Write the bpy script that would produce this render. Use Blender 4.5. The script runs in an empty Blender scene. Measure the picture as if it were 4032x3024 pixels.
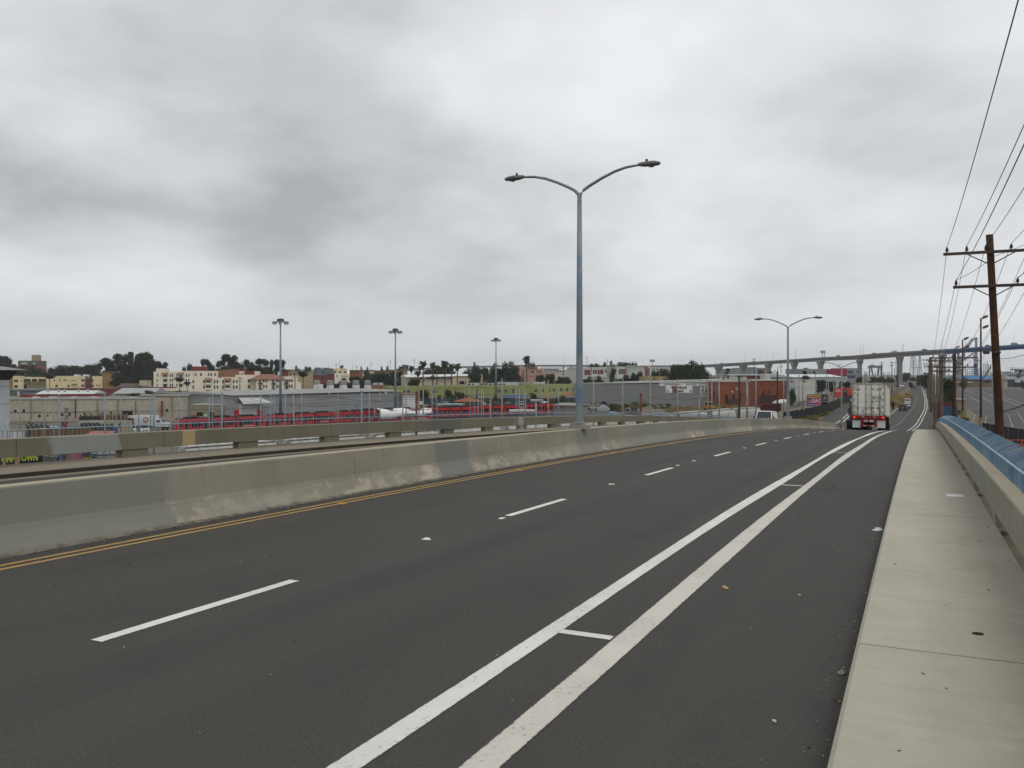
import bpy, math, random
from mathutils import Vector, Matrix
R = random.Random(7)
scene = bpy.context.scene
C = scene.collection
# ------------------------------------------------------------------ camera, sky, sun, exposure
EYE = 14.0                      # the eye's height above the rail yard
F = 3410.0                      # focal length in photograph pixels (4032 wide)
HOR = 1470.5                    # the photograph's horizon row
cam = bpy.data.cameras.new('camera'); camo = bpy.data.objects.new('camera', cam); C.objects.link(camo)
cam.sensor_width = 36.0; cam.lens = 36.0 * F / 4032.0
cam.shift_y = -(1512.0 - HOR) / 4032.0
cam.clip_start = 0.1; cam.clip_end = 30000
camo.location = (0, 0, EYE); camo.rotation_euler = (math.radians(90), 0, 0)
scene.camera = camo
SUN_EL, SUN_AZ = math.radians(52), math.radians(152)
world = bpy.data.worlds.new('World'); scene.world = world; world.use_nodes = True
wt = world.node_tree; wt.nodes.clear()
def wn(t, **k):
    n = wt.nodes.new(t)
    for a, b in k.items(): setattr(n, a, b)
    return n
def wmath(op, a, b=None, clamp=False):
    n = wn('ShaderNodeMath', operation=op); n.use_clamp = clamp
    for i, v in enumerate((a, b)):
        if v is None: continue
        if hasattr(v, 'links'): wt.links.new(v, n.inputs[i])
        else: n.inputs[i].default_value = v
    return n.outputs[0]
w_tc = wn('ShaderNodeTexCoord'); w_sep = wn('ShaderNodeSeparateXYZ')
wt.links.new(w_tc.outputs['Generated'], w_sep.inputs[0])
w_z = wmath('ADD', wmath('MAXIMUM', w_sep.outputs[2], 0.0), 0.30)
w_cmb = wn('ShaderNodeCombineXYZ')
wt.links.new(wmath('DIVIDE', w_sep.outputs[0], w_z), w_cmb.inputs[0])
wt.links.new(wmath('DIVIDE', w_sep.outputs[1], w_z), w_cmb.inputs[1])
def wnoise(scale, detail, rough, dist, off):
    mp = wn('ShaderNodeMapping'); mp.inputs['Location'].default_value = off
    wt.links.new(w_cmb.outputs[0], mp.inputs[0])
    n = wn('ShaderNodeTexNoise'); n.inputs['Scale'].default_value = scale; n.inputs['Detail'].default_value = detail
    n.inputs['Roughness'].default_value = rough; n.inputs['Distortion'].default_value = dist
    wt.links.new(mp.outputs[0], n.inputs['Vector']); return n.outputs[0]
n1 = wnoise(1.05, 4.5, 0.47, 0.2, (8.553, -11.555, 7.484))
n2 = wnoise(2.9, 6.0, 0.55, 0.15, (1.3, 4.2, 2.0))
w_mix = wmath('ADD', wmath('MULTIPLY', n1, 0.78), wmath('MULTIPLY', n2, 0.22))
ramp = wn('ShaderNodeValToRGB'); wt.links.new(w_mix, ramp.inputs[0])
el = ramp.color_ramp.elements
el[0].position = 0.37; el[0].color = (0.43, 0.445, 0.46, 1)
el[1].position = 0.62; el[1].color = (0.89, 0.903, 0.915, 1)
e = el.new(0.43); e.color = (0.56, 0.575, 0.59, 1)
e = el.new(0.52); e.color = (0.74, 0.752, 0.762, 1)
# a pale, slightly blue veil low down, as an overcast marine layer has it on every side
veil = wn('ShaderNodeMapRange'); veil.inputs[1].default_value = 0.0; veil.inputs[2].default_value = 0.16
veil.inputs[3].default_value = 0.8; veil.inputs[4].default_value = 0.0
wt.links.new(w_sep.outputs[2], veil.inputs[0])
mixv = wn('ShaderNodeMixRGB'); wt.links.new(veil.outputs[0], mixv.inputs[0]); wt.links.new(ramp.outputs[0], mixv.inputs[1])
mixv.inputs[2].default_value = (0.75, 0.772, 0.80, 1)
sky = wn('ShaderNodeTexSky', sky_type='NISHITA'); sky.sun_disc = False
sky.sun_elevation = SUN_EL; sky.sun_rotation = SUN_AZ
skys = wn('ShaderNodeMixRGB', blend_type='MULTIPLY'); skys.inputs[0].default_value = 1
wt.links.new(sky.outputs[0], skys.inputs[1]); skys.inputs[2].default_value = (0.1, 0.1, 0.1, 1)
mixs = wn('ShaderNodeMixRGB'); mixs.inputs[0].default_value = 0.95
wt.links.new(skys.outputs[0], mixs.inputs[1]); wt.links.new(mixv.outputs[0], mixs.inputs[2])
bg = wn('ShaderNodeBackground'); bg.inputs[1].default_value = 1.0
wt.links.new(mixs.outputs[0], bg.inputs[0])
wo = wn('ShaderNodeOutputWorld'); wt.links.new(bg.outputs[0], wo.inputs[0])
sl = bpy.data.lights.new('sun', 'SUN'); sl.energy = 0.85; sl.angle = math.radians(25); sl.color = (1.0, 0.965, 0.91)
so = bpy.data.objects.new('sun', sl); C.objects.link(so)
sd = Vector((math.sin(SUN_AZ) * math.cos(SUN_EL), math.cos(SUN_AZ) * math.cos(SUN_EL), math.sin(SUN_EL)))
so.rotation_euler = sd.to_track_quat('Z', 'Y').to_euler(); so.location = (0, 0, 80)
scene.view_settings.view_transform = 'Standard'; scene.view_settings.look = 'None'
scene.view_settings.exposure = 0.0; scene.view_settings.gamma = 1.0
scene.render.resolution_x = 1024; scene.render.resolution_y = 768
try:
    scene.cycles.volume_bounces = 0; scene.cycles.max_bounces = 6
except Exception: pass

# ------------------------------------------------------------------ helpers
def lin(c):
    return c / 12.92 if c <= 0.04045 else ((c + 0.055) / 1.055) ** 2.4
def srgb(h):
    return tuple(lin(int(h[i:i + 2], 16) / 255.0) for i in (0, 2, 4))
class NT:
    def __init__(s, name):
        s.m = bpy.data.materials.new(name); s.m.use_nodes = True; s.t = s.m.node_tree
        s.b = s.t.nodes['Principled BSDF']; s.o = s.t.nodes['Material Output']
    def n(s, t, **k):
        x = s.t.nodes.new(t)
        for a, b in k.items(): setattr(x, a, b)
        return x
    def l(s, a, b): s.t.links.new(a, b)
    def put(s, sock, v):
        if hasattr(v, 'links'): s.l(v, sock)
        else: sock.default_value = v
    def math(s, op, a, b=0.0, c=0.0, clamp=False):
        x = s.n('ShaderNodeMath', operation=op); x.use_clamp = clamp
        s.put(x.inputs[0], a); s.put(x.inputs[1], b); s.put(x.inputs[2], c); return x.outputs[0]
    def noise(s, vec, scale, detail=4.0, rough=0.55, dist=0.0):
        x = s.n('ShaderNodeTexNoise'); x.inputs['Scale'].default_value = scale; x.inputs['Detail'].default_value = detail
        x.inputs['Roughness'].default_value = rough; x.inputs['Distortion'].default_value = dist
        if vec is not None: s.l(vec, x.inputs['Vector'])
        return x.outputs[0]
    def mapr(s, v, a, b, c=0.0, d=1.0):
        x = s.n('ShaderNodeMapRange'); s.put(x.inputs[0], v)
        for i, q in enumerate((a, b, c, d)): x.inputs[i + 1].default_value = q
        return x.outputs[0]
    def mix(s, f, a, b):
        x = s.n('ShaderNodeMixRGB'); s.put(x.inputs[0], f)
        for i, q in ((1, a), (2, b)):
            if hasattr(q, 'links'): s.l(q, x.inputs[i])
            else: x.inputs[i].default_value = tuple(q)[:3] + (1,)
        return x.outputs[0]
    def pos(s):
        return s.n('ShaderNodeNewGeometry').outputs['Position']
    def objc(s): return s.n('ShaderNodeTexCoord').outputs['Object']
    def uv(s):
        u = s.n('ShaderNodeUVMap').outputs[0]; p = s.n('ShaderNodeSeparateXYZ'); s.l(u, p.inputs[0]); return u, p.outputs[0], p.outputs[1]
    def scaled(s, vec, sc):
        x = s.n('ShaderNodeMapping'); x.inputs['Scale'].default_value = sc; s.l(vec, x.inputs[0]); return x.outputs[0]
    def bump(s, h, st=0.3, dist=0.02):
        x = s.n('ShaderNodeBump'); x.inputs['Strength'].default_value = st; x.inputs['Distance'].default_value = dist
        s.l(h, x.inputs['Height']); s.l(x.outputs[0], s.b.inputs['Normal'])
    def fin(s, col=None, rough=0.8, spec=0.3, metal=0.0):
        if col is not None: s.put(s.b.inputs['Base Color'], col if hasattr(col, 'links') else tuple(col)[:3] + (1,))
        s.put(s.b.inputs['Roughness'], rough); s.b.inputs['Metallic'].default_value = metal
        s.b.inputs['Specular IOR Level'].default_value = spec; return s.m
MC = {}
def mat(h, rough=0.75, var=0.12, scale=1.2, spec=0.3, metal=0.0, bump=0.0, streak=0.0):
    key = (h, rough, var, scale, spec, metal, bump, streak)
    if key in MC: return MC[key]
    q = NT('paint_' + h); c = srgb(h); p = q.pos()
    if q is None: pass
    n = q.noise(p, scale, 5.0, 0.6)
    a = tuple(min(1, x * (1 - var * 1.6)) for x in c); b = tuple(min(1, x * (1 + var * 1.2)) for x in c)
    col = q.mix(q.mapr(n, 0.3, 0.7), a, b)
    if streak:
        n2 = q.noise(q.scaled(p, (1.0, 1.0, 0.07)), 1.6, 4.0, 0.6)
        col = q.mix(q.math('MULTIPLY', q.mapr(n2, 0.52, 0.72), streak), col, tuple(x * 0.45 for x in c))
    if bump: q.bump(q.noise(p, scale * 18, 3.0), bump, 0.02)
    MC[key] = q.fin(col, rough, spec, metal); return MC[key]
def glass(h='1c2226', rough=0.12):
    return mat(h, rough, 0.25, 0.5, 0.6)
def emit(h, st):
    q = NT('lamp_' + h); q.b.inputs['Emission Color'].default_value = srgb(h) + (1,); q.b.inputs['Emission Strength'].default_value = st
    return q.fin(srgb(h), 0.4)
class MB:
    def __init__(s): s.v = []; s.f = []; s.u = []; s.uvs = None
    def quad(s, a, b, c, d):
        i = len(s.v); s.v += [a, b, c, d]; s.f.append((i, i + 1, i + 2, i + 3)); return s
    def poly(s, pts):
        i = len(s.v); s.v += list(pts); s.f.append(tuple(range(i, i + len(pts)))); return s
    def hexa(s, p):                    # 8 points: bottom ring (4), top ring (4), both counter-clockwise from above
        i = len(s.v); s.v += list(p)
        for f in ((3, 2, 1, 0), (4, 5, 6, 7), (0, 1, 5, 4), (1, 2, 6, 5), (2, 3, 7, 6), (3, 0, 4, 7)):
            s.f.append(tuple(i + k for k in f))
        return s
    def box(s, x0, x1, y0, y1, z0, z1):
        return s.hexa([(x0, y0, z0), (x1, y0, z0), (x1, y1, z0), (x0, y1, z0), (x0, y0, z1), (x1, y0, z1), (x1, y1, z1), (x0, y1, z1)])
    def cbox(s, x, y, z, a, b, c): return s.box(x - a / 2, x + a / 2, y - b / 2, y + b / 2, z - c / 2, z + c / 2)
    def prism(s, pts, d0, d1, axis='y'):    # pts in the plane across the axis, extruded d0..d1
        def p3(p, d):
            return {'y': (p[0], d, p[1]), 'x': (d, p[0], p[1]), 'z': (p[0], p[1], d)}[axis]
        n = len(pts); i = len(s.v)
        s.v += [p3(p, d0) for p in pts] + [p3(p, d1) for p in pts]
        s.f.append(tuple(i + k for k in range(n))); s.f.append(tuple(i + n + k for k in reversed(range(n))))
        for k in range(n):
            k2 = (k + 1) % n; s.f.append((i + k2, i + k, i + n + k, i + n + k2))
        return s
    def tube(s, pts, rad, n=8, cap=True):
        if not isinstance(rad, (list, tuple)): rad = [rad] * len(pts)
        i0 = len(s.v); P = [Vector(p) for p in pts]
        for k, p in enumerate(P):
            t = (P[min(k + 1, len(P) - 1)] - P[max(k - 1, 0)]).normalized()
            ref = Vector((0, 0, 1)) if abs(t.z) < 0.9 else Vector((1, 0, 0))
            a = t.cross(ref).normalized(); b = t.cross(a).normalized()
            for j in range(n):
                g = 2 * math.pi * j / n; s.v.append(tuple(p + (a * math.cos(g) + b * math.sin(g)) * rad[k]))
        for k in range(len(P) - 1):
            for j in range(n):
                j2 = (j + 1) % n; s.f.append((i0 + k * n + j, i0 + k * n + j2, i0 + (k + 1) * n + j2, i0 + (k + 1) * n + j))
        if cap:
            s.f.append(tuple(i0 + j for j in reversed(range(n)))); s.f.append(tuple(i0 + (len(P) - 1) * n + j for j in range(n)))
        return s
    def lathe(s, prof, n=12, c=(0, 0, 0), axis='z'):
        pts = []
        i0 = len(s.v)
        for r, h in prof:
            for j in range(n):
                g = 2 * math.pi * j / n; x, y = r * math.cos(g), r * math.sin(g)
                q = {'z': (x, y, h), 'x': (h, x, y), 'y': (y, h, x)}[axis]
                s.v.append((c[0] + q[0], c[1] + q[1], c[2] + q[2]))
        for k in range(len(prof) - 1):
            for j in range(n):
                j2 = (j + 1) % n; s.f.append((i0 + k * n + j, i0 + k * n + j2, i0 + (k + 1) * n + j2, i0 + (k + 1) * n + j))
        s.f.append(tuple(i0 + j for j in reversed(range(n)))); s.f.append(tuple(i0 + (len(prof) - 1) * n + j for j in range(n)))
        return s
    def mesh(s, name, m=None, smooth=False, uv=None):
        me = bpy.data.meshes.new(name); me.from_pydata([tuple(v) for v in s.v], [], s.f)
        if m:
            for mm in (m if isinstance(m, (list, tuple)) else [m]): me.materials.append(mm)
        if uv:
            lay = me.uv_layers.new(name='UVMap')
            for lp in me.loops: lay.data[lp.index].uv = uv[lp.vertex_index]
        if smooth: me.polygons.foreach_set('use_smooth', [True] * len(me.polygons))
        me.update(); return me
def link(name, me, parent=None, loc=(0, 0, 0), rz=0.0, sc=None):
    o = bpy.data.objects.new(name, me); C.objects.link(o); o.parent = parent
    o.location = loc; o.rotation_euler = (0, 0, rz)
    if sc is not None: o.scale = sc
    return o
def obj(name, mb, m, parent=None, loc=(0, 0, 0), rz=0.0, smooth=False, uv=None, bevel=0.0):
    o = link(name, mb.mesh(name, m, smooth, uv), parent, loc, rz)
    if bevel:
        b = o.modifiers.new('bevel', 'BEVEL'); b.width = bevel; b.segments = 2; b.limit_method = 'ANGLE'; b.angle_limit = math.radians(40)
    return o
LABELS = {}
def tag(o, label, cat, group=None):
    o['label'] = label; o['category'] = cat
    if group: o['group'] = group
    return o
def struct(o): o['kind'] = 'structure'; return o
def stuff(o): o['kind'] = 'stuff'; return o
def thing(name, label, cat, loc=(0, 0, 0), rz=0.0, group=None):
    o = bpy.data.objects.new(name, None); C.objects.link(o); o.location = loc; o.rotation_euler = (0, 0, rz); o.empty_display_size = 0.3
    return tag(o, label, cat, group)
def dup(o, parent=None, label=None, loc=None, rz=None, sc=None):
    c = o.copy(); C.objects.link(c); c.parent = parent
    if label: c['label'] = label
    if loc is not None: c.location = loc
    if rz is not None: c.rotation_euler = (0, 0, rz)
    if sc is not None: c.scale = sc
    for ch in list(o.children): dup(ch, c)
    return c
ORD = ['first', 'second', 'third', 'fourth', 'fifth', 'sixth', 'seventh', 'eighth', 'ninth', 'tenth', 'eleventh', 'twelfth', 'thirteenth', 'fourteenth', 'fifteenth', 'sixteenth', 'seventeenth', 'eighteenth', 'nineteenth', 'twentieth']
def ordn(i):
    if i < 20: return ORD[i]
    n = i + 1; return '%d%s' % (n, {1: 'st', 2: 'nd', 3: 'rd'}.get(n % 10, 'th') if n % 100 not in (11, 12, 13) else 'th')
def text(s, size, m, parent, loc, rot=(math.radians(90), 0, 0), ext=0.004, sx=1.0, name='lettering', align='CENTER', bold=0.0):
    cu = bpy.data.curves.new('txt', 'FONT'); cu.body = s; cu.size = size; cu.extrude = ext; cu.align_x = align; cu.align_y = 'CENTER'
    cu.offset = bold; cu.resolution_u = 2
    o = bpy.data.objects.new('txt', cu); C.objects.link(o)
    dg = bpy.context.evaluated_depsgraph_get(); dg.update()
    me = bpy.data.meshes.new_from_object(o.evaluated_get(dg)); bpy.data.objects.remove(o); me.materials.clear(); me.materials.append(m)
    t = link(name, me, parent, loc); t.rotation_euler = rot; t.scale = (sx, 1, 1); return t

# photograph pixel (u, v) at depth D -> place
def P(u, v, D): return ((u - 2016.0) / F * D, D, EYE - (v - HOR) / F * D)
def XU(u, D): return (u - 2016.0) / F * D
def ZV(v, D): return EYE - (v - HOR) / F * D
def zz(ox, oy, sc): return lambda x, y: (ox + x / sc, oy + y / sc)
Z1 = zz(0, 1350, 3.318); Z2 = zz(550, 1350, 3.687); Z3 = zz(1100, 1350, 3.687); Z4 = zz(1650, 1350, 3.687)
Z5 = zz(2200, 1350, 3.687); Z6 = zz(2750, 1350, 3.687); Z7 = zz(3250, 1350, 4.147); Z8 = zz(3580, 1250, 3.319); Z9 = zz(3680, 1350, 4.739)

# ------------------------------------------------------------------ the road's line: s along it, l to its right, profile over the crest
TH = 0.436232
SN, CS = math.sin(TH), math.cos(TH)
def herm(tab, s):
    if s <= tab[0][0]: return tab[0][1] + (s - tab[0][0]) * (tab[1][1] - tab[0][1]) / (tab[1][0] - tab[0][0])
    for i in range(len(tab) - 1):
        a, b = tab[i], tab[i + 1]
        if s <= b[0]:
            t = (s - a[0]) / (b[0] - a[0]); p0 = tab[max(i - 1, 0)]; p3 = tab[min(i + 2, len(tab) - 1)]
            m1 = (b[1] - p0[1]) / (b[0] - p0[0]) * (b[0] - a[0]); m2 = (p3[1] - a[1]) / (p3[0] - a[0]) * (b[0] - a[0])
            return (2 * t**3 - 3 * t * t + 1) * a[1] + (t**3 - 2 * t * t + t) * m1 + (-2 * t**3 + 3 * t * t) * b[1] + (t**3 - t * t) * m2
    a, b = tab[-2], tab[-1]; return b[1] + (s - b[0]) * (b[1] - a[1]) / (b[0] - a[0])
OFFT = [(87, 0.67), (120, 1.25), (150, 1.9), (200, 3.3), (268, 4.9), (400, 6.0), (630, 6.6), (800, 9.5), (1200, 22)]
def off(s): return 8.8e-5 * s * s if s < 87 else herm(OFFT, s)
def zr(s):
    if s <= 90: return -1.946842 - .0146854 * s - .000249 * s * s - 2.09e-7 * s ** 3
    z90, g = -5.438, -.0646
    if s <= 112: return z90 + g * (s - 90)
    z112 = z90 + g * 22; Ls = 2 * (9.6 + z112) / -g
    if s >= 112 + Ls: return -9.6
    d = s - 112; return z112 + g * d - g * d * d / (2 * Ls)
def W(s, l, dz=0.0):
    q = l + off(s); return (s * SN + q * CS, s * CS - q * SN, EYE + zr(s) + dz)
def SL(X, Y):
    s = X * SN + Y * CS; return s, X * CS - Y * SN - off(s)
def heading(s):
    a, b = W(s - .5, 0), W(s + .5, 0); return math.atan2(b[1] - a[1], b[0] - a[0])
def srange(s0, s1):
    out = [s0]; s = s0
    while s < s1 - 1e-6:
        st = 1.0 if s < 130 else (4.0 if s < 300 else 20.0); s = min(s1, s + st); out.append(s)
    return out
def ribbon(name, s0, s1, l0, l1, dz, m, parent=None, nuv=False):
    f0 = l0 if callable(l0) else (lambda s: l0); f1 = l1 if callable(l1) else (lambda s: l1)
    mb = MB(); uv = []; ss = srange(s0, s1)
    for s in ss:
        for k_, l in enumerate((f0(s), f1(s))): mb.v.append(W(s, l, dz)); uv.append((s, float(k_) if nuv else l))
    for i in range(len(ss) - 1): mb.f.append((2 * i, 2 * i + 1, 2 * i + 3, 2 * i + 2))
    return obj(name, mb, m, parent, uv=uv)
def sweep(name, s0, s1, prof, m, parent=None, closed=True, rough=0.0):
    mb = MB(); uv = []; ss = srange(s0, s1); n = len(prof); acc = [0.0]
    for k in range(1, n): acc.append(acc[-1] + math.hypot(prof[k][0] - prof[k - 1][0], prof[k][1] - prof[k - 1][1]))
    for s in ss:
        for k, (l, dz) in enumerate(prof): mb.v.append(W(s, l, dz)); uv.append((s, acc[k]))
    for i in range(len(ss) - 1):
        for k in range(n if closed else n - 1):
            k2 = (k + 1) % n; mb.f.append((i * n + k, i * n + k2, (i + 1) * n + k2, (i + 1) * n + k))
    if closed:
        mb.f.append(tuple(range(n))); mb.f.append(tuple((len(ss) - 1) * n + k for k in reversed(range(n))))
    return obj(name, mb, m, parent, uv=uv)
def sm(a, b, x):
    t = max(0.0, min(1.0, (x - a) / (b - a))); return t * t * (3 - 2 * t)
def g0(X, Y):                       # the land without the road's bank: rail yard low, town and lot about four metres higher
    s, l = SL(X, Y)
    w = (1 - sm(250, 400, Y)) * sm(-36, -48, l)
    return 4.0 * (1 - w)
def ground(X, Y):
    z = g0(X, Y); s, l = SL(X, Y)
    if 78 < s < 1000:
        lo = -18.6 if s < 120 else -18.6 - 14 * sm(110, 210, s)
        d = max(l - 2.6, lo - l, 0.0); zb = EYE + zr(s) - 0.08 - d / 1.7
        zb -= (1 - sm(78, 84, s)) * 6
        z = max(z, zb)
    if 20 < s <= 78 or s <= 20: pass
    return z
def G(u, v, zg=None):               # ground point seen at a pixel
    D = 60.0
    for k in range(60):
        z = zg if zg is not None else ground(XU(u, D), D)
        D2 = (EYE - z) * F / max(v - HOR, 3.0)
        D = 0.5 * (D + D2)
    return (XU(u, D), D, EYE - (v - HOR) / F * D)

# ------------------------------------------------------------------ materials of the near scene
def asphalt_mat():
    q = NT('asphalt'); uv, us, ul = q.uv(); p = q.pos()
    fine = q.noise(p, 90, 3, 0.7); big = q.noise(q.scaled(uv, (0.12, 0.5, 1)), 1.0, 5, 0.6)
    lane = q.noise(q.scaled(uv, (0.01, 0.9, 1)), 1.0, 3, 0.5)
    col = q.mix(q.mapr(big, 0.3, 0.7), srgb('3e3d3a'), srgb('494744'))
    col = q.mix(q.math('MULTIPLY', q.mapr(lane, 0.42, 0.66), 0.4), col, srgb('393836'))
    col = q.mix(q.mapr(fine, 0.42, 0.8, 0, 0.55), col, srgb('726e67'))
    col = q.mix(q.mapr(q.noise(p, 160, 2, 0.6), 0.6, 0.75, 0, 0.55), col, srgb('322f2c'))
    col = q.mix(q.mapr(q.noise(q.scaled(uv, (0.5, 1.1, 1)), 1.0, 6, 0.62), 0.54, 0.74, 0, 0.3), col, srgb('323130'))
    # drips and tyre film along the middle and wheel paths of each lane
    wv = q.math('SINE', q.math('MULTIPLY', q.math('ADD', ul, 0.6), 2 * math.pi / 1.55))
    wear = q.math('MULTIPLY', q.mapr(wv, 0.0, 1.0), q.mapr(q.noise(q.scaled(uv, (0.05, 0.8, 1)), 1.0, 4, 0.6), 0.4, 0.7))
    col = q.mix(q.math('MULTIPLY', wear, 0.4), col, srgb('353432'))
    vor = q.n('ShaderNodeTexVoronoi', feature='DISTANCE_TO_EDGE'); vor.inputs['Scale'].default_value = 1.0
    nz = q.n('ShaderNodeTexNoise'); nz.inputs['Scale'].default_value = 1.2; q.l(q.scaled(uv, (0.2, 0.3, 1)), nz.inputs['Vector'])
    ad = q.n('ShaderNodeMixRGB', blend_type='ADD'); ad.inputs[0].default_value = 0.5; q.l(q.scaled(uv, (0.1, 0.22, 1)), ad.inputs[1]); q.l(nz.outputs['Color'], ad.inputs[2])
    q.l(ad.outputs[0], vor.inputs['Vector'])
    crack = q.math('MULTIPLY', q.mapr(vor.outputs['Distance'], 0.0, 0.0025, 1, 0), q.mapr(q.noise(q.scaled(uv, (0.07, 0.25, 1)), 1.0, 2), 0.55, 0.65))
    col = q.mix(q.math('MULTIPLY', crack, 0.55), col, srgb('2c2a28'))
    q.bump(fine, 0.6, 0.012); return q.fin(col, 0.85, 0.25)
M_ASPH = asphalt_mat()
def paint_mat(name, h, wear=0.5):
    q = NT(name); p = q.pos(); n = q.noise(p, 26, 5, 0.75); n2 = q.noise(p, 1.3, 4, 0.6)
    col = q.mix(q.mapr(n2, 0.35, 0.7), srgb(h), tuple(x * 0.86 for x in srgb(h)))
    w = q.math('MULTIPLY', q.mapr(n, 0.56, 0.68), q.mapr(n2, 0.38, 0.62, 0.12, 1.0))
    col = q.mix(q.math('MULTIPLY', w, wear), col, srgb('57544e')); q.bump(n, 0.3, 0.004)
    uv, us, ue = q.uv(); e = q.math('MINIMUM', ue, q.math('SUBTRACT', 1.0, ue)); rg = q.math('MULTIPLY', q.math('SUBTRACT', q.noise(p, 22, 4, .7), .40), .22)
    lo = q.math('MULTIPLY', q.math('SUBTRACT', q.noise(p, 1.1, 3, .6), .5), .12)
    col = q.mix(q.math('MULTIPLY', q.mapr(q.math('SUBTRACT', q.math('ADD', rg, lo), e), -.02, .03), .9), col, srgb('4a4843'))
    return q.fin(col, 0.6, 0.3)
M_WHITE = paint_mat('white_road_paint', 'e6e4dd', .7); M_OLDW = paint_mat('worn_white_road_paint', 'd3cec2', 0.9); M_YEL = paint_mat('yellow_road_paint', 'b5935a', 0.75)
M_STRW = paint_mat('white_stripe_paint', 'e4e2dc', 0.75)
def conc_mat(name, base, dark, patches=(), scrape=False, white='bdb4a3', streak=0.5, top=None):
    q = NT(name); uv, us, uh = q.uv(); p = q.pos()
    big = q.noise(q.scaled(uv, (0.35, 0.9, 1)), 1.0, 6, 0.62); fine = q.noise(p, 55, 4, 0.7)
    col = q.mix(q.mapr(big, 0.3, 0.72), srgb(dark), srgb(base))
    st = q.noise(q.scaled(uv, (2.6, 0.18, 1)), 1.0, 5, 0.65)
    col = q.mix(q.math('MULTIPLY', q.mapr(st, 0.5, 0.72), streak), col, srgb(dark))
    if scrape:
        sc = q.noise(q.scaled(uv, (1.7, 2.4, 1)), 1.0, 8, 0.72, 0.4)
        zone = q.mapr(uh, 0.02, 0.62, 1.0, 0.0)
        reg = q.mapr(q.noise(q.scaled(uv, (0.22, 0.0, 1)), 1.0, 2), 0.38, 0.6)
        m = q.mapr(q.math('ADD', sc, q.math('MULTIPLY', zone, 0.17)), 0.60, 0.70)
        m = q.math('MULTIPLY', q.math('MULTIPLY', m, q.mapr(uh, 0.35, 0.6, 1.0, 0.12)), q.math('ADD', q.math('MULTIPLY', reg, 0.8), 0.2))
        col = q.mix(q.math('MULTIPLY', m, 0.85), col, srgb(white))
        dr = q.math('MULTIPLY', q.mapr(q.noise(q.scaled(uv, (3.2, .55, 1)), 1.0, 5, .7), .64, .74), q.mapr(uh, .4, .55))
        col = q.mix(q.math('MULTIPLY', dr, .5), col, srgb(white))
        dk = q.math('MULTIPLY', q.mapr(q.noise(q.scaled(uv, (6.5, .25, 1)), 1.0, 4, .6), .6, .72), q.mapr(uh, .35, .8))
        col = q.mix(q.math('MULTIPLY', dk, .35), col, srgb('57534a'))
    for (a, b, h, amt, sof) in patches:
        e = q.math('MULTIPLY', q.math('SUBTRACT', q.noise(q.scaled(uv, (0.8, 1.6, 1)), 1.0, 5), 0.5), sof * 3)
        x = q.math('ADD', us, e)
        mk = q.math('MULTIPLY', q.mapr(x, a - sof * .3, a + sof * .3), q.mapr(x, b - .03, b + .03, 1, 0))
        hc = q.mix(q.mapr(big, 0.3, 0.7), tuple(v * 0.93 for v in srgb(h)), tuple(v * 1.06 for v in srgb(h)))
        col = q.mix(q.math('MULTIPLY', mk, amt), col, hc)
    if top: col = q.mix(q.math('MULTIPLY', q.mapr(uh, top[0], top[0] + .02), q.mapr(uh, top[1] - .02, top[1], 1, 0)), col, q.mix(q.mapr(big, .3, .7), srgb(top[2]), tuple(v * .85 for v in srgb(top[2]))))  # upward faces painted paler: sky light put into the concrete colour
    col = q.mix(q.mapr(fine, 0.5, 0.85, 0, 0.3), col, srgb(dark))
    pit = q.noise(p, 18, 2, 0.5); col = q.mix(q.mapr(pit, 0.72, 0.76, 0, 0.6), col, srgb('4a463e'))
    q.bump(fine, 0.5, 0.008); return q.fin(col, 0.88, 0.2)
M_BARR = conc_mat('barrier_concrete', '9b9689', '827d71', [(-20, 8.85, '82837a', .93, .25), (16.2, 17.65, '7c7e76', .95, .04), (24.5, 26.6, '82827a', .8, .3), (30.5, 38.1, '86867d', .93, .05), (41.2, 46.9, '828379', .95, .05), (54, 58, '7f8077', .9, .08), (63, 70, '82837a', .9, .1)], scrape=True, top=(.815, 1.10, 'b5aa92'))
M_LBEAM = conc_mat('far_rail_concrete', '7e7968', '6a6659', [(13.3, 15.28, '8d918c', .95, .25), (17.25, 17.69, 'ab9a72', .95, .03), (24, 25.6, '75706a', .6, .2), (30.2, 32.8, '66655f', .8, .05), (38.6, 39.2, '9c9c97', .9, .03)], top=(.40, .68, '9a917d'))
M_RBEAM = conc_mat('near_rail_concrete', '9b9687', '827d70', [(14.7, 18.0, '858680', .75, .06), (22, 25, '8a8578', .6, .2)], streak=0.7, top=(.40, .67, 'ada48f'))
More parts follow.
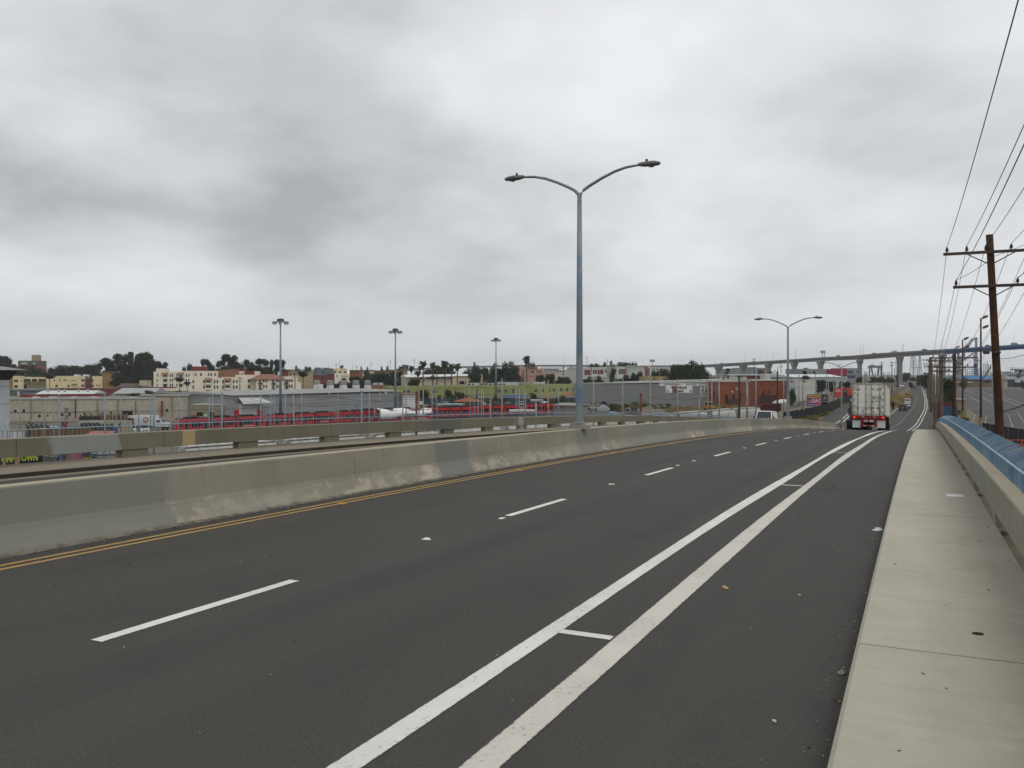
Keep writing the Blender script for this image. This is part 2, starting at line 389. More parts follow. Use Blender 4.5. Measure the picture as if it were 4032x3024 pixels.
def walk_mat():
    q = NT('sidewalk_concrete'); uv, us, ul = q.uv(); p = q.pos()
    big = q.noise(q.scaled(uv, (0.7, 0.55, 1)), 1.0, 6, 0.6); broom = q.noise(q.scaled(uv, (7, 0.6, 1)), 1.0, 5, 0.7); fine = q.noise(p, 130, 3, 0.7)
    col = q.mix(q.mapr(big, 0.3, 0.7), srgb('aaa697'), srgb('bbb6a7'))
    col = q.mix(q.mapr(broom, 0.5, 0.8, 0, 0.35), col, srgb('8f8b7d'))
    col = q.mix(q.mapr(fine, 0.55, 0.8, 0, 0.3), col, srgb('6f6a5e'))
    ed = q.math('MULTIPLY', q.mapr(q.math('ADD', ul, q.math('MULTIPLY', q.noise(q.scaled(uv, (0.9, 1.2, 1)), 1.0, 6), 0.5)), 0.75, 1.35), q.mapr(big, 0.3, 0.6, 0.4, 1))
    col = q.mix(q.math('MULTIPLY', ed, 0.55), col, srgb('736d5e'))
    mot = q.noise(p, 2.3, 6, .7); col = q.mix(q.mapr(mot, .5, .75, 0, .4), col, srgb('938f82')); col = q.mix(q.mapr(q.noise(p, 5, 5, .7), .56, .74, 0, .3), col, srgb('bdb9ac'))
    spot = q.noise(p, 9, 2, 0.4); col = q.mix(q.mapr(spot, 0.84, 0.86, 0, 0.5), col, srgb('4d473d'))
    q.bump(broom, 0.15, 0.006); return q.fin(col, 0.9, 0.2)
M_WALK = walk_mat()
M_DIRT = mat('776f60', 0.95, 0.25, 0.15, 0.1)
# ------------------------------------------------------------------ ground
def gr_mat():
    q = NT('yard_ground'); p = q.pos()
    a = q.noise(p, 0.03, 6, 0.6); b = q.noise(p, 0.6, 5, 0.65)
    col = q.mix(q.mapr(a, 0.35, 0.65), srgb('6c675d'), srgb('7d7668'))
    col = q.mix(q.mapr(b, 0.45, 0.75, 0, 0.6), col, srgb('59544a'))
    col = q.mix(q.mapr(q.noise(p, 0.012, 4), 0.55, 0.65, 0, 0.5), col, srgb('5f6045'))
    return q.fin(col, 0.95, 0.1)
def axis(spec):
    out = []
    for a, b, st in spec:
        x = a
        while x < b - 1e-6: out.append(x); x += st
    out.append(spec[-1][1]); return out
gx = axis([(-5500, -1500, 1000), (-1500, -200, 130), (-200, -60, 10), (-60, 140, 3.0), (140, 330, 9), (330, 1500, 130), (1500, 5500, 1000)])
gy = axis([(-300, 20, 20), (20, 240, 4), (240, 480, 10), (480, 900, 42), (900, 2000, 220), (2000, 6000, 1000)])
gb = MB()
for y in gy:
    for x in gx: gb.v.append((x, y, ground(x, y)))
nx = len(gx)
for j in range(len(gy) - 1):
    for i in range(nx - 1): gb.f.append((j * nx + i, j * nx + i + 1, (j + 1) * nx + i + 1, (j + 1) * nx + i))
struct(obj('ground', gb, gr_mat(), smooth=True))

# ------------------------------------------------------------------ carriageways, deck, painted markings
def r_edge(s): return -0.40 + 0.5 * sm(90, 110, s) + 0.6 * sm(150, 220, s)
LEFT_R = [(90, -9.75), (115, -9.9), (165, -10.5), (271, -13.5), (400, -15.0), (560, -13), (725, -10.6), (900, -10)]
LEFT_L = [(80, -16.6), (100, -18.2), (115, -18.6), (165, -20), (271, -24.5), (400, -26), (560, -24), (725, -20), (900, -20)]
def left_r(s): return -9.75 if s < 90 else herm(LEFT_R, s)
def left_l(s): return -16.6 if s < 80 else herm(LEFT_L, s)
road = struct(ribbon('road', -30, 900, -9.35, r_edge, 0, M_ASPH))
struct(ribbon('road', -30, 900, left_l, left_r, 0, M_ASPH))
M_DECK = mat('77715f', 0.9, 0.15, 0.8)
struct(sweep('bridge_deck', -30, 84, [(-18.3, 0.10), (-18.3, -0.95), (-15, -1.5), (-2, -1.5), (1.32, -0.95), (1.32, 0.10), (1.3, 0.02), (0.95, -0.03), (-18.2, -0.03)], M_DECK))
for s_ in (-12, 10, 32, 54, 76):
    for l_ in (-15.5, -9.5, -3.5):
        a = W(s_, l_); mb = MB().lathe([(0.62, -1.4), (0.62, ground(a[0], a[1]) - a[2] - 0.5)], 14)
        mb.v.reverse; o = obj('bridge_pier', mb, M_DECK, loc=a, smooth=False); struct(o)
def stripe(name, s0, s1, l0, l1, m, dz=0.004, jit=0.0):
    return struct(ribbon(name, s0, s1, l0, l1, dz, m, road, True))
stripe('lane_line', -25, 880, lambda s: -2.74 + .03 * math.sin(s * .31), lambda s: -2.57 + .02 * math.sin(s * .4), M_STRW)
stripe('lane_line', -25, 880, lambda s: -2.13 + .02 * math.sin(s * .37), lambda s: -1.935 + .02 * math.sin(s * .23), M_OLDW)
stripe('centre_line', -25, 112, -8.675, -8.592, M_YEL); stripe('centre_line', -25, 112, -8.86, -8.777, M_YEL)
for sb in (6.35, 18.56, 30.75, 42.75, 54.6, 66.5, 78.5):
    stripe('buffer_bar', sb, sb + .11, -2.569, -2.131, M_WHITE)
for i in range(-2, 60):
    s0 = 4.58 + 7.315 * i + R.uniform(-.05, .05)
    if s0 > 400: break
    stripe('lane_dash', s0, s0 + 2.3, -5.665, -5.545, M_WHITE)
def lmark(l): return lambda s: left_l(s) + l
for a, b in ((4.0, 4.2), (4.75, 4.95)): struct(ribbon('lane_line', 100, 880, lmark(a), lmark(b), 0.004, M_WHITE, None, True))
struct(ribbon('lane_line', 130, 300, -9.25, -9.13, 0.004, M_WHITE, road, True))
for s0 in (258, 285, 318, 360, 372): struct(ribbon('lane_line', s0, s0 + 14, -8.3, -8.0, 0.004, M_WHITE, road, True))
struct(ribbon('stop_bar', 300, 301.2, -13.0, -9.4, 0.006, M_WHITE, road, True))
# raised markers and remains of old markers
M_RPY = mat('c98d3a', 0.35, 0.15, 9); M_RPW = mat('d6d3c9', 0.4, 0.1, 9)
rp = MB().hexa([(-.05, -.05, 0), (.05, -.05, 0), (.05, .05, 0), (-.05, .05, 0), (-.025, -.04, .018), (.025, -.04, .018), (.025, .04, .018), (-.025, .04, .018)])
my, mw = rp.mesh('marker', M_RPY), rp.mesh('marker', M_RPW)
for i in range(1, 14):
    s_ = 4.8 + 6.98 * i; o = link('road_marker', my, None, W(s_, -8.6, .004), heading(s_)); o.scale = (1, 1.2, 1)
    tag(o, 'raised yellow lane marker, %s nearest the camera on the double yellow line' % ordn(i - 1), 'road marker', 'yellow markers on the double line')
k = 0
for s_, l_ in ((11.58, -5.57), (16.9, -5.66), (22.26, -5.66), (24.1, -5.67), (31.5, -5.62), (38.7, -5.6), (46.0, -5.6), (53.2, -5.6), (60.6, -5.6)):
    o = link('road_marker', mw, None, W(s_, l_, .004), heading(s_)); o.scale = (1.6 if k in (0, 2) else 1, .7 if k in (0, 2) else 1.2, .5)
    tag(o, 'white lane marker, %s from the camera in the gaps of the dashed line' % ordn(k), 'road marker', 'white markers on the dashed line'); k += 1
# litter
def crumple(name, s_, l_, a, h, col, label, cat, dz=.004, n=9, seed=1):
    n = n * 2; h *= .55; a *= .85
    rr = random.Random(seed); mb = MB(); pts = []
    ring = [(a * (0.6 + .5 * rr.random()) * math.cos(6.283 * i / n), a * .62 * (0.5 + .6 * rr.random()) * math.sin(6.283 * i / n), .003 + h * .25 * rr.random()) for i in range(n)]
    ring2 = [(x * .5 + rr.uniform(-.1, .1) * a, y * .5, h * (.5 + .6 * rr.random())) for x, y, z in ring]
    mb.v = [(x, y, 0) for x, y, z in ring] + ring + ring2 + [(0, 0, h)]
    for i in range(n):
        j = (i + 1) % n; mb.f += [(i, j, n + j, n + i), (n + i, n + j, 2 * n + j, 2 * n + i), (2 * n + i, 2 * n + j, 3 * n)]
    return tag(obj(name, mb, mat(col, .7, .15, 12), None, W(s_, l_, dz), rr.random() * 6), label, cat)
crumple('plastic_bag', 13.04, -.49, .12, .07, 'c5ccd2', 'crumpled pale plastic bag in the gutter by the near kerb', 'litter', seed=3)
crumple('paper_scrap', 9.49, -5.63, .085, .045, 'dedcd5', 'white crumpled paper lying in the middle of the asphalt lanes', 'litter', seed=4)
crumple('wood_chip', 8.49, -1.68, .05, .05, 'c2a277', 'small tan scrap lying in the bike lane', 'litter', seed=5, n=5)
crumple('paper_scrap', 8.54, -1.0, .02, .012, 'cfccc4', 'tiny pale scrap near the kerb side of the bike lane', 'litter', seed=6, n=5)
crumple('leaf_scrap', 6.30, -.46, .05, .05, '8f8a7d', 'small grey wad of leaves against the kerb', 'litter', seed=8)
crumple('paper_scrap', 5.22, -.75, .03, .006, 'b9b5ab', 'flat pale scrap low in the bike lane', 'litter', seed=9)
crumple('orange_peel', 5.72, -.43, .018, .02, 'b98a52', 'tiny orange scrap against the kerb', 'litter', seed=10, n=5)
def scatter(name, cnt, s0, s1, l0, l1, dz, cols, szr, label):
    for c_, col in enumerate(cols):
        mb = MB(); rr = random.Random(31 + c_)
        for i in range(cnt // len(cols)):
            s_ = s0 + (s1 - s0) * rr.random() ** 1.4; l_ = rr.uniform(l0, l1); p = Vector(W(s_, l_, dz)); r_ = rr.uniform(*szr); a0 = rr.random() * 6.28
            q = [p + Vector((math.cos(a0 + k * 1.57) * r_ * (1.6 if k % 2 else .8), math.sin(a0 + k * 1.57) * r_ * (1.6 if k % 2 else .8), 0)) for k in range(4)]
            mb.hexa([tuple(x) for x in q] + [tuple(x + Vector((0, 0, r_ * .6))) for x in q])
        o = stuff(obj(name, mb, mat(col, .9, .2, 8))); o['label'] = label; o['category'] = 'grit'
scatter('gutter_grit', 260, 2.5, 40, -.56, -.40, .002, ('8d8679', '3f3a33', 'b3a48a'), (.003, .008), 'gravel grains and crumbs lying along the near gutter')
scatter('road_grit', 160, 3, 45, -8.4, -.6, .002, ('a8a49b', '2f2c29'), (.003, .009), 'loose stone chips scattered over the asphalt')
scatter('barrier_grit', 420, 3, 60, -9.2, -8.98, .002, ('5d574c', '39352f', '8a8373'), (.005, .014), 'dirt and stone crumbs along the foot of the median barrier')
scatter('walk_grit', 46, 3, 30, -.2, .9, .152, ('5a5347', '6d6455'), (.004, .010), 'bits of dry leaf on the near pavement')

# ------------------------------------------------------------------ near pavement: bed, slabs, cover plates
bed = struct(sweep('sidewalk', -30, 96, [(-.392, -.02), (-.392, .12), (.955, .12), (.955, -.02)], mat('3c372f', .95, .2, 3)))
jo = [-23, -15.6, -8.2, -.85, 6.57, 13.92, 21.3, 28.6, 36, 43.3, 50.7, 58, 65.4, 72.7, 80, 88, 96]
for a, b in zip(jo, jo[1:]):
    sweep('slab', a + .011, b - .011, [(-.41, -.02), (-.387, .125), (-.36, .15), (.96, .15), (.97, -.02)], M_WALK, bed)
def plate(name, s0, s1, l0, l1, dz, m, label, cat):
    mb = MB(); a = W((s0 + s1) / 2, (l0 + l1) / 2, dz); h = heading(s0)
    mb.box(-(s1 - s0) / 2, (s1 - s0) / 2, -(l1 - l0) / 2, (l1 - l0) / 2, 0, .006)
    return tag(obj(name, mb, m, None, a, h), label, cat)
plate('utility_cover', 16.66, 16.98, .46, .73, .151, mat('c3c4c4', .5, .08, 6), 'pale rectangular utility cover set in the near pavement', 'cover plate')
hb = MB().lathe([(.034, 0), (.034, .004)], 14); o = obj('drain_hole', hb, mat('1c1a18', .9), None, W(7.22, .41, .151)); o.scale = (1.2, 1, 1); tag(o, 'small dark oval drain hole in the near pavement slab', 'drain')
# ------------------------------------------------------------------ median barrier
barrier = thing('concrete_barrier', 'long weathered concrete median barrier with patched grey paint between the carriageways', 'barrier', W(20, -9.53))
def local_sweep(name, s0, s1, prof, m, root):
    o = sweep(name, s0, s1, prof, m, root); o.location = tuple(-x for x in root.location); return o
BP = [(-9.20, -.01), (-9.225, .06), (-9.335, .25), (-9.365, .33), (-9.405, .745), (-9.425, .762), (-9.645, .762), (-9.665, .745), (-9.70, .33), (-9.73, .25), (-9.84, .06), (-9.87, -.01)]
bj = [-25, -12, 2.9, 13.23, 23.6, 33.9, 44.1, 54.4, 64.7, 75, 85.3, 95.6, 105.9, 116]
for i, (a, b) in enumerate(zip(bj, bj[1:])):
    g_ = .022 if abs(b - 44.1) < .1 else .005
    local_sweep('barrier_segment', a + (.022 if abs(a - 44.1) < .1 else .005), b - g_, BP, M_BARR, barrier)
# crumbled grout at the barrier foot
cr = MB(); rr = random.Random(5); ss = [1 + .09 * i for i in range(900)]
for i, s_ in enumerate(ss):
    w_ = .01 + .022 * rr.random(); h_ = .012 + .018 * rr.random()
    for l_, z_ in ((-9.24, .0), (-9.24, h_ + .02), (-9.2, h_), (-9.2 + w_, .0)): cr.v.append(W(s_, l_, z_))
for i in range(len(ss) - 1):
    for k in range(3): cr.f.append((4 * i + k, 4 * i + k + 1, 4 * i + 5 + k, 4 * i + 4 + k))
o = obj('grout_edge', cr, mat('767064', .95, .3, 7, .1), barrier); o.location = tuple(-x for x in barrier.location)
# ------------------------------------------------------------------ far pavement and both concrete rails with blue picket fences
fbed = struct(sweep('sidewalk', -30, 84, [(-16.56, -.02), (-16.56, .12), (-18.25, .12), (-18.25, -.02)], mat('3c372f', .95, .2, 3)))
M_FWALK = conc_mat('far_sidewalk_concrete', '938b7b', '7d7567')
fj = [-20, -10, 0, 5.2, 11.0, 16.8, 22.6, 28.4, 34.2, 40, 45.8, 51.6, 57.4, 63, 69, 75, 84]
for a, b in zip(fj, fj[1:]):
    sweep('slab', a + .012, b - .012, [(-16.5, -.02), (-16.53, .03), (-16.60, .045), (-16.62, .13), (-16.65, .15), (-18.26, .15), (-18.26, -.02)], M_FWALK, fbed)
M_BLUE = None
def blue_mat():
    q = NT('faded_blue_steel'); p = q.pos(); n = q.noise(p, 1.1, 5, 0.65); n2 = q.noise(p, 7, 4, .6)
    col = q.mix(q.mapr(n, 0.4, 0.62), srgb('8298a5'), srgb('5b80a0'))
    col = q.mix(q.mapr(n2, 0.5, 0.75, 0, .6), col, srgb('7d8886')); oi = q.n('ShaderNodeObjectInfo').outputs['Random']; col = q.mix(q.mapr(oi, 0, 1, 0, .55), col, srgb('3f5d78')); return q.fin(col, 0.5, 0.35, 0.15)
M_BLUE = blue_mat(); M_BLUEL = mat('687c8a', .5, .18, 1.5, .35, .15)
M_RAILB = mat('93a9b6', .45, .12, 3, .4, .2)
def rail(label, side, s0, s1, lf, lb, posts, plen, M, joints, lfence, first, flabel, fm, geo):
    # side +1: near rail on the right, -1: far rail on the left
    root = thing('concrete_railing', label, 'railing', W(20, lf))
    js = [s0] + joints + [s1]
    for a, b in zip(js, js[1:]):
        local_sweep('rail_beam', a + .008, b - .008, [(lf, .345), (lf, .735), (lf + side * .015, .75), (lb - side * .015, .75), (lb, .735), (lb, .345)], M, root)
    for c in posts:
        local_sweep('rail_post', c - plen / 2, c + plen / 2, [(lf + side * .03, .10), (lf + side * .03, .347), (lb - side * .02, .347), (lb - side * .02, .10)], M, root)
    fr = thing('picket_fence', flabel, 'fence', W(20, lfence, .75))
    inv = tuple(-x for x in fr.location)
    def picket(mb, M4=None):
        t, d = (.0065, .013) if side > 0 else (.005, .0065)
        zr0, out, zt0 = geo; pts = [(0.0, -.03), (0.0, zr0 + .01), (.02, zr0 + .035), (out, zt0)]
        for (y0, z0), (y1, z1) in zip(pts, pts[1:]):
            vv = [(-t, y0 - d, z0), (t, y0 - d, z0), (t, y0 + d, z0), (-t, y0 + d, z0), (-t, y1 - d, z1), (t, y1 - d, z1), (t, y1 + d, z1), (-t, y1 + d, z1)]
            mb.hexa([tuple(M4 @ Vector(v)) for v in vv] if M4 else vv)
        return mb
    me = picket(MB()).mesh('picket', fm); rest = MB(); sp = .115; n = int((s1 - s0) / sp); cnt = 0
    for i in range(n):
        s_ = s0 + i * sp; q = W(s_, lfence, .75); rz = heading(s_) + (math.pi if side > 0 else 0)
        if s_ >= first and cnt < 300:
            o = link('picket', me, fr, tuple(a + b for a, b in zip(q, inv)), rz + R.uniform(-.03, .03)); o.scale = (1, R.uniform(.93, 1.05), R.uniform(.97, 1.025)); cnt += 1
        else:
            picket(rest, Matrix.Translation(Vector(q)) @ Matrix.Rotation(rz, 4, 'Z'))
    o = stuff(obj('pickets_beyond', rest, fm, fr)); o.location = inv
    ss = srange(s0, s1)
    for dz, r_, mm in ((geo[0], .011 if side < 0 else .015, M_RAILB),):
        o = obj('fence_rail', MB().tube([W(s_, lfence - side * .03, .75 + dz) for s_ in ss], r_, 8), mm, fr, smooth=True); o.location = inv
    return root
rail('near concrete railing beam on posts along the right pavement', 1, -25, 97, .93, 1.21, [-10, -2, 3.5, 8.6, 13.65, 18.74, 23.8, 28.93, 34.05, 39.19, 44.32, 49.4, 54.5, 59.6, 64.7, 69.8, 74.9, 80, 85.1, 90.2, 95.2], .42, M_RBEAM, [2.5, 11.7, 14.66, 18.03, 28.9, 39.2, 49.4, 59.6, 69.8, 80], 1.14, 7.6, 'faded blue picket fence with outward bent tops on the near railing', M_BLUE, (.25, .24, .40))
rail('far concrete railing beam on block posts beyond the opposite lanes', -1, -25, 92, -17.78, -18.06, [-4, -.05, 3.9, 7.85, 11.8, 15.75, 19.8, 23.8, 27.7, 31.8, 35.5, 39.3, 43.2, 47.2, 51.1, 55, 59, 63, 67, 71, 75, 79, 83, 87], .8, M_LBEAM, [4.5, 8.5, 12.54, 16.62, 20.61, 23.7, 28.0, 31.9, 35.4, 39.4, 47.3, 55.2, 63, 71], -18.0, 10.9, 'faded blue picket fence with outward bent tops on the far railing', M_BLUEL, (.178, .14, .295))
# ------------------------------------------------------------------ twin-arm street lamps
def lamp_mat():
    q = NT('lamp_pole_paint'); p = q.pos(); n = q.noise(q.scaled(p, (1, 1, .7)), 1.5, 5, .6)
    col = q.mix(q.mapr(n, .46, .6), srgb('7f8789'), srgb('64798c')); return q.fin(col, .45, .4, .25)
M_LAMP = lamp_mat(); M_HEAD = mat('6d6f6d', .5, .15, 4, .4, .4); M_LENS = glass('5a5f60', .2)
def street_lamp(s_, label, h=7.33, rot=0):
    r = thing('street_lamp', label, 'street lamp', W(s_, -9.535, .762), heading(s_) - math.pi / 2, 'twin arm street lamps on the median')
    obj('base_block', MB().prism([(-.29, 0), (-.29, .10), (-.24, .17), (.24, .17), (.29, .10), (.29, 0)], -.16, .16, 'y'), mat('8f8b80', .8), r)
    obj('pole', MB().tube([(0, 0, .1), (0, 0, .25), (0, 0, h * .5), (0, 0, h)], [.125, .115, .095, .07], 14), M_LAMP, r, smooth=True)
    obj('base_flange', MB().lathe([(.19, .17), (.19, .20), (.135, .22), (.135, .26)], 14), M_LAMP, r)
    for sg in (-1, 1):
        pa = [(0, -.22), (sg * .03, -.05), (sg * .14, .08), (sg * .34, .20), (sg * .75, .40), (sg * 1.15, .56), (sg * 1.5, .645), (sg * 1.75, .67), (sg * 1.95, .675)]
        arm = obj('arm', MB().tube([(x, 0, h + z) for x, z in pa], [.055, .055, .05, .047, .045, .043, .04, .036, .03], 10), M_LAMP, r, smooth=True)
        z0 = h + .675; x = lambda t: sg * (1.88 + t)
        hd = MB(); n = 10; prof = [(0, .035, .05), (.06, .06, .075), (.2, .10, .085), (.4, .135, .09), (.55, .13, .075), (.65, .09, .045), (.7, .03, .02)]
        for t, wy, hz in prof:
            for j in range(n):
                g_ = 2 * math.pi * j / n; cz = math.sin(g_); hd.v.append((x(t), wy * math.cos(g_), z0 + (hz * cz if cz > 0 else .07 * min(1, wy / .1) * cz)))
        for k in range(len(prof) - 1):
            for j in range(n): hd.f.append((k * n + j, k * n + (j + 1) % n, (k + 1) * n + (j + 1) % n, (k + 1) * n + j))
        hd.f.append(tuple(range(n))); hd.f.append(tuple((len(prof) - 1) * n + j for j in range(n)))
        hh = obj('lamp_head', hd, M_HEAD, r, smooth=True)
        obj('lens', MB().lathe([(.10, -.005), (.085, -.035), (.03, -.05)], 12, (x(.42), 0, z0 - .055)), M_LENS, hh)
        obj('photocell', MB().lathe([(.04, 0), (.04, .075), (.03, .085)], 10, (x(.27), 0, z0 + .07)), mat('33424c', .5), hh)
    return r
street_lamp(25.3, 'tall blue grey street lamp with two arms, nearest one on the median')
street_lamp(70.8, 'second twin arm street lamp on the median, standing beyond the white van', 7.2)
street_lamp(115.2, 'farthest twin arm street lamp, just left of the container truck', 7.0)

# ------------------------------------------------------------------ vehicles
M_TYRE = mat('191918', .85, .1, 6); M_RIM = mat('8c8f91', .35, .1, 4, .5, .6); M_BLK = mat('161718', .55, .1, 3); M_CHR = mat('a9adb0', .25, .1, 3, .5, .8)
M_TAIL = emit('ff2a12', 1.6); M_TAILOFF = mat('8c1e1a', .3, .05, 3); M_HLG = mat('cfd4d6', .15, .05, 3, .6)
M_GLS = glass('20262a', .08)
WH = {}
def wheel(parent, x, y, r, w=.22):
    k = (round(r, 2), round(w, 2))
    if k not in WH:
        t = MB().lathe([(r * .62, -w / 2), (r * .94, -w / 2), (r, -w / 3), (r, w / 3), (r * .94, w / 2), (r * .62, w / 2)], 16, axis='y').mesh('tyre', M_TYRE)
        q = MB().lathe([(r * .2, -w * .5), (r * .6, -w * .44), (r * .62, -w * .3), (r * .62, w * .3), (r * .6, w * .44), (r * .2, w * .5)], 12, axis='y').mesh('rim', M_RIM); WH[k] = (t, q)
    t, q = WH[k]; o = link('wheel', t, parent, (x, y, r)); link('rim', q, o); return o
def car(name, label, kind, col, loc, rz, cat='car', group=None, pitch=0.0, lights=False):
    r = thing(name, label, cat, loc, rz, group); r.rotation_euler = (0, pitch, rz)
    m = mat(col, .3, .04, 1, .5)
    K = {'sedan': (4.7, 1.8, 1.42, (-1.95, -1.25, .35, 1.15), .86), 'suv': (4.75, 1.9, 1.75, (-2.3, -2.0, .45, 1.2), 1.02), 'pickup': (5.6, 1.95, 1.85, (-.75, -.6, .75, 1.45), 1.08), 'van': (5.5, 2.0, 2.05, (-2.7, -2.6, 1.15, 1.95), 1.08)}[kind]
    L, Wd, H, (c0, c1, c2, c3), bz = K; h = L / 2; y = Wd / 2; wr = .35 if kind in ('suv', 'pickup', 'van') else .32
    low = [(-h, .45), (-h + .04, bz - .1), (-h + .12, bz), (h - 1.0, bz), (h - .12, bz - .16), (h, bz - .34), (h, .42), (h - .1, .28), (-h + .1, .28)]
    obj('body', MB().prism(low, -y, y), m, r, bevel=.05)
    cab = MB(); i = .16
    cab.hexa([(c0, -y + .03, bz), (c3, -y + .03, bz), (c3, y - .03, bz), (c0, y - .03, bz), (c1, -y + i, H), (c2, -y + i, H), (c2, y - i, H), (c1, y - i, H)])
    cb = obj('cabin', cab, m, r, bevel=.04)
    def slant(t0, t1, a, b, yy=None): pass
    def wq(name, pts): obj(name, MB().poly(pts), M_GLS, r)
    e = .012; zt, zb = H - .10, bz + .04
    def fx(z): return c3 + (c2 - c3) * (z - bz) / (H - bz)
    def rx(z): return c0 + (c1 - c0) * (z - bz) / (H - bz)
    def sy(z): return y - .03 + (i * -1 + .03) * (z - bz) / (H - bz)
    wq('windscreen', [(fx(zb) + e, -sy(zb) + .1, zb), (fx(zb) + e, sy(zb) - .1, zb), (fx(zt) + e, sy(zt) - .1, zt), (fx(zt) + e, -sy(zt) + .1, zt)])
    wq('rear_window', [(rx(zb + .06) - e, sy(zb) - .16, zb + .06), (rx(zb + .06) - e, -sy(zb) + .16, zb + .06), (rx(zt) - e, -sy(zt) + .14, zt), (rx(zt) - e, sy(zt) - .14, zt)])
    for sg in (-1, 1):
        a0, a1 = (c0 + .25, c3 - .3) if kind != 'van' else (c3 - 1.2, c3 - .3)
        t0, t1 = (c1 + .2, c2 - .1) if kind != 'van' else (c3 - 1.2, c2 - .15)
        pts = [(a0, sg * (sy(zb) + e), zb), (a1, sg * (sy(zb) + e), zb), (t1, sg * (sy(zt) + e), zt), (t0, sg * (sy(zt) + e), zt)]
        wq('side_window', pts if sg < 0 else pts[::-1])
        obj('mirror', MB().cbox(c3 - .35, sg * (y + .13), bz + .16, .1, .2, .2), M_BLK, r)
        obj('headlight', MB().cbox(h - .06, sg * (y - .28), bz - .28, .12, .36, .16), emit('fff1cf', 6.0) if lights else M_HLG, r)
        zt_ = bz - .12 if kind != 'van' else bz
        obj('tail_light', MB().cbox(-h + .03, sg * (y - .16), zt_, .1, .26, .22), M_TAILOFF, r)
        for wx in (-h + .95, h - .95): wheel(r, wx, sg * (y - .1), wr)
    obj('grille', MB().cbox(h - .005, 0, bz - .34, .06, Wd * .5, .18), M_BLK, r)
    obj('bumper', MB().cbox(-h + .01, 0, .45, .08, Wd * .92, .18), M_BLK, r)
    obj('number_plate', MB().cbox(-h - .012, 0, bz - .25, .02, .32, .15), mat('d5d4cc', .5), r)
    if kind == 'pickup': obj('bed_liner', MB().box(-h + .1, c0 - .08, -y + .12, y - .12, bz - .1, bz + .004), M_BLK, r)
    return r
def pitch_at(s): return -math.atan((zr(s + 1) - zr(s - 1)) / 2)

def tractor(root, x0, col, parts_named=True, full=True):
    """semi tractor: x0 is its rear end, it points along +x"""
    m = mat(col, .3, .06, 1, .5)
    obj('tractor_frame', MB().box(x0, x0 + 6.6, -.42, .42, .62, .95), M_BLK, root)
    obj('sleeper_cab', MB().prism([(x0 + 3.3, 1.0), (x0 + 3.3, 3.55), (x0 + 3.8, 3.75), (x0 + 5.1, 3.1), (x0 + 5.6, 2.2), (x0 + 5.6, 1.0)], -1.18, 1.18), m, root, bevel=.08)
    obj('bonnet', MB().hexa([(x0 + 5.5, -1.0, .9), (x0 + 7.2, -.85, .8), (x0 + 7.2, .85, .8), (x0 + 5.5, 1.0, .9), (x0 + 5.5, -.95, 2.1), (x0 + 7.1, -.7, 1.65), (x0 + 7.1, .7, 1.65), (x0 + 5.5, .95, 2.1)]), m, root, bevel=.08)
    obj('windscreen', MB().poly([(x0 + 5.62, -.95, 2.15), (x0 + 5.62, .95, 2.15), (x0 + 5.2, .9, 2.98), (x0 + 5.2, -.9, 2.98)]), M_GLS, root)
    obj('bumper', MB().box(x0 + 7.1, x0 + 7.35, -1.15, 1.15, .35, .8), M_CHR, root)
    for sg in (-1, 1):
        obj('fuel_tank', MB().lathe([(.3, x0 + 3.1), (.33, x0 + 3.15), (.33, x0 + 4.5), (.3, x0 + 4.55)], 14, (0, sg * .9, .72), 'x'), M_CHR, root, smooth=True)
        obj('exhaust_stack', MB().tube([(x0 + 3.15, sg * .95, 1.0), (x0 + 3.15, sg * .95, 3.4), (x0 + 3.02, sg * .97, 3.65)], .07, 10), M_CHR, root, smooth=True)
        obj('side_window', MB().box(x0 + 4.6, x0 + 5.3, sg * 1.185 - .01, sg * 1.185 + .01, 2.1, 2.75), M_GLS, root)
        mm = obj('mirror', MB().box(x0 + 5.75, x0 + 5.83, sg * 1.42 - .1, sg * 1.42 + .1, 1.95, 2.65), M_BLK, root, bevel=.03)
        obj('mirror_arm', MB().tube([(x0 + 5.5, sg * 1.1, 2.75), (x0 + 5.78, sg * 1.42, 2.7)], .02, 6).tube([(x0 + 5.5, sg * 1.1, 1.7), (x0 + 5.78, sg * 1.42, 1.9)], .02, 6), M_BLK, root)
        obj('mudguard', MB().prism([(x0 - .1, .55), (x0 - .12, 1.1), (x0 + .1, 1.16), (x0 + 2.5, 1.16), (x0 + 2.6, 1.1), (x0 + 2.4, 1.08), (x0 + .1, 1.08), (x0 - .06, .55)], sg * .55, sg * 1.22), M_BLK, root)
        for wx in (x0 + .65, x0 + 1.85): 
            for yy in (.78, 1.08): wheel(root, wx, sg * yy, .5, .27)
        wheel(root, x0 + 6.2, sg * 1.0, .5, .28)
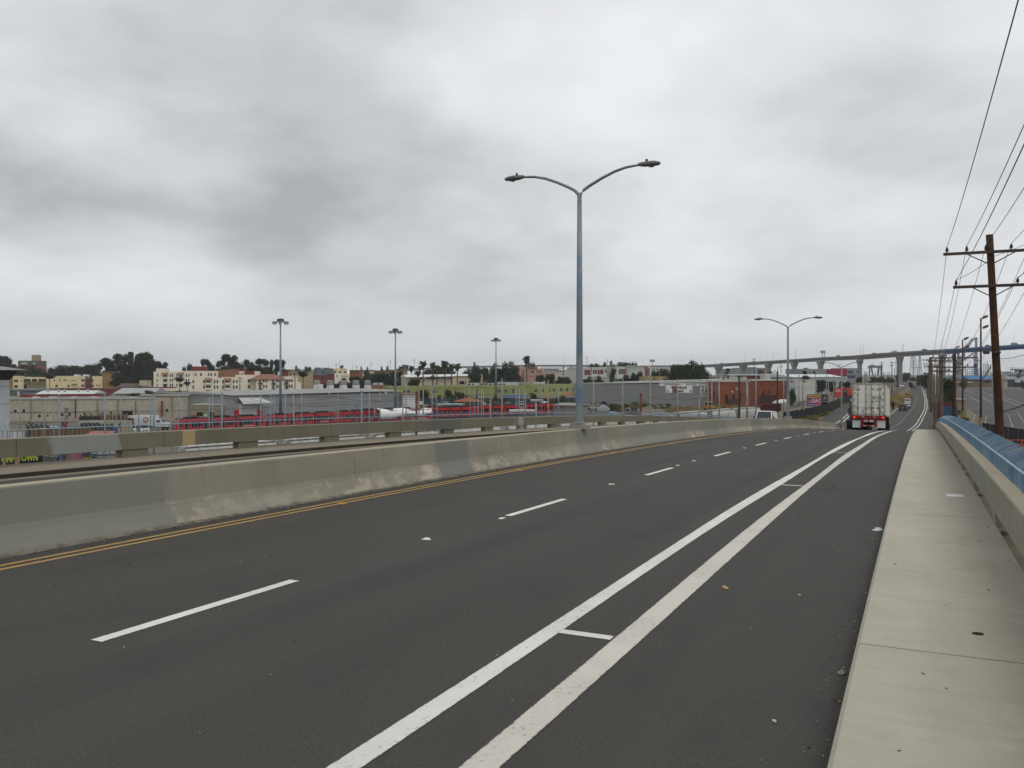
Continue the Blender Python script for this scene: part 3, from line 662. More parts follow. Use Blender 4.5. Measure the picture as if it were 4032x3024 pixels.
def container_truck():
    s_, l_ = 73.9, -3.85
    r = thing('container_truck', 'semi truck hauling a white refrigerated shipping container on a red chassis', 'truck', W(s_, l_, .004), heading(s_)); r.rotation_euler = (0, pitch_at(78), heading(s_) + .012)
    MWc = mat('d3d3cb', .5, .06, .9, .3, 0, 0, .25); MP = mat('a39f90', .55, .1, 3); MS = mat('8f897a', .5, .2, 5, .3, .3); MR = mat('7a1c1c', .5, .2, 2)
    b, t = 1.14, 3.73
    side = MB()
    for sg in (-1, 1):
        n = 44
        for i in range(n):
            x0, x1 = .12 + i * 12.0 / n, .12 + (i + 1) * 12.0 / n; y0 = sg * (1.205 if i % 2 else 1.18)
            side.box(x0, x1, min(y0, y0 - sg * .03), max(y0, y0 - sg * .03), b + .14, t - .1)
    obj('container_wall', side, MWc, r)
    obj('container_body', MB().box(.1, 12.15, -1.16, 1.16, b + .02, t - .02), MWc, r)
    fr = MB()
    for sg in (-1, 1):
        for x0 in (0, 12.04): fr.box(x0, x0 + .15, sg * 1.22 - (.12 if sg > 0 else 0), sg * 1.22 + (0 if sg > 0 else .12), b, t)
        fr.box(.15, 12.04, sg * 1.21 - (.1 if sg > 0 else 0), sg * 1.21 + (0 if sg > 0 else .1), t - .1, t - .004); fr.box(.15, 12.04, sg * 1.21 - (.1 if sg > 0 else 0), sg * 1.21 + (0 if sg > 0 else .1), b + .002, b + .14)
    fr.box(0, .15, -1.1, 1.1, t - .12, t - .002); fr.box(0, .15, -1.1, 1.1, b + .002, b + .16)
    obj('container_frame', fr, MP, r)
    for sg in (-1, 1):
        d = obj('door', MB().box(.03, .09, sg * .02 if sg > 0 else -1.09, 1.09 if sg > 0 else -.02, b + .18, t - .14), MWc, r)
        for yb in (.20, .80):
            bar = obj('lock_bar', MB().tube([(-.02, sg * yb * 1.0, b + .05), (-.02, sg * yb, t - .06)], .026, 8), MS, d, smooth=True)
            for zc in (b + .1, b + .55, b + 1.1, b + 1.65, b + 2.15, t - .1): obj('bar_bracket', MB().cbox(0, sg * yb, zc, .05, .13, .09), MS, d)
            obj('handle', MB().cbox(-.05, sg * (yb + .02), b + .66, .03, .42, .045), MS, d)
        for i in range(5): obj('hinge', MB().cbox(.0, sg * 1.09, b + .3 + i * .5, .06, .26, .1), MP, d)
        for zc in (b + .06, t - .06): obj('corner_casting', MB().cbox(.05, sg * 1.13, zc, .16, .17, .115), mat('6f6a5c', .6), r)
    # marks on the doors (left of the picture is +y)
    text('Dole', .24, mat('b5221f', .6, .05), r, (.022, .93, t - .52), (math.radians(90), 0, math.radians(-90)), .003, 1.3, bold=.006)
    gm = mat('9a9788', .7, .15, 14); 
    for (y0, y1, z0, z1, mm) in ((-.18, -.42, t - .42, t - .58, gm), (-.55, -.95, t - .42, t - .58, gm), (-.18, -.55, t - 1.02, t - 1.3, gm), (-.62, -.95, t - 1.02, t - 1.3, gm), (-.18, -.38, t - 1.36, t - 1.62, gm), (-.44, -.9, t - 1.40, t - 1.5, gm), (-.14, -.95, t - 1.7, t - 1.74, gm), (-.1, -.42, t - 1.86, t - 2.08, mat('a8876a', .7)), (-.6, -.82, t - 1.85, t - 2.08, mat('8f8374', .7))):
        obj('door_decal', MB().box(.018, .028, y1, y0, z1, z0), mm, r)
    obj('warning_triangle', MB().prism([(-.2, b + .22), (-.46, b + .22), (-.33, b + .44)], .018, .028, 'x'), mat('b98220', .6, .05), r)
    for yc, hh in ((.42, '6f8f9c'), (-.82, '3f6f78')): obj('round_decal', MB().lathe([(.095, .018), (.095, .028)], 14, (0, yc, b + .33), 'x'), mat(hh, .6, .3, 20), r)
    text('MNBU 382917 4', .1, mat('6d6a60', .7), r, (.016, -.56, t - .5), (math.radians(90), 0, math.radians(-90)), .002) if False else None
    # chassis
    ch = MB().box(.02, 9.6, -.52, -.36, .74, 1.1).box(.02, 9.6, .36, .52, .74, 1.1)
    for i in range(5): ch.box(.4 + i * 2.2, .55 + i * 2.2, -.36, .36, .85, 1.0)
    obj('chassis', ch, MR, r)
    rb = MB().box(-.04, .1, -1.2, 1.2, .86, 1.12).box(-.03, .08, -.52, -.36, .36, .86).box(-.03, .08, .36, .52, .36, .86).box(-.04, .08, -.62, .62, .28, .42)
    obj('rear_bumper', rb, MR, r)
    for sg in (-1, 1):
        obj('tail_light', MB().lathe([(.07, -.075), (.07, -.035)], 12, (0, sg * 1.05, 1.0), 'x'), M_TAIL, r)
        obj('tail_light', MB().cbox(-.05, sg * .84, 1.0, .03, .16, .09), M_TAILOFF, r)
        obj('mud_flap', MB().box(.12, .14, min(sg * .58, sg * 1.2), max(sg * .58, sg * 1.2), .18, .78), mat('c4c6c6', .6, .08, 3), r)
        for x_ in (.85, 2.1):
            for yy in (.76, 1.06): wheel(r, x_, sg * yy, .5, .27)
        obj('landing_leg', MB().box(7.4, 7.55, sg * .75 - .06, sg * .75 + .06, .25, .9), M_BLK, r)
        obj('reflector', MB().cbox(-.046, sg * .3, .35, .012, .24, .05), mat('d6d1c6', .4), r)
        obj('reflector', MB().cbox(-.046, sg * .42, 1.04, .012, .14, .045), mat('d6d1c6', .4), r)
    for yc in (.2, -.2): obj('number_plate', MB().cbox(-.052, yc, .72, .015, .3, .15), mat('a49d90' if yc > 0 else 'b7b4a8', .5), r)
    obj('plate_panel', MB().box(-.044, -.03, -.36, .36, .56, .86), mat('3a1615', .6), r)
    for x_ in (.85, 2.1): obj('axle', MB().tube([(x_, -1.0, .5), (x_, 1.0, .5)], .07, 8), M_BLK, r)
    tractor(r, 8.9, 'b9babb')
    return r
container_truck()
r = thing('bobtail_truck', 'dark semi tractor with dual rear wheels ahead of and left of the container truck', 'truck', W(107, -7.05, .004), heading(107)); r.rotation_euler = (0, pitch_at(110), heading(107))
tractor(r, 0, '2b3032')
vp = SL(*P(3017, 1621, 105)[:2]); v = car('cargo_van', 'white cargo van coming up behind the median barrier', 'van', 'd9dbd9', W(vp[0], vp[1], .004), heading(vp[0]) + math.pi, 'van', None, -pitch_at(vp[0]))
def on_road(u, v): 
    x, y, z = G(u, v, EYE - 9.6 + .004); s, l = SL(x, y); return (x, y, EYE + zr(s) + .004), heading(s)
for nm, lb, kd, col, (u, v), opp, cat, li in (
    ('suv', 'black suv braking in the left lane, nearest car beyond the truck', 'suv', '1d1f21', Z7(1266, 1103), 0, 'suv', 0),
    ('sedan', 'silver sedan just ahead of the black suv', 'sedan', 'b4b8ba', Z7(1333, 1066), 0, 'car', 0),
    ('estate_car', 'white suv ahead of the silver sedan in the queue', 'suv', 'c3c6c7', Z7(1343, 1002), 0, 'suv', 0),
    ('suv', 'dark red suv far down the straight road', 'suv', '8a2423', Z7(1460, 752), 0, 'suv', 0),
    ('sedan', 'small orange red car in the far queue of traffic', 'sedan', 'a2402c', Z7(1512, 702), 0, 'car', 0),
    ('sedan', 'small white car in the far queue of traffic', 'sedan', 'cdd0d0', Z7(1589, 698), 0, 'car', 0),
    ('pickup_truck', 'small dark pickup farthest right in the far traffic queue', 'pickup', '2d3033', Z7(1636, 706), 0, 'pickup', 0),
    ('sedan', 'oncoming dark car on the far left lanes', 'sedan', '3b4145', Z7(1165, 716), 1, 'car', 0),
    ('pickup_truck', 'oncoming pickup with bright headlights beside the dirt median', 'pickup', '5c6062', Z7(1252, 712), 1, 'pickup', 1)):
    loc, hd = on_road(u, v); car(nm, lb, kd, col, loc, hd + (math.pi if opp else 0), cat, None, 0, li)
# ------------------------------------------------------------------ buildings: a front line between two pixels columns at two depths, parts placed on it
M_PANE = glass('2c3236', .15); M_PANEB = glass('3d4a54', .15); M_DARK = mat('1b1a19', .8)
UNIT = {}; M_FROOF = mat('85837c', .9, .12, .3)
def unit_box(m):
    if m.name not in UNIT: UNIT[m.name] = MB().box(0, 1, 0, 1, 0, 1).mesh('pane', m)
    return UNIT[m.name]
class Bld:
    def __init__(s, name, label, Z, xL, DL, xR, DR, cat='building', group=None, zb=None):
        s.Z = Z; uL = Z(xL, 0)[0]; uR = Z(xR, 0)[0]
        s.A = (XU(uL, DL), DL); B = (XU(uR, DR), DR)
        L = math.hypot(B[0] - s.A[0], B[1] - s.A[1]); s.e = ((B[0] - s.A[0]) / L, (B[1] - s.A[1]) / L); s.L = L
        s.zb = min(ground(*s.A), ground(*B)) if zb is None else zb
        s.r = thing(name, label, cat, (s.A[0], s.A[1], s.zb), math.atan2(s.e[1], s.e[0]), group)
    def pt(s, x, y, Z=None, dy=0.0):
        u, v = (Z or s.Z)(x, y); t = (u - 2016) / F; ax = s.A[0] - s.e[1] * dy; ay = s.A[1] + s.e[0] * dy
        k = (t * ay - ax) / (s.e[0] - t * s.e[1]); Y = ay + k * s.e[1]
        return k, EYE - (v - HOR) / F * Y - s.zb
    def rect(s, x0, y0, x1, y1, Z=None, dy=0.0):
        a, zt = s.pt(x0, y0, Z, dy); b, _ = s.pt(x1, y0, Z, dy); _, zb = s.pt((x0 + x1) / 2, y1, Z, dy); _, zt = s.pt((x0 + x1) / 2, y0, Z, dy); return a, b, zb, zt
    def wall(s, x0, yt, x1, yb, m, depth=12.0, y0=0.0, wins=(), pane=None, name='wall', Z=None, cap=None, rev=.22, mull=False):
        a, b, zb, zt = s.rect(x0, yt, x1, yb if yb is not None else yt + 1, Z, y0)
        if yb is None: zb = -.6
        holes = []
        for w in wins:
            p, q, c, d = s.rect(*w[:4], Z=Z, dy=y0); p = max(p, a + .05); q = min(q, b - .05); c = max(c, zb + .05); d = min(d, zt - .05)
            if q - p > .05 and d - c > .05: holes.append((p, q, c, d))
        xs = sorted({a, b} | {h[0] for h in holes} | {h[1] for h in holes}); zs = sorted({zb, zt} | {h[2] for h in holes} | {h[3] for h in holes})
        mb = MB()
        for i in range(len(xs) - 1):
            for j in range(len(zs) - 1):
                cx, cz = (xs[i] + xs[i + 1]) / 2, (zs[j] + zs[j + 1]) / 2
                if any(h[0] < cx < h[1] and h[2] < cz < h[3] for h in holes): continue
                mb.quad((xs[i], y0, zs[j]), (xs[i + 1], y0, zs[j]), (xs[i + 1], y0, zs[j + 1]), (xs[i], y0, zs[j + 1]))
        y1 = y0 + depth
        for p, q, c, d in holes:
            mb.quad((p, y0, c), (p, y0 + rev, c), (p, y0 + rev, d), (p, y0, d)); mb.quad((q, y0, c), (q, y0, d), (q, y0 + rev, d), (q, y0 + rev, c))
            mb.quad((p, y0, c), (q, y0, c), (q, y0 + rev, c), (p, y0 + rev, c)); mb.quad((p, y0, d), (p, y0 + rev, d), (q, y0 + rev, d), (q, y0, d))
        mb.quad((a, y0, zb), (a, y0, zt), (a, y1, zt), (a, y1, zb)); mb.quad((b, y0, zb), (b, y1, zb), (b, y1, zt), (b, y0, zt)); mb.quad((a, y1, zb), (a, y1, zt), (b, y1, zt), (b, y1, zb))
        if depth > 1.5: obj('flat_roof', MB().box(a + .01, b - .01, y0 + .15, y1 - .01, zt - .35, zt - .12), M_FROOF, s.r); mb.quad((a, y0, zt), (b, y0, zt), (b, y0 + .15, zt), (a, y0 + .15, zt))
        else: mb.quad((a, y0, zt), (b, y0, zt), (b, y1, zt), (a, y1, zt))
        w = obj(name, mb, m, s.r); um = unit_box(pane or M_PANE)
        for p, q, c, d in holes:
            o = link('window', um, s.r, (p, y0 + rev - .03, c), 0, (q - p, .03, d - c))
            if mull: link('mullion', unit_box(mat('c2c0b8', .6)), o, (.47, -2.2, 0), 0, (.06, 1.5, 1))
        if cap: obj('roof_edge', MB().box(a - .12, b + .12, y0 - .12, y1 + .12, zt + .003, zt + .28), cap, s.r)
        return w
    def box(s, name, x0, yt, x1, yb, m, y0, depth, Z=None, parent=None):
        a, b, zb, zt = s.rect(x0, yt, x1, yb, Z, y0)
        return obj(name, MB().box(a, b, y0, y0 + depth, zb, zt), m, parent or s.r)
    def awning(s, x0, yt, x1, yb, m, out=1.4, Z=None, name='awning'):
        a, b, zb, zt = s.rect(x0, yt, x1, yb, Z)
        return obj(name, MB().hexa([(a, -out, zb - .12), (b, -out, zb - .12), (b, .02, zt - .12), (a, .02, zt - .12), (a, -out, zb), (b, -out, zb), (b, .02, zt), (a, .02, zt)]), m, s.r)
    def gable(s, x0, yt, x1, yb, m, depth, y0=-.6, name='roof', Z=None, inset=0.0):
        a, b, zb, _ = s.rect(x0, yt, x1, yb, Z, y0); y1 = y0 + depth; ym = (y0 + y1) / 2; zt = s.rect(x0, yt, x1, yb, Z, ym)[3]
        mb = MB(); mb.v = [(a, y0, zb), (b, y0, zb), (b, y1, zb), (a, y1, zb), (a + inset, ym, zt), (b - inset, ym, zt)]
        mb.f = [(3, 2, 1, 0), (0, 1, 5, 4), (2, 3, 4, 5), (1, 2, 5), (3, 0, 4)]
        return obj(name, mb, m, s.r)
STU = mat('d3c49c', .85, .07, .3); STUW = mat('ded5c2', .85, .07, .3); OCH = mat('8d7245', .85, .1, .3); REDST = mat('7a3a34', .8, .1, .4); REDT = mat('8c6450', .8, .2, 1.5); TAN = mat('a3906c', .85, .1, .4)
GREYM = mat('8d9092', .6, .06, .2, .3, .1, 0, .2); WHITER = mat('c9ccca', .6, .08, .3); CONC = mat('a7a191', .9, .12, .25, .2, 0, 0, .3)
# -- signal tower at the left edge
b = Bld('signal_tower', 'white tower with flared dark window band and shallow roof at the left edge', Z1, -771, 130, -232, 130, 'building')
b.wall(-771, 490, -232, None, mat('b9bec4', .7, .06, .4), 7)
for yy in (575, 812): b.box('seam', -771, yy, -231.5, yy + 6, mat('6f7478', .7), -.03, 7.06)
a, c, zb, zt = b.rect(-771, 360, -232, 488); a2, c2, _, _ = b.rect(-821, 360, -182, 488)
wb = MB().hexa([(a, 0.0, zb), (c, 0.0, zb), (c, 7, zb), (a, 7, zb), (a2, -1.3, zt), (c2, -1.3, zt), (c2, 8.3, zt), (a2, 8.3, zt)]); obj('window_band', wb, glass('16181a', .25), b.r)
for i in range(16):
    t = i / 15.0; mb = MB().tube([(a + (c - a) * t, -.03, zb), (a2 + (c2 - a2) * t, -1.33, zt)], .05, 5); obj('mullion', mb, mat('33373a', .6), b.r)
    mb = MB().tube([(c + .03, 7 * t, zb), (c2 + .03, -1.3 + 9.6 * t, zt)], .05, 5); obj('mullion', mb, mat('33373a', .6), b.r)
b.gable(-871, 272, -158, 352, mat('8e8d87', .8, .1, 1), 10.6, -1.8, inset=4)
# -- far dark building with stair tower on the hill
b = Bld('office_block', 'distant dark block with green and white sign and tan stair tower above the trees', Z1, 235, 900, 478, 900)
b.wall(235, 300, 475, None, mat('8a4a3a', .8), 20); b.wall(236, 232, 474, 300, mat('57504b', .8), 20, -.3); b.wall(412, 157, 477, 232, mat('9a8a6c', .8), 9, 3)
b.box('sign', 278, 252, 358, 284, mat('8fae90', .6), -.6, .25); b.box('sign', 430, 256, 458, 290, mat('9fb09f', .6), -.6, .25)
# -- cream apartments with ochre ends
b = Bld('apartment_block', 'low cream apartment block with ochre ends behind the single fan palm', Z1, 112, 560, 1496, 575)
b.wall(112, 428, 168, None, OCH, 14, .5); b.wall(170, 440, 308, None, STU, 14, 0, [(182, 480, 236, 515), (182, 553, 236, 588), (278, 486, 288, 512), (278, 560, 288, 580)], cap=STUW)
b.wall(308, 448, 602, 472, STU, 13, .3); b.wall(308, 472, 602, None, mat('7d7457', .8), 8, 3.0, [(330, 480, 398, 540), (410, 480, 480, 540), (495, 480, 560, 540)]); b.box('balcony', 308, 505, 602, 545, mat('6d664d', .8), 0, 3); b.box('balcony', 348, 548, 602, 604, mat('77705a', .8), -.4, 1)
for x in (402, 487): b.box('post', x, 455, x + 12, 505, STUW, .1, .5)
b.wall(602, 440, 1108, None, STU, 14, 0, [(832, 478, 846, 502), (856, 478, 870, 502), (722, 548, 754, 580), (882, 548, 906, 580), (922, 490, 990, 498), (1060, 475, 1100, 505), (1060, 545, 1100, 575), (700, 478, 720, 500), (770, 480, 790, 500)], cap=STUW)
b.box('canopy', 930, 536, 1005, 542, mat('6f5a40', .8), -1.2, 1.3)
b.wall(1108, 465, 1202, None, REDST, 12, -.8, [(1125, 470, 1185, 510), (1130, 550, 1180, 590)]); b.wall(1202, 435, 1366, None, STU, 14, 0, [(1204, 478, 1224, 505), (1204, 550, 1224, 575), (1258, 545, 1274, 570), (1288, 545, 1304, 570)])
b.wall(1336, 378, 1496, None, OCH, 12, -.3, [(1392, 480, 1406, 500), (1392, 550, 1406, 570)]); b.box('roof_slab', 1322, 372, 1506, 382, mat('5c5c58', .8), -1, 14)
for x0, x1 in ((965, 1030), (1082, 1158)): b.box('roof_unit', x0, 414, x1, 436, WHITER, 2, 5)
for x0, x1 in ((320, 392), (408, 480), (492, 560), (690, 800)): b.box('solar_panel', x0, 428, x1, 441, mat('34383c', .4), 3, 3)
# -- low roofs in front of it
b = Bld('workshop', 'low teal grey workshop behind the concrete warehouse', Z1, 128, 395, 462, 395)
b.wall(130, 622, 460, None, mat('64706f', .8, .1, .4), 18, 0, [(176, 668, 232, 712), (136, 668, 160, 710)], M_PANEB); b.box('roof_edge', 126, 606, 464, 622, mat('7a8482', .8), -.6, 19); b.box('chimney', 228, 632, 244, 722, WHITER, -1, .8)
b = Bld('long_shed', 'low white roofed shed with brick red front wall', Z1, 262, 372, 1528, 380)
b.wall(262, 672, 1320, None, REDST, 18); b.gable(455, 622, 1222, 668, WHITER, 22, -.2); 
for x in (610, 750, 830, 1005, 1130): b.box('roof_vent', x, 608, x + 22, 640, mat('a3a7a6', .6), 6, 1.5)
b = Bld('brick_store', 'low dark red brick store with flat roof behind the white roofed shed', Z1, 590, 430, 1530, 430)
b.wall(590, 594, 1528, None, mat('6d3c34', .85, .15, .5), 12)
b = Bld('gabled_shed', 'grey gabled shed with pale metal roof beside the eucalyptus trees', Z1, 1480, 400, 1992, 400)
b.wall(1500, 662, 1985, None, mat('8b8a83', .8), 18); b.gable(1470, 590, 1992, 664, mat('9fa3a2', .6, .08, .5), 20)
b = Bld('store_shed', 'brown roofed hut beside a cream block below the eucalyptus trees', Z1, 1500, 450, 1920, 450)
b.wall(1505, 580, 1900, None, mat('8d8471', .8), 9); b.gable(1520, 530, 1830, 582, mat('5f5147', .85, .2, 1), 12); b.wall(1822, 490, 1915, None, mat('b7ad96', .8), 6, 2)
# -- concrete warehouse
b = Bld('concrete_warehouse', 'long grey concrete warehouse with small square windows behind the yard', Z1, 118, 252, 2390, 258)
holes = [(182, 875, 218, 912), (292, 870, 328, 907), (497, 937, 532, 975), (612, 935, 634, 965), (796, 922, 828, 958), (893, 918, 924, 955), (184, 1024, 222, 1060), (294, 1020, 330, 1052), (1440, 895, 1468, 925), (1596, 886, 1735, 944), (1350, 902, 1362, 930), (1890, 880, 1955, 925)]
b.wall(118, 735, 1992, None, CONC, 30, 0, holes, M_DARK); b.wall(10, 768, 748, None, CONC, 30, .02, [(383, 962, 412, 1000)], M_DARK, Z=Z2)
b.wall(700, 765, 1382, None, mat('9e9888', .9, .12, .25, .2, 0, 0, .3), 30, .05, [], M_DARK, Z=Z2)
for x in (390, 1258, 1525): b.box('pilaster', x, 738, x + 14, 1050, mat('88836f', .9), -.35, .4)
for x in (455, 700): b.box('pilaster', x, 780, x + 16, 1080, mat('88836f', .9), -.35, .4, Z=Z2)
b.box('roof_edge', 116, 712, 1994, 736, mat('a9a9a2', .7), -.3, .8); b.box('roof_edge', 10, 742, 1384, 768, mat('a9a9a2', .7), -.32, .8, Z=Z2)
b.box('downpipe', 978, 738, 990, 985, mat('4c4a45', .7), -.3, .25); b.box('downpipe', 1762, 760, 1774, 965, mat('77746a', .7), -.3, .25); b.box('duct', 840, 850, 876, 880, mat('777468', .8), -.8, .8); b.box('duct', 848, 945, 872, 978, mat('777468', .8), -.8, .8)
b.box('red_standpipe', 308, 845, 332, 1060, mat('8c2f26', .6), -1, .5, Z=Z2)
for x0, x1 in ((385, 505), (600, 730), (890, 1010), (1130, 1270), (1640, 1760), (1780, 1900)): 
    a, c, zb, zt = b.rect(x0, 702, x1, 718, None, 4); obj('skylight', MB().hexa([(a, 3, zb), (c, 3, zb), (c, 7, zb), (a, 7, zb), (a + 1.6, 4, zt), (c - 1.6, 4, zt), (c - 1.6, 6, zt), (a + 1.6, 6, zt)]), mat('c6cbc9', .4), b.r)
b.box('conduit', 118, 903, 1990, 907, mat('6f6b60', .7), -.12, .1)
# -- annex
b = Bld('block_annex', 'low beige block annex with a red base stripe between warehouse and grey hall', Z2, 742, 242, 1372, 243)
b.wall(742, 905, 1372, None, mat('85806f', .9, .1, .4), 14, 0, [(826, 1008, 915, 1062), (994, 1008, 1050, 1060), (1062, 1008, 1084, 1060)], M_DARK); b.box('red_stripe', 744, 1048, 824, 1078, mat('8e2f2a', .7), -.04, .05); b.box('red_stripe', 1090, 1044, 1368, 1070, mat('8e2f2a', .7), -.04, .05); b.box('meter_box', 940, 1036, 970, 1068, WHITER, -.3, .3)
b.box('roof_edge', 740, 896, 1374, 906, mat('a19c8a', .8), -.15, 14.3)
# -- grey metal hall with porch
b = Bld('metal_hall', 'large grey metal hall with five round roof vents and a white roller door porch', Z2, 1372, 244, 4022 - 0, 300)
b.wall(1372, 760, 2212, None, GREYM, 40, 0); b.wall(160, 735, 1795, None, mat('898c8e', .6, .06, .2, .3, .1, 0, .2), 40, .02, Z=Z3)
a, zt = b.pt(1372, 758); c, zt2 = b.pt(1795, 690, Z3); c0, zr_ = b.pt(1380, 700, None, 17); _, zr2 = b.pt(1500, 658, Z3, 17)
obj('roof', MB().hexa([(a - .5, -.6, zt - .1), (c + .3, -.6, zt2 - .1), (c + .3, 41, zt2 + .3), (a - .5, 41, zt), (a - .4, 17, zr_), (c - .5, 17, zr2), (c - .5, 22, zr2), (a - .4, 22, zr_)]), mat('979893', .7, .06, .3), b.r)
b.wall(1368, 878, 1782, None, GREYM, 4.2, -4.2, []); b.box('roller_door', 1444, 884, 1702, 1062, mat('b5b8b6', .5, .06, .6), -4.26, .06)
for i in range(7): b.box('door_slat', 1446, 900 + i * 22, 1700, 903 + i * 22, mat('8f9291', .5), -4.29, .03)
for x0, x1 in ((1370, 1444), (1703, 1782)): b.box('red_panel', x0, 974, x1, 1062, mat('a32427', .6, .08, 1), -4.26, .06)
a, c, zb, zt = b.rect(1318, 790, 1752, 868); obj('porch_roof', MB().hexa([(a, -6.2, zb - .2), (c, -6.2, zb - .2), (c - .5, 0, zt - .2), (a + 2.5, 0, zt - .2), (a, -6.2, zb), (c, -6.2, zb), (c - .5, 0, zt), (a + 2.5, 0, zt)]), mat('b7b9b4', .6, .06, .8), b.r)
for x0, x1, Z_ in ((513, 578, Z3), (706, 770, Z3), (897, 962, Z3), (1082, 1144, Z3), (1252, 1312, Z3)):
    a, c, zb, zt = b.rect(x0, 552, x1, 672, Z_, 19); xc = (a + c) / 2; w = (c - a) / 2 * 1.12; y_ = 19
    vs = 1.075; hh = zt - zb
    v = obj('roof_vent', MB().box(xc - w * .8, xc + w * .8, y_ - w * .8, y_ + w * .8, zb - .6, zb + hh * .52), WHITER, b.r)
    obj('vent_cowl', MB().lathe([(w * .95, zb + hh * .56), (w * 1.02, zb + hh * .6), (w * 1.02, zb + hh * 1.0), (w * .6, zb + hh * 1.08)], 16, (xc, y_, 0)), mat('8d8f8c', .5, .1, 1, .3, .3), v)
b.box('roof_unit', 580, 600, 636, 680, WHITER, 17, 3, Z=Z3)
for x in (720, 1540): b.box('wall_light', x, 708, x + 16, 748, mat('c9cbc8', .5), -.5, .5, Z=Z3)
b = Bld('white_shed', 'white shed with red eave at the right end of the grey hall', Z3, 1797, 292, 1975, 294)
b.wall(1797, 748, 1973, None, mat('c2c6c8', .6, .06, .4), 10); b.box('roof_edge', 1790, 736, 1985, 750, mat('9a6a58', .7), -.4, 11)
# -- white apartments
PB = glass('3a3833', .3); PW = M_PANEB
def cols(xs, rows, w): return [(x, r0, x + w, r1) for x in xs for r0, r1 in rows]
b = Bld('apartment_block', 'rear white apartment block with stepped parapet left of the palms', Z2, 202, 500, 1136, 505)
rw = [(450, 494), (524, 566), (594, 636)]
b.wall(202, 415, 620, None, STUW, 14, 0, cols([246], rw, 18) + cols([435, 466], rw, 20) + cols([532], rw, 18) + cols([340, 575], [(460, 498), (526, 570), (598, 640)], 58), PW, mull=False)
b.wall(240, 372, 380, 416, STUW, 8, .01); b.wall(620, 408, 1134, None, STUW, 14, .03, cols([668, 704], rw, 20) + [(770, 440, 781, 462), (803, 440, 825, 480), (876, 440, 905, 480), (990, 440, 1014, 480), (1028, 440, 1052, 480), (1084, 440, 1108, 480)], PW)
for x in (322, 548): b.awning(x, 430, x + 95, 460, REDT)
for x in (338, 573): 
    for y in (498, 570): b.box('balcony', x, y, x + 64, y + 22, STUW, -1.2, 1.2)
b.box('red_base', 204, 640, 535, 656, REDST, -.1, .1); b.wall(750, 342, 950, 408, REDST, 8, 8); b.wall(1132, 392, 1420, None, REDT, 12, 2, []); b.wall(1310, 375, 1516, None, REDST, 9, 9)
b.wall(1380, 412, 1725, None, STUW, 8, 6, [(1425, 445, 1450, 460), (1476, 442, 1502, 460)]); b.wall(1520, 412, 1665, 462, REDST, 1, 5.5)
b = Bld('apartment_block', 'front white apartment block with awning balconies behind the grey hall', Z2, 716, 430, 1700, 440)
rw = [(540, 586), (620, 668), (702, 736)]
b.wall(720, 510, 1186, None, STUW, 14, 0, cols([765], rw, 25) + cols([1076, 1116], rw, 24) + cols([922], rw, 24), PW); b.wall(1186, 498, 1692, None, STUW, 14, .6, cols([1200], rw, 22) + cols([1355, 1398], rw, 24) + [(1570, 530, 1602, 578), (1570, 612, 1602, 662), (1665, 535, 1678, 552), (1665, 618, 1678, 634)], PW)
for x in (965, 1243):
    for y in (545, 622, 704): b.box('balcony_opening', x, y, x + 64, y + 45, PB, -.32, .3); b.box('balcony', x - 4, y + 32, x + 70, y + 60, STUW, -1.5, 1.15)
for x in (945, 1222): b.awning(x, 510, x + 106, 546, REDT, 2.0)
b.wall(1390, 465, 1692, 500, STUW, 10, 3)
b = Bld('apartment_block', 'white apartment wing with red tiled roof and paired balconies', Z2, 1690, 436, 2360, 446)
rw = [(530, 574), (610, 656)]
b.wall(1692, 528, 2164, None, STUW, 13, 0, cols([1790, 1828, 1984, 2016], rw, 24) + cols([1733, 1925, 2106], [(540, 602), (618, 684)], 28), PW)
for x in (1728, 1920, 2102):
    for y in (582, 662): b.box('balcony', x, y, x + 60, y + 22, mat('4a443d', .7), -1.2, 1.2)
b.gable(1612, 455, 2172, 530, REDT, 16, -1.0, inset=6)
b.wall(80, 488, 268, None, STUW, 11, -.6, cols([136, 170], [(528, 572), (605, 656)], 25) + [(85, 540, 130, 600), (85, 615, 130, 680)], PW, Z=Z3); b.wall(268, 575, 318, None, STUW, 9, -.5, Z=Z3)
# -- coloured town blocks
b = Bld('town_house', 'tan and brick red town block behind the white apartments', Z3, 48, 620, 472, 620)
b.wall(60, 398, 128, None, REDST, 12); b.wall(128, 405, 470, None, mat('a89a7a', .85), 12, .3, [(146, 440, 176, 470), (205, 440, 235, 470), (330, 440, 360, 470)]); b.box('roof_slab', 50, 386, 474, 396, mat('5b5048', .8), -1, 13)
b = Bld('modern_block', 'grey over dark red modern block with saw tooth roof', Z3, 486, 590, 802, 590)
b.wall(488, 470, 700, None, REDST, 14, 0, [(510, 485, 585, 496), (610, 485, 650, 540)]); b.wall(690, 445, 800, None, mat('6d3136', .8), 14, -.6, [(742, 470, 762, 498)])
b.wall(490, 398, 790, 470, mat('6a7276', .8), 14, -.3, [(495, 415, 515, 458), (522, 415, 542, 458), (615, 415, 645, 458), (655, 415, 672, 458), (725, 410, 742, 430)], M_PANEB)
a, c, zb, zt = b.rect(490, 355, 640, 400); obj('roof', MB().prism([(a, zb - .02), (a, zt - 2), (a + (c - a) * .25, zt), (c, zb + .6), (c, zb - .02)], -.3, 13), mat('646c70', .8), b.r); a, c, zb, zt = b.rect(640, 358, 790, 400); obj('roof', MB().prism([(a, zb - .02), (a, zt), (c, zb + .8), (c, zb - .02)], -.3, 13), mat('646c70', .8), b.r)
b = Bld('modern_block', 'cream modern block with dark square windows beside the saw tooth one', Z3, 788, 590, 1020, 592)
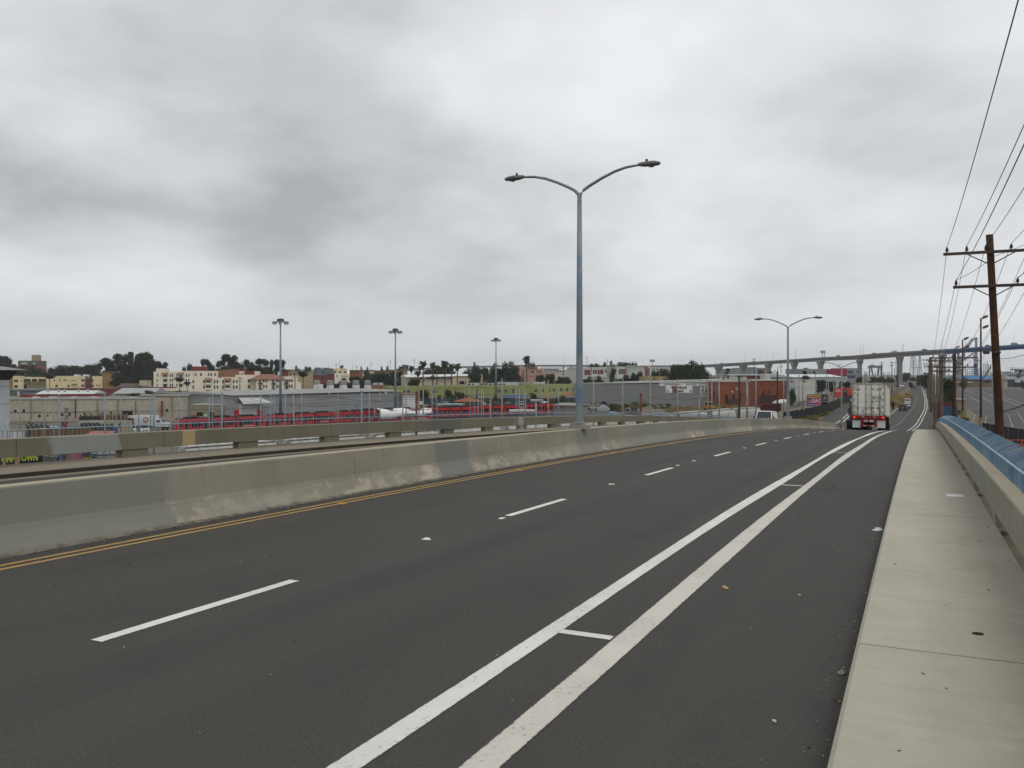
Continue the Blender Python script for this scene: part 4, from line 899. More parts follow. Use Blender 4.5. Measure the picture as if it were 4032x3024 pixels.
b.wall(790, 372, 985, None, STU, 12, 0, [(795, 405, 825, 436), (866, 410, 896, 440), (938, 412, 968, 440)], M_PANEB); b.wall(800, 445, 1018, None, STUW, 12, -1.2, [(830, 470, 846, 495), (900, 470, 916, 495), (968, 475, 984, 500)])
for k, (x0, y0, x1, col, lab) in enumerate(((1020, 402, 1156, '86553c', 'brown flat roofed block right of the cream modern block'), (1156, 402, 1342, 'bdb9ad', 'white low block behind the dark tree clump'), (1340, 408, 1560, '7d6647', 'brown roofed row behind the dark trees'), (1545, 398, 1700, '9c8a63', 'tan block with dark eave behind the dark trees'), (1690, 385, 1830, '8f7f5f', 'distant ochre row below the small palms'), (1760, 412, 1835, 'a3847c', 'pale pink narrow block behind the second high mast'))):
    b = Bld('town_house', lab, Z3, x0, 640 + k * 12, x1, 640 + k * 12); b.wall(x0, y0, x1, None, mat(col, .85, .1, .3), 12, 0, [(x0 + 12 + i * 38, y0 + 25, x0 + 32 + i * 38, y0 + 50) for i in range(int((x1 - x0) / 42))]); b.box('roof_slab', x0 - 4, y0 - 8, x1 + 4, y0, mat('5d5449', .85), -.8, 13)
b = Bld('school_building', 'long cream building with white metal roof and dark window strip behind palms', Z3, 1832, 470, 2765, 480)
wl = [(1850 + i * 0, 0, 0, 0) for i in range(0)]
b.wall(1835, 500, 2212, None, mat('b5ad97', .85), 16, 0, [(2040, 498 + 6, 2120, 528), (2140, 504, 2205, 528)], Z=Z3); b.wall(0, 492, 520, None, mat('b5ad97', .85), 16, .05, [(8, 496, 62, 528), (112, 496, 186, 528), (208, 496, 300, 524), (318, 492, 404, 522), (425, 490, 516, 520)], Z=Z4)
b.wall(485, 478, 735, None, mat('b9ae92', .85), 18, -1.5, [(585, 556, 682, 604)], M_DARK, Z=Z4); b.wall(735, 462, 925, None, mat('b9ae92', .85), 14, 4, Z=Z4)
a, _ = b.pt(1832, 490, Z3); c, _ = b.pt(735, 460, Z4); _, z0 = b.pt(1835, 494, Z3); _, z1 = b.pt(1900, 465, Z3, 6); _, z2 = b.pt(720, 452, Z4, 6); _, z3 = b.pt(720, 476, Z4)
obj('roof', MB().hexa([(a, -2.2, z0 - .2), (c, -2.2, z3 - .2), (c, 18, z3), (a, 18, z0), (a, 6, z1), (c, 6, z2), (c, 12, z2), (a, 12, z1)]), mat('d5d8d6', .6, .04, .3), b.r)
b = Bld('orange_block', 'small terracotta block with white equipment in front of the school', Z3, 1850, 430, 2012, 430)
b.wall(1852, 582, 1935, None, mat('9c6048', .85), 6, 0, [(1896, 600, 1930, 628)]); b.wall(1950, 580, 2012, None, mat('9c6048', .85), 6, .3)
b = Bld('brick_store', 'low brown brick store right of the roof vents', Z3, 1312, 420, 1585, 420)
b.wall(1312, 612, 1582, None, mat('7d5d48', .85, .12, .6), 10)
for x in (1360, 1440): b.box('roof_unit', x, 580, x + 55, 612, mat('a9b0ae', .5), 2, 3)
# -- green building
GRN = mat('858b57', .85, .06, .25); 
b = Bld('green_building', 'long lime green two storey building beyond the trolley yard', Z3, 1580, 372, 4230, 395)
b.wall(1580, 632, 2212, None, GRN, 18, 0, [(1802, 688, 1892, 735)], PW, Z=Z3, mull=True)
b.wall(162, 622, 1642, None, GRN, 18, .04, [(185, 688, 270, 732), (1140, 680, 1186, 725), (1236, 680, 1280, 725), (1352, 675, 1386, 730), (1005, 775, 1090, 830), (960, 810, 985, 870)], PW, Z=Z4, mull=True)
b.wall(1642, 602, 2330, None, mat('8f9560', .85, .06, .25), 18, .02, [(1672, 672, 1712, 718), (1776, 668, 1812, 712), (1885, 668, 1905, 708), (1946, 664, 1978, 708), (2046, 660, 2082, 704), (2132, 658, 2168, 702), (2224 - 0, 655, 2262, 702), (2290, 655, 2325, 702)], PW, Z=Z4, mull=True)
for x, y in ((1320, 640), (1490, 656), (1735, 655), (2110, 640)): b.box('wall_lamp', x, y, x + 14, y + 14, mat('c9cabf', .5), -.3, .3, Z=Z4)
for k, (x0, x1, col) in enumerate(((690, 860, 'b6b9b8'), (870, 990, '9a9d9c'), (1000, 1130, 'a9acac'), (1140, 1440, 'b4b7b6'), (1440, 1660, '8f9393'), (1665, 1828, 'c3c5c2'))):
    b = Bld('portable_cabin', 'grey white portable cabin, %s from the left in the row above the green building' % ordn(k), Z4, x0, 420, x1, 420, 'cabin', 'portable cabins in a row')
    b.wall(x0, 570 if k > 2 else 582, x1, None, mat(col, .6, .08, .5), 4, 0, [(x0 + 20, 590, x0 + 55, 612), (x0 + 80, 590, x0 + 110, 612)])
b = Bld('tile_roof_house', 'small tan house with orange tile roof in front of the green building', Z4, 500, 318, 905, 318, 'house')
b.wall(520, 850, 890, None, mat('6f675a', .85, .15, .6), 8); b.gable(490, 795, 910, 855, mat('94573a', .85, .25, 1.5), 11, -1, inset=5)
for k, (x, yt, x1, col, lab) in enumerate(((1160, 760, 1580, '35507a', 'blue shade canopy on posts before the green building'), (1785, 785, 1925, 'b0624c', 'orange shade sail before the green building'), (2090, 728, 2330, 'ad5b43', 'large orange shade sail at the right end of the green building'))):
    b = Bld('shade_canopy', lab, Z4, x, 340, x1, 340, 'canopy'); a, c, zb, zt = b.rect(x, yt, x1, yt + 26)
    obj('canopy_cloth', MB().hexa([(a, 0, zb), (c, 0, zb), (c, 8, zb), (a, 8, zb), (a + 2, 2, zt), (c - 2, 2, zt), (c - 2, 6, zt), (a + 2, 6, zt)]), mat(col, .8, .1, .5), b.r)
    for xx in (a + .3, c - .3):
        for yy in (.3, 7.7): obj('post', MB().tube([(xx, yy, 0), (xx, yy, zb)], .08, 6), mat('7f8486', .5), b.r)
# -- pink building and modern white flats
PINK = mat('a68478', .85, .08, .3)
b = Bld('pink_building', 'pink mission style building with arched window beside the tallest palm', Z4, 1460, 560, 1975, 565)
b.wall(1462, 350, 1600, None, PINK, 16, 0, [(1500, 415, 1520, 440), (1560, 478, 1580, 492)]); b.wall(1600, 362, 1722, None, PINK, 16, -.5, [(1625, 405, 1668, 432), (1605, 478, 1625, 492), (1650, 478, 1670, 492), (1695, 475, 1710, 492), (1700, 410, 1712, 432)])
b.wall(1722, 375, 1800, None, PINK, 16, .2, [(1735, 412, 1748, 432), (1756, 412, 1769, 432)]); b.wall(1800, 440, 1972, None, mat('a9937c', .85), 10, 1); b.box('roof_slab', 1598, 350, 1724, 362, REDT, -1.5, 17)
a, c, zb, zt = b.rect(1880, 420, 1950, 440); obj('parapet_curve', MB().prism([(a, zb - .1), (a + (c - a) * .3, zb + (zt - zb) * .5), (a + (c - a) * .5, zt), (a + (c - a) * .7, zb + (zt - zb) * .5), (c, zb - .1)], 1, 1.5), mat('a9937c', .85), b.r)
WF = mat('bfc0bb', .7, .06, .3); RP = mat('8d3a33', .7, .06, .5)
def flats(x0, x1, yt, Z, lab, D, wins, reds, extra=()):
    b = Bld('flat_block', lab, Z, x0, D, x1, D + 6); b.wall(x0, yt, x1, None, WF, 14, 0, wins, M_PANEB, mull=True)
    for r_ in reds: b.box('red_panel', *r_, RP, -.35, .35)
    b.box('roof_edge', x0 - 3, yt - 7, x1 + 3, yt, mat('d2d4d0', .6), -.3, 14.6)
    return b
b = flats(1832, 1975, 400, Z4, 'white modern flats with dark glazing right of the pink building', 600, [(1835, 405, 1960, 432)], [])
b.wall(1975, 378, 2028, None, mat('4d5a5e', .6), 12, -1); b.box('roof_slab', 1930, 356, 2090, 380, WF, -2, 12); b.wall(2075, 395, 2150, None, WF, 10, -2, [(2085, 408, 2110, 435), (2085, 445, 2110, 470)])
b = flats(50, 125, 398, Z5, 'narrow white flat block left of the first lamp pole', 590, [(55, 405, 80, 432), (55, 442, 80, 468)], [])
b = flats(332, 470, 360, Z5, 'white flats with a red framed window bay right of the lamp pole', 575, [(400, 392, 436, 466)], [(378, 390, 400, 468), (440, 390, 462, 468)])
b = flats(485, 700, 360, Z5, 'white flats with two tall window groups and one red bay', 580, [(495, 390, 556, 450), (592, 390, 630, 455), (668, 388, 696, 440)], [(568, 388, 590, 455), (632, 388, 650, 455)])
b = flats(842, 1095, 352, Z5, 'white flats with wide dark window bays in the middle of the row', 580, [(872, 382, 945, 455), (975, 382, 992, 450), (1028, 382, 1095, 455)], [(952, 380, 972, 455)])
b = flats(1098, 1262, 352, Z5, 'white flats with window bay between red frames', 585, [(1120, 380, 1176, 435)], [(1104, 378, 1120, 460), (1178, 378, 1192, 440)])
b = flats(1258, 1330, 336, Z5, 'red tower block standing taller in the row of white flats', 575, [(1292, 362, 1322, 480)], [(1258, 336, 1292, 488)])
b = flats(1332, 1622, 358, Z5, 'long white flats with many small windows right of the red tower', 600, [(1350 + i * 34, y, 1366 + i * 34, y + 22) for i in range(8) for y in (374, 405)], [(1415, 376, 1440, 392)])
b = Bld('low_store', 'long pale low store in front of the white flats', Z5, 480, 470, 740, 470); b.wall(480, 490, 735, None, mat('9b9c94', .8), 10)
b = Bld('green_kiosk', 'small green fronted store among the bushes', Z5, 815, 450, 1250, 450); b.wall(818, 520, 905, None, mat('3f6a4a', .8), 8); b.wall(1010, 518, 1248, None, mat('4b7554', .8), 8, 1); b.box('roof_edge', 1005, 512, 1250, 520, WHITER, .5, 9)
b = Bld('tan_store', 'long tan flat roofed store behind the grey painted warehouse', Z5, 1258, 440, 1935, 446)
b.wall(1258, 488, 1932, None, mat('a08e6c', .85, .08, .3), 14)
# -- grey painted warehouse with banners
b = Bld('painted_warehouse', 'long grey painted warehouse with banner signs and white roof edge', Z5, 212, 335, 2480, 318)
b.wall(212, 590, 2275, None, mat('7d8080', .8, .05, .15, .2, 0, 0, .12), 40); b.wall(0, 570, 262, None, mat('7d8080', .8, .05, .15, .2, 0, 0, .12), 30, .05, Z=Z6)
a, zL = b.pt(212, 588); c, zR = b.pt(262, 532, Z6); _, zR0 = b.pt(250, 570, Z6); _, zm = b.pt(480, 586)
obj('roof_edge', MB().hexa([(a + 12, -.3, zm - .05), (c, -.3, zR0), (c, 40, zR0), (a + 12, 40, zm), (a + 12, -.3, zm + .3), (c, -.3, zR), (c, 40, zR), (a + 12, 40, zm + .3)]), mat('b4b8b6', .6, .05, .4), b.r)
BW = mat('d4d6d2', .6, .03, 2); INK = mat('161616', .7); NAVY = mat('2f3a7a', .7); GRN2 = mat('1f4f2f', .7)
Zb = zz(2550, 1480, 7.373)
def banner(x0, y0, x1, y1, name='banner'):
    a, c, zb, zt = b.rect(x0, y0, x1, y1, Zb); o = obj(name, MB().box(a, c, -.08, -.03, zb, zt), BW, b.r); return o, a, c, zb, zt
o, a, c, zb, zt = banner(345, 200, 1495, 290); w = c - a
text('TotalCombatPaintball.com', (zt - zb) * .8, NAVY, o, (a + w * .32, -.09, (zb + zt) / 2), sx=.62, bold=.02); text('(619) 303-2027', (zt - zb) * .8, GRN2, o, (a + w * .815, -.09, (zb + zt) / 2), sx=.68, bold=.03)
o, a, c, zb, zt = banner(530, 292, 1298, 488); w = c - a; h = zt - zb
text('Paintball', h * .56, INK, o, (a + w * .5, -.09, zb + h * .76), sx=1.2, bold=.05); text('Field', h * .56, INK, o, (a + w * .5, -.09, zb + h * .25), sx=1.2, bold=.05)
for k in (.07, .94): obj('arrow', MB().prism([(a + w * k - .5, zb + .6), (a + w * k, zb + 1.1), (a + w * k + .5, zb + .6), (a + w * k + .2, zb + .6), (a + w * k + .2, zb + .15), (a + w * k - .2, zb + .15), (a + w * k - .2, zb + .6)], -.1, -.082), mat('6f7270', .7), o)
b.box('brown_board', 718, 296, 860, 487, mat('6f584b', .85), -.14, .05, Z=Zb)
o, a, c, zb, zt = banner(1532, 192, 1840, 596); w = c - a; h = zt - zb
text('PARKOUR', h * .15, INK, o, (a + w * .5, -.09, zb + h * .9), sx=1.0, bold=.03)
for (x0, x1, y0, y1, mm) in ((.05, .37, .66, .78, mat('5c5e5d', .7)), (.42, .95, .66, .78, mat('5c5e5d', .7)), (.1, .34, .54, .63, mat('6c6e6d', .7)), (.4, .9, .54, .62, mat('8a8c8b', .7)), (.08, .36, .36, .5, mat('3d4143', .7)), (.42, .6, .32, .5, mat('33393f', .7)), (.72, .95, .36, .43, mat('8a2b28', .7)), (.05, .6, .27, .32, mat('6c6e6d', .7)), (.06, .92, .17, .24, mat('55585a', .7)), (.05, .6, .05, .13, mat('4a4d4f', .7)), (.72, .95, .05, .12, mat('6c6e6d', .7))):
    obj('banner_print', MB().box(a + w * x0, a + w * x1, -.09, -.082, zb + h * y0, zb + h * y1), mm, o)
b.box('wall_light', 1305, 615, 1435, 626, WHITER, -.4, .3, Z=Zb)
# -- brick building
b = Bld('brick_building', 'orange brown brick building with blocked doors beside the rail tracks', Z6, 250, 314, 1285, 322)
b.wall(250, 568, 755, None, mat('804c36', .85, .12, .4, .2, 0, 0, .15), 9, 0, [(276, 770, 296, 890), (388, 762, 428, 882), (494, 752, 526, 878), (604, 738, 622, 850), (686, 732, 706, 850)], M_DARK)
b.wall(755, 548, 1282, None, mat('754330', .85, .12, .4, .2, 0, 0, .15), 9, .3, [(930, 700, 955, 760), (1020, 690, 1035, 745)], M_DARK)
b.box('roof_edge', 250, 555, 755, 568, mat('a5a29a', .8), -.3, 9.6); b.box('roof_edge', 755, 535, 1284, 548, mat('bfc0bb', .8), 0, 9.6)
b.box('dark_base', 430, 815, 600, 895, mat('4a3530', .9), -.06, .06); b.box('dark_base', 880, 760, 1130, 880, mat('3f2d2a', .9), .22, .06); b.box('electric_box', 540, 642, 575, 686, mat('8a8f8c', .6), -.5, .5); b.box('wall_lamp', 484, 704, 510, 720, mat('c9c9c0', .5), -.4, .4)
b = Bld('white_block_building', 'white painted block building right of the brick building', Z6, 1288, 345, 1712, 352)
b.wall(1290, 548, 1410, None, mat('a8a8a2', .8), 16, .3, [(1338, 552, 1375, 580)], M_DARK); b.wall(1410, 535, 1710, None, mat('b6b6b0', .8, .08, .4, .2, 0, 0, .2), 16, 0, [(1500, 545, 1555, 570)], M_DARK)
b = Bld('white_hall', 'long hall with bright white pitched roof before the red trimmed building', Z6, 1365, 430, 2115, 440)
b.wall(1368, 495, 2110, None, mat('9aa0a3', .7, .06, .4), 18, 0, []); b.gable(1362, 456, 2116, 497, mat('d0d4d4', .6, .03, .4), 22, -.5)
b.wall(2112, 488, 2160, None, mat('a9aba6', .8), 8, 2, [(2120, 510, 2135, 530)])
b = Bld('modern_office', 'grey modern office building with a crimson panel block', Z6, 1500, 545, 2215, 552)
b.wall(1502, 378, 1895, None, mat('85888a', .7, .06, .3), 20, 0, [(1665, 410, 1698, 450), (1612, 420, 1632, 436)], M_DARK); b.wall(1895, 380, 2156, 470, mat('8f2038', .6, .05, .4), 18, -2, [(1925, 418, 1990, 438), (2085, 410, 2110, 428)], M_PANEB); b.wall(1895, 470, 2156, None, mat('6f7274', .7), 18, 0)
b.wall(352, 412, 540, None, mat('7f8283', .7, .06, .3), 18, -1.5, [(362, 455, 450, 500), (505, 455, 536, 490), (362, 528, 490, 575)], M_PANEB, Z=Z7); b.box('roof_unit', 1560, 364, 1600, 378, mat('6f7274', .7), 4, 3)
b = Bld('low_store', 'low cream store with white posts behind the brick building', Z6, 240, 430, 905, 436); b.wall(242, 490, 700, None, mat('b4b1a4', .8), 12, 0, [(275, 490 + 5, 305, 520), (350, 495, 380, 520), (415, 490, 450, 520), (625, 480, 640, 530)]); b.wall(700, 475, 900, None, mat('7b3b33', .8), 10, .5, [(780, 480, 820, 505)]); b.box('roof_edge', 430, 455, 905, 472, WF, -.5, 13)
b = Bld('low_store', 'flat tan store left of the cream one behind the brick building', Z6, 72, 420, 268, 420); b.wall(74, 498, 266, None, mat('8f8877', .8), 10); b.box('roof_edge', 70, 480, 270, 498, mat('8d918f', .7), -.3, 11)
b = Bld('low_store', 'red brown store between palms under the bridge', Z6, 1170, 470, 1368, 470); b.wall(1172, 468, 1366, None, mat('8a5140', .85), 10); b.wall(975, 445, 1150, None, WF, 10, 5, [(1040, 475, 1110, 505)])
for k, (x0, y0, x1, lab) in enumerate(((362, 375, 560, 'hazy grey high rise far beyond the first bridge piers'), (545, 362, 610, 'narrow hazy high rise seen through the bridge piers'), (715, 352, 850, 'hazy pale tower block between the middle bridge piers'), (845, 362, 985, 'hazy grey tower block left of the third bridge pier'))):
    b = Bld('high_rise', lab, Z6, x0, 1500 + 60 * k, x1, 1500 + 60 * k, 'building', 'far tower blocks'); b.wall(x0, y0, x1, None, mat('7d848b', .7, .1, .05), 30, 0, [(x0 + 8 + i * 22, y0 + 12 + j * 24, x0 + 20 + i * 22, y0 + 26 + j * 24) for i in range(int((x1 - x0 - 10) / 22)) for j in range(3)])
b = Bld('billboard_building', 'small dark block with an orange sign between bridge piers', Z6, 902, 620, 965, 620); b.wall(902, 376, 965, None, mat('5a5752', .8), 8); b.box('sign', 915, 392, 958, 412, mat('a0503a', .6), -.3, .2)
# -- tan shed in the yard
b = Bld('yard_hut', 'plain tan hut with low pitched roof left of the first lamp pole', Z4, 1948, 262, 2275, 258, 'hut')
b.wall(1950, 905, 2275, None, mat('86807a', .85, .06, .5), 8, 0, [(2053, 912, 2070, 936)]); b.gable(1942, 868, 2282, 908, mat('8f8c86', .8, .08, .6), 9.5, -.7)

# dark screened fence and cars before the green building
fr = thing('screen_fence', 'dark teal screened fence before the lime green building', 'fence', (XU(1590, 332), 332, ground(XU(1590, 332), 332))); n_ = 26
for k in range(n_):
    u0, u1 = 1590 + k * 26, 1590 + (k + 1) * 26; x0, x1 = XU(u0, 332) - fr.location[0], XU(u1, 332) - fr.location[0]; zt = 2.3 + R.uniform(-.2, .25)
    obj('post', MB().tube([(x0, 0, 0), (x0, 0, 2.7)], .06, 5), mat('6d7476', .6), fr); obj('screen_panel', MB().box(x0 + .02, x1 - .02, .05, .09, .05, zt), mat(['3a4a4c', '34434b', '414c46', '2f3d40'][k % 4], .85, .2, .8), fr)
for k in range(12):
    u = 1605 + k * 49; D = 322; car('suv' if k % 2 else 'sedan', 'car parked before the teal fence, %s from the left' % ordn(k), 'suv' if k % 2 else 'sedan', ['3d474e', 'b9bdc0', '2b3440', '6d7478', '8f9598'][k % 5], (XU(u, D), D, ground(XU(u, D), D)), 1.9, 'car', 'cars parked before the teal fence')
# ------------------------------------------------------------------ trolleys in the yard
RED = mat('b41d27', .35, .08, .5, .4); REDD = mat('9c1c24', .4, .1, .5, .4); ROOFD = mat('26282a', .7, .15, 1)
def trolley_proto():
    r = bpy.data.objects.new('trolley', None); C.objects.link(r); L, w = 24.0, 1.32
    prof = [(.05, .45), (0, 1.2), (.25, 2.2), (.75, 3.0), (1.3, 3.25), (L - 1.3, 3.25), (L - .75, 3.0), (L - .25, 2.2), (L, 1.2), (L - .05, .45)]
    obj('body', MB().prism(prof, -w, w), RED, r, bevel=.08)
    obj('roof', MB().prism([(1.0, 3.2), (1.4, 3.42), (L - 1.4, 3.42), (L - 1.0, 3.2)], -w * .86, w * .86), ROOFD, r)
    for x0, x1 in ((3, 6.2), (9.6, 14.2), (17.5, 20.8)): obj('roof_unit', MB().box(x0, x1, -.8, .8, 3.4, 3.72), ROOFD, r, bevel=.05)
    for x in (8.3, 15.2): obj('bellows', MB().box(x, x + .62, -w - .02, w + .02, .6, 3.3), M_BLK, r)
    for x0, x1 in ((.1, .1), (L - .1, L - .1)):
        sg = 1 if x0 < 1 else -1; X = lambda t: t if sg > 0 else L - t
        obj('windscreen', MB().poly([(X(.0 - .02), -1.1, 1.35), (X(-.02), 1.1, 1.35), (X(.22), 1.1, 2.25), (X(.66), .95, 2.95), (X(.66), -.95, 2.95), (X(.22), -1.1, 2.25)][::sg]), M_GLS, r)
    for sg in (-1, 1):
        y = sg * (w + .012)
        for x0, x1 in ((1.0, 1.7), (3.7, 6.6), (9.4, 11.2), (12.9, 14.7), (17.4, 20.3), (22.3, 23.0)): obj('window', MB().box(x0, x1, y - .012, y + .012, 1.35, 2.55), M_GLS, r)
        for x0 in (2.0, 6.9, 11.4, 16.1, 20.6):
            d = obj('door', MB().box(x0, x0 + 1.3, y - .012, y + .012, .6, 2.75), REDD, r)
            obj('door_glass', MB().box(x0 + .12, x0 + 1.18, y - .02, y + .02, .95, 2.6), M_GLS, d)
        obj('stripe', MB().box(17.2, 20.4, y - .01, y + .012, .95, 1.05), WHITER, r)
    for x in (3.2, 11.9, 19.6): obj('bogie', MB().box(x, x + 1.9, -1.0, 1.0, .05, .6), M_BLK, r)
    obj('skirt', MB().box(.6, L - .6, -w * .96, w * .96, .25, .47), M_BLK, r)
    obj('pantograph', MB().tube([(11.4, 0, 3.42), (12.6, 0, 4.2), (11.5, 0, 4.8)], .05, 5).tube([(11.5, -.8, 4.8), (11.5, .8, 4.8)], .05, 5), M_BLK, r)
    return r
LA, LB = Vector((XU(680, 199), 199, 0)), Vector((XU(2170, 275), 275, 0)); LD = (LB - LA).normalized(); LN = Vector((-LD.y, LD.x, 0))
TT = [(300, 184), (680, 200), (1040, 219), (1400, 244), (1700, 263), (2040, 281), (2180, 287), (2500, 300)]
def track_pt(u, o=0.0):
    for (u0, d0), (u1, d1) in zip(TT, TT[1:]):
        if u <= u1: D = d0 + (d1 - d0) * (u - u0) / (u1 - u0); break
    D += o * .9; return Vector((XU(u, D), D, 0))
TP = trolley_proto(); TP.name = 'trolley'; first = True
for k, (u0, u1, o, lab) in enumerate(((680, 1037, 0, 'red trolley at the left end of the yard with its nose beside the box truck'), (1046, 1318, 0, 'second red trolley from the left, in front of the grey hall'), (1324, 1482, 0, 'third red trolley from the left, left of the white tarp'), (1486, 1693, -4.5, 'red trolley half covered by a white tarp'), (1709, 1858, 0, 'red trolley just right of the tarped one'), (1862, 2044, 0, 'square ended red trolley before the green building'), (2066, 2178, 0, 'rightmost red trolley beside the tan hut'), (1400, 1640, 5.2, 'red trolley on the rear track showing its dark roof behind the tarp'), (1650, 1900, 5.2, 'red trolley on the rear track below the tile roofed house'))):
    a, b = track_pt(u0, o), track_pt(u1, o); o_ = TP if k == 0 else dup(TP)
    tag(o_, lab, 'trolley', 'red trolleys parked in the yard'); o_.location = (a.x, a.y, ground((a.x + b.x) / 2, (a.y + b.y) / 2) + .12)
    o_.rotation_euler = (0, 0, math.atan2(b.y - a.y, b.x - a.x)); o_.scale = ((b - a).length / 24.0, 1, 1)
# tarp
a, b = track_pt(1483, -4.5), track_pt(1692, -4.5); n = 36; tb = MB(); rr = random.Random(12); L = (b - a).length
rows = [(1.6, 2.0), (1.55, 3.3), (.95, 4.0), (0, 4.15), (-.95, 4.0), (-1.55, 3.3), (-1.62, 2.4), (-1.66, 1.2)]
for i in range(n + 1):
    t = i / n; c = a.lerp(b, t); hang = max(.0, 1 - t * 1.5) if t < .6 else (.1 + .3 * math.sin((t - .6) * 9) ** 2)
    for j, (y, z) in enumerate(rows):
        if j >= 6: z = 3.15 - (3.15 - (2.3 if j == 6 else 1.1)) * min(1, hang + .25)
        w = rr.uniform(-.09, .09); q = c + LN * (y + w * .6); tb.v.append((q.x, q.y, z * (1 - .10 * t - .07 * math.sin(t * 7) ** 2) + w * 1.1))
m = len(rows)
for i in range(n):
    for j in range(m - 1): tb.f.append((i * m + j, i * m + j + 1, (i + 1) * m + j + 1, (i + 1) * m + j))
o = obj('tarp', tb, mat('e6e8e9', .7, .04, .6), smooth=True); o.modifiers.new('thick', 'SOLIDIFY').thickness = .03; tag(o, 'crumpled white tarp draped over a red trolley', 'tarp')
# ballast and rails
for k, off_ in enumerate((-4.5, 0, 5.2)):
    p0, p1 = LA - LD * 40 + LN * off_, LB + LD * 60 + LN * off_
    mb = MB(); nseg = 40
    for i in range(nseg + 1):
        c = track_pt(320 + 2150 * i / nseg, off_); z = ground(c.x, c.y)
        for y in (-1.5, 1.5): q = c + LN * y; mb.v.append((q.x, q.y, z + .03))
    for i in range(nseg): mb.f.append((2 * i, 2 * i + 1, 2 * i + 3, 2 * i + 2))
    tr = struct(obj('rail_track', mb, mat('57534c', .95, .2, 1.5)))
    for y in (-.72, .72):
        pts = [track_pt(320 + 2150 * i / nseg, off_) + LN * y for i in range(nseg + 1)]; obj('rail', MB().tube([(q.x, q.y, ground(q.x, q.y) + .12) for q in pts], .06, 4), mat('5d4a3e', .6, .1, 1, .3, .4), tr)
# ------------------------------------------------------------------ freight cars beside the bridge
HW = mat('b4b4ae', .7, .1, .5, .3, 0, 0, .45); HG = mat('8b8b84', .8, .15, 1)
def hopper_proto():
    r = bpy.data.objects.new('hopper_car', None); C.objects.link(r); L = 15.2
    cs = [(-1.0, 1.0), (-1.45, 1.6), (-1.58, 2.6), (-1.5, 3.6), (-1.1, 4.3), (-.7, 4.5), (.7, 4.5), (1.1, 4.3), (1.5, 3.6), (1.58, 2.6), (1.45, 1.6), (1.0, 1.0)]
    mb = MB(); st = [(.9, .55), (1.6, 1.0), (L - 1.6, 1.0), (L - .9, .55)]
    for x, k in st:
        for y, z in cs: mb.v.append((x, y, z if k == 1 else max(z, 2.6) if z > 2.6 else 2.6 + (z - 2.6) * .1))
    n = len(cs)
    for i in range(3):
        for j in range(n): mb.f.append((i * n + j, i * n + (j + 1) % n, (i + 1) * n + (j + 1) % n, (i + 1) * n + j))
    mb.f.append(tuple(range(n))); mb.f.append(tuple(3 * n + j for j in reversed(range(n))))
    obj('body', mb, HW, r)
    for x in (5.2, 9.9):
        for sg in (-1, 1): obj('side_rib', MB().tube([(x, sg * 1.5, 1.6), (x, sg * 1.62, 2.6), (x, sg * 1.53, 3.6)], .07, 5), HG, r)
    for i in range(8): obj('hatch', MB().box(1.9 + i * 1.45, 2.9 + i * 1.45, -.45, .45, 4.5, 4.62), WHITER, r)
    for sg in (-1, 1):
        obj('roof_walk', MB().box(.4, L - .4, sg * .95 - .2, sg * .95 + .2, 4.5, 4.55), HG, r)
        for i in range(10): obj('walk_bracket', MB().box(1.2 + i * 1.4, 1.3 + i * 1.4, min(sg * .9, sg * 1.5), max(sg * .9, sg * 1.5), 4.42, 4.5), HG, r)
        obj('end_ladder', MB().box(.3, .36, sg * 1.2 - .25, sg * 1.2 + .25, 1.2, 4.4), HG, r)
    obj('end_platform', MB().box(0, L, -1.3, 1.3, .95, 1.1), HG, r)
    for x in (1.1, L - 3.1): obj('bogie', MB().box(x, x + 2, -1.0, 1.0, .2, .85), M_BLK, r)
    return r
HA, HB = Vector((XU(600, 107.7), 107.7, 0)), Vector((XU(2985, 243), 243, 0)); HD = (HB - HA).normalized(); HN = Vector((-HD.y, HD.x, 0)); Lh = (HB - HA).length
HP = hopper_proto(); nh = int(Lh / 15.8); hrz = math.atan2(HD.y, HD.x)
for k in range(nh):
    p = HB - HD * (15.8 * (k + 1)); o_ = HP if k == 0 else dup(HP); tag(o_, 'white covered hopper car on the freight track, %s from the maroon gondolas' % ordn(k), 'rail car', 'white hopper cars beside the bridge')
    o_.location = (p.x, p.y, ground(p.x, p.y) + .1); o_.rotation_euler = (0, 0, hrz)
MAR = mat('54221f', .75, .15, 1, .2, 0, 0, .3)
def gondola(name, p, d, L, m, label, tarp=False):
    r = thing(name, label, 'rail car', (p.x, p.y, ground(p.x, p.y) + .1), math.atan2(d.y, d.x), 'gondola cars beside the road')
    for y0, y1 in ((-1.5, -1.42), (1.42, 1.5)): obj('side_wall', MB().box(0, L, y0, y1, 1.1, 3.7), m, r)
    for x0 in (0, L - .08): obj('end_wall', MB().box(x0, x0 + .08, -1.42, 1.42, 1.1, 3.7), m, r)
    obj('floor', MB().box(.08, L - .08, -1.42, 1.42, 1.0, 1.2), m, r)
    for i in range(11):
        for sg in (-1, 1): obj('rib', MB().box(.3 + i * (L - .8) / 10, .45 + i * (L - .8) / 10, min(sg * 1.5, sg * 1.58), max(sg * 1.5, sg * 1.58), 1.1, 3.65), m, r)
    for x in (.9, L - 2.9): obj('bogie', MB().box(x, x + 2, -1, 1, .2, 1.0), M_BLK, r)
    if tarp: obj('load_cover', MB().hexa([(.05, -1.45, 3.6), (L - .05, -1.45, 3.6), (L - .05, 1.45, 3.6), (.05, 1.45, 3.6), (.5, -.7, 4.3), (L - .5, -.5, 4.5), (L - .5, .5, 4.5), (.5, .7, 4.3)]), WHITER, r)
p = HB + HD * .5; d2 = (Vector(P(3128, 1600, 300)) - p); d2.z = 0; d2.normalize()
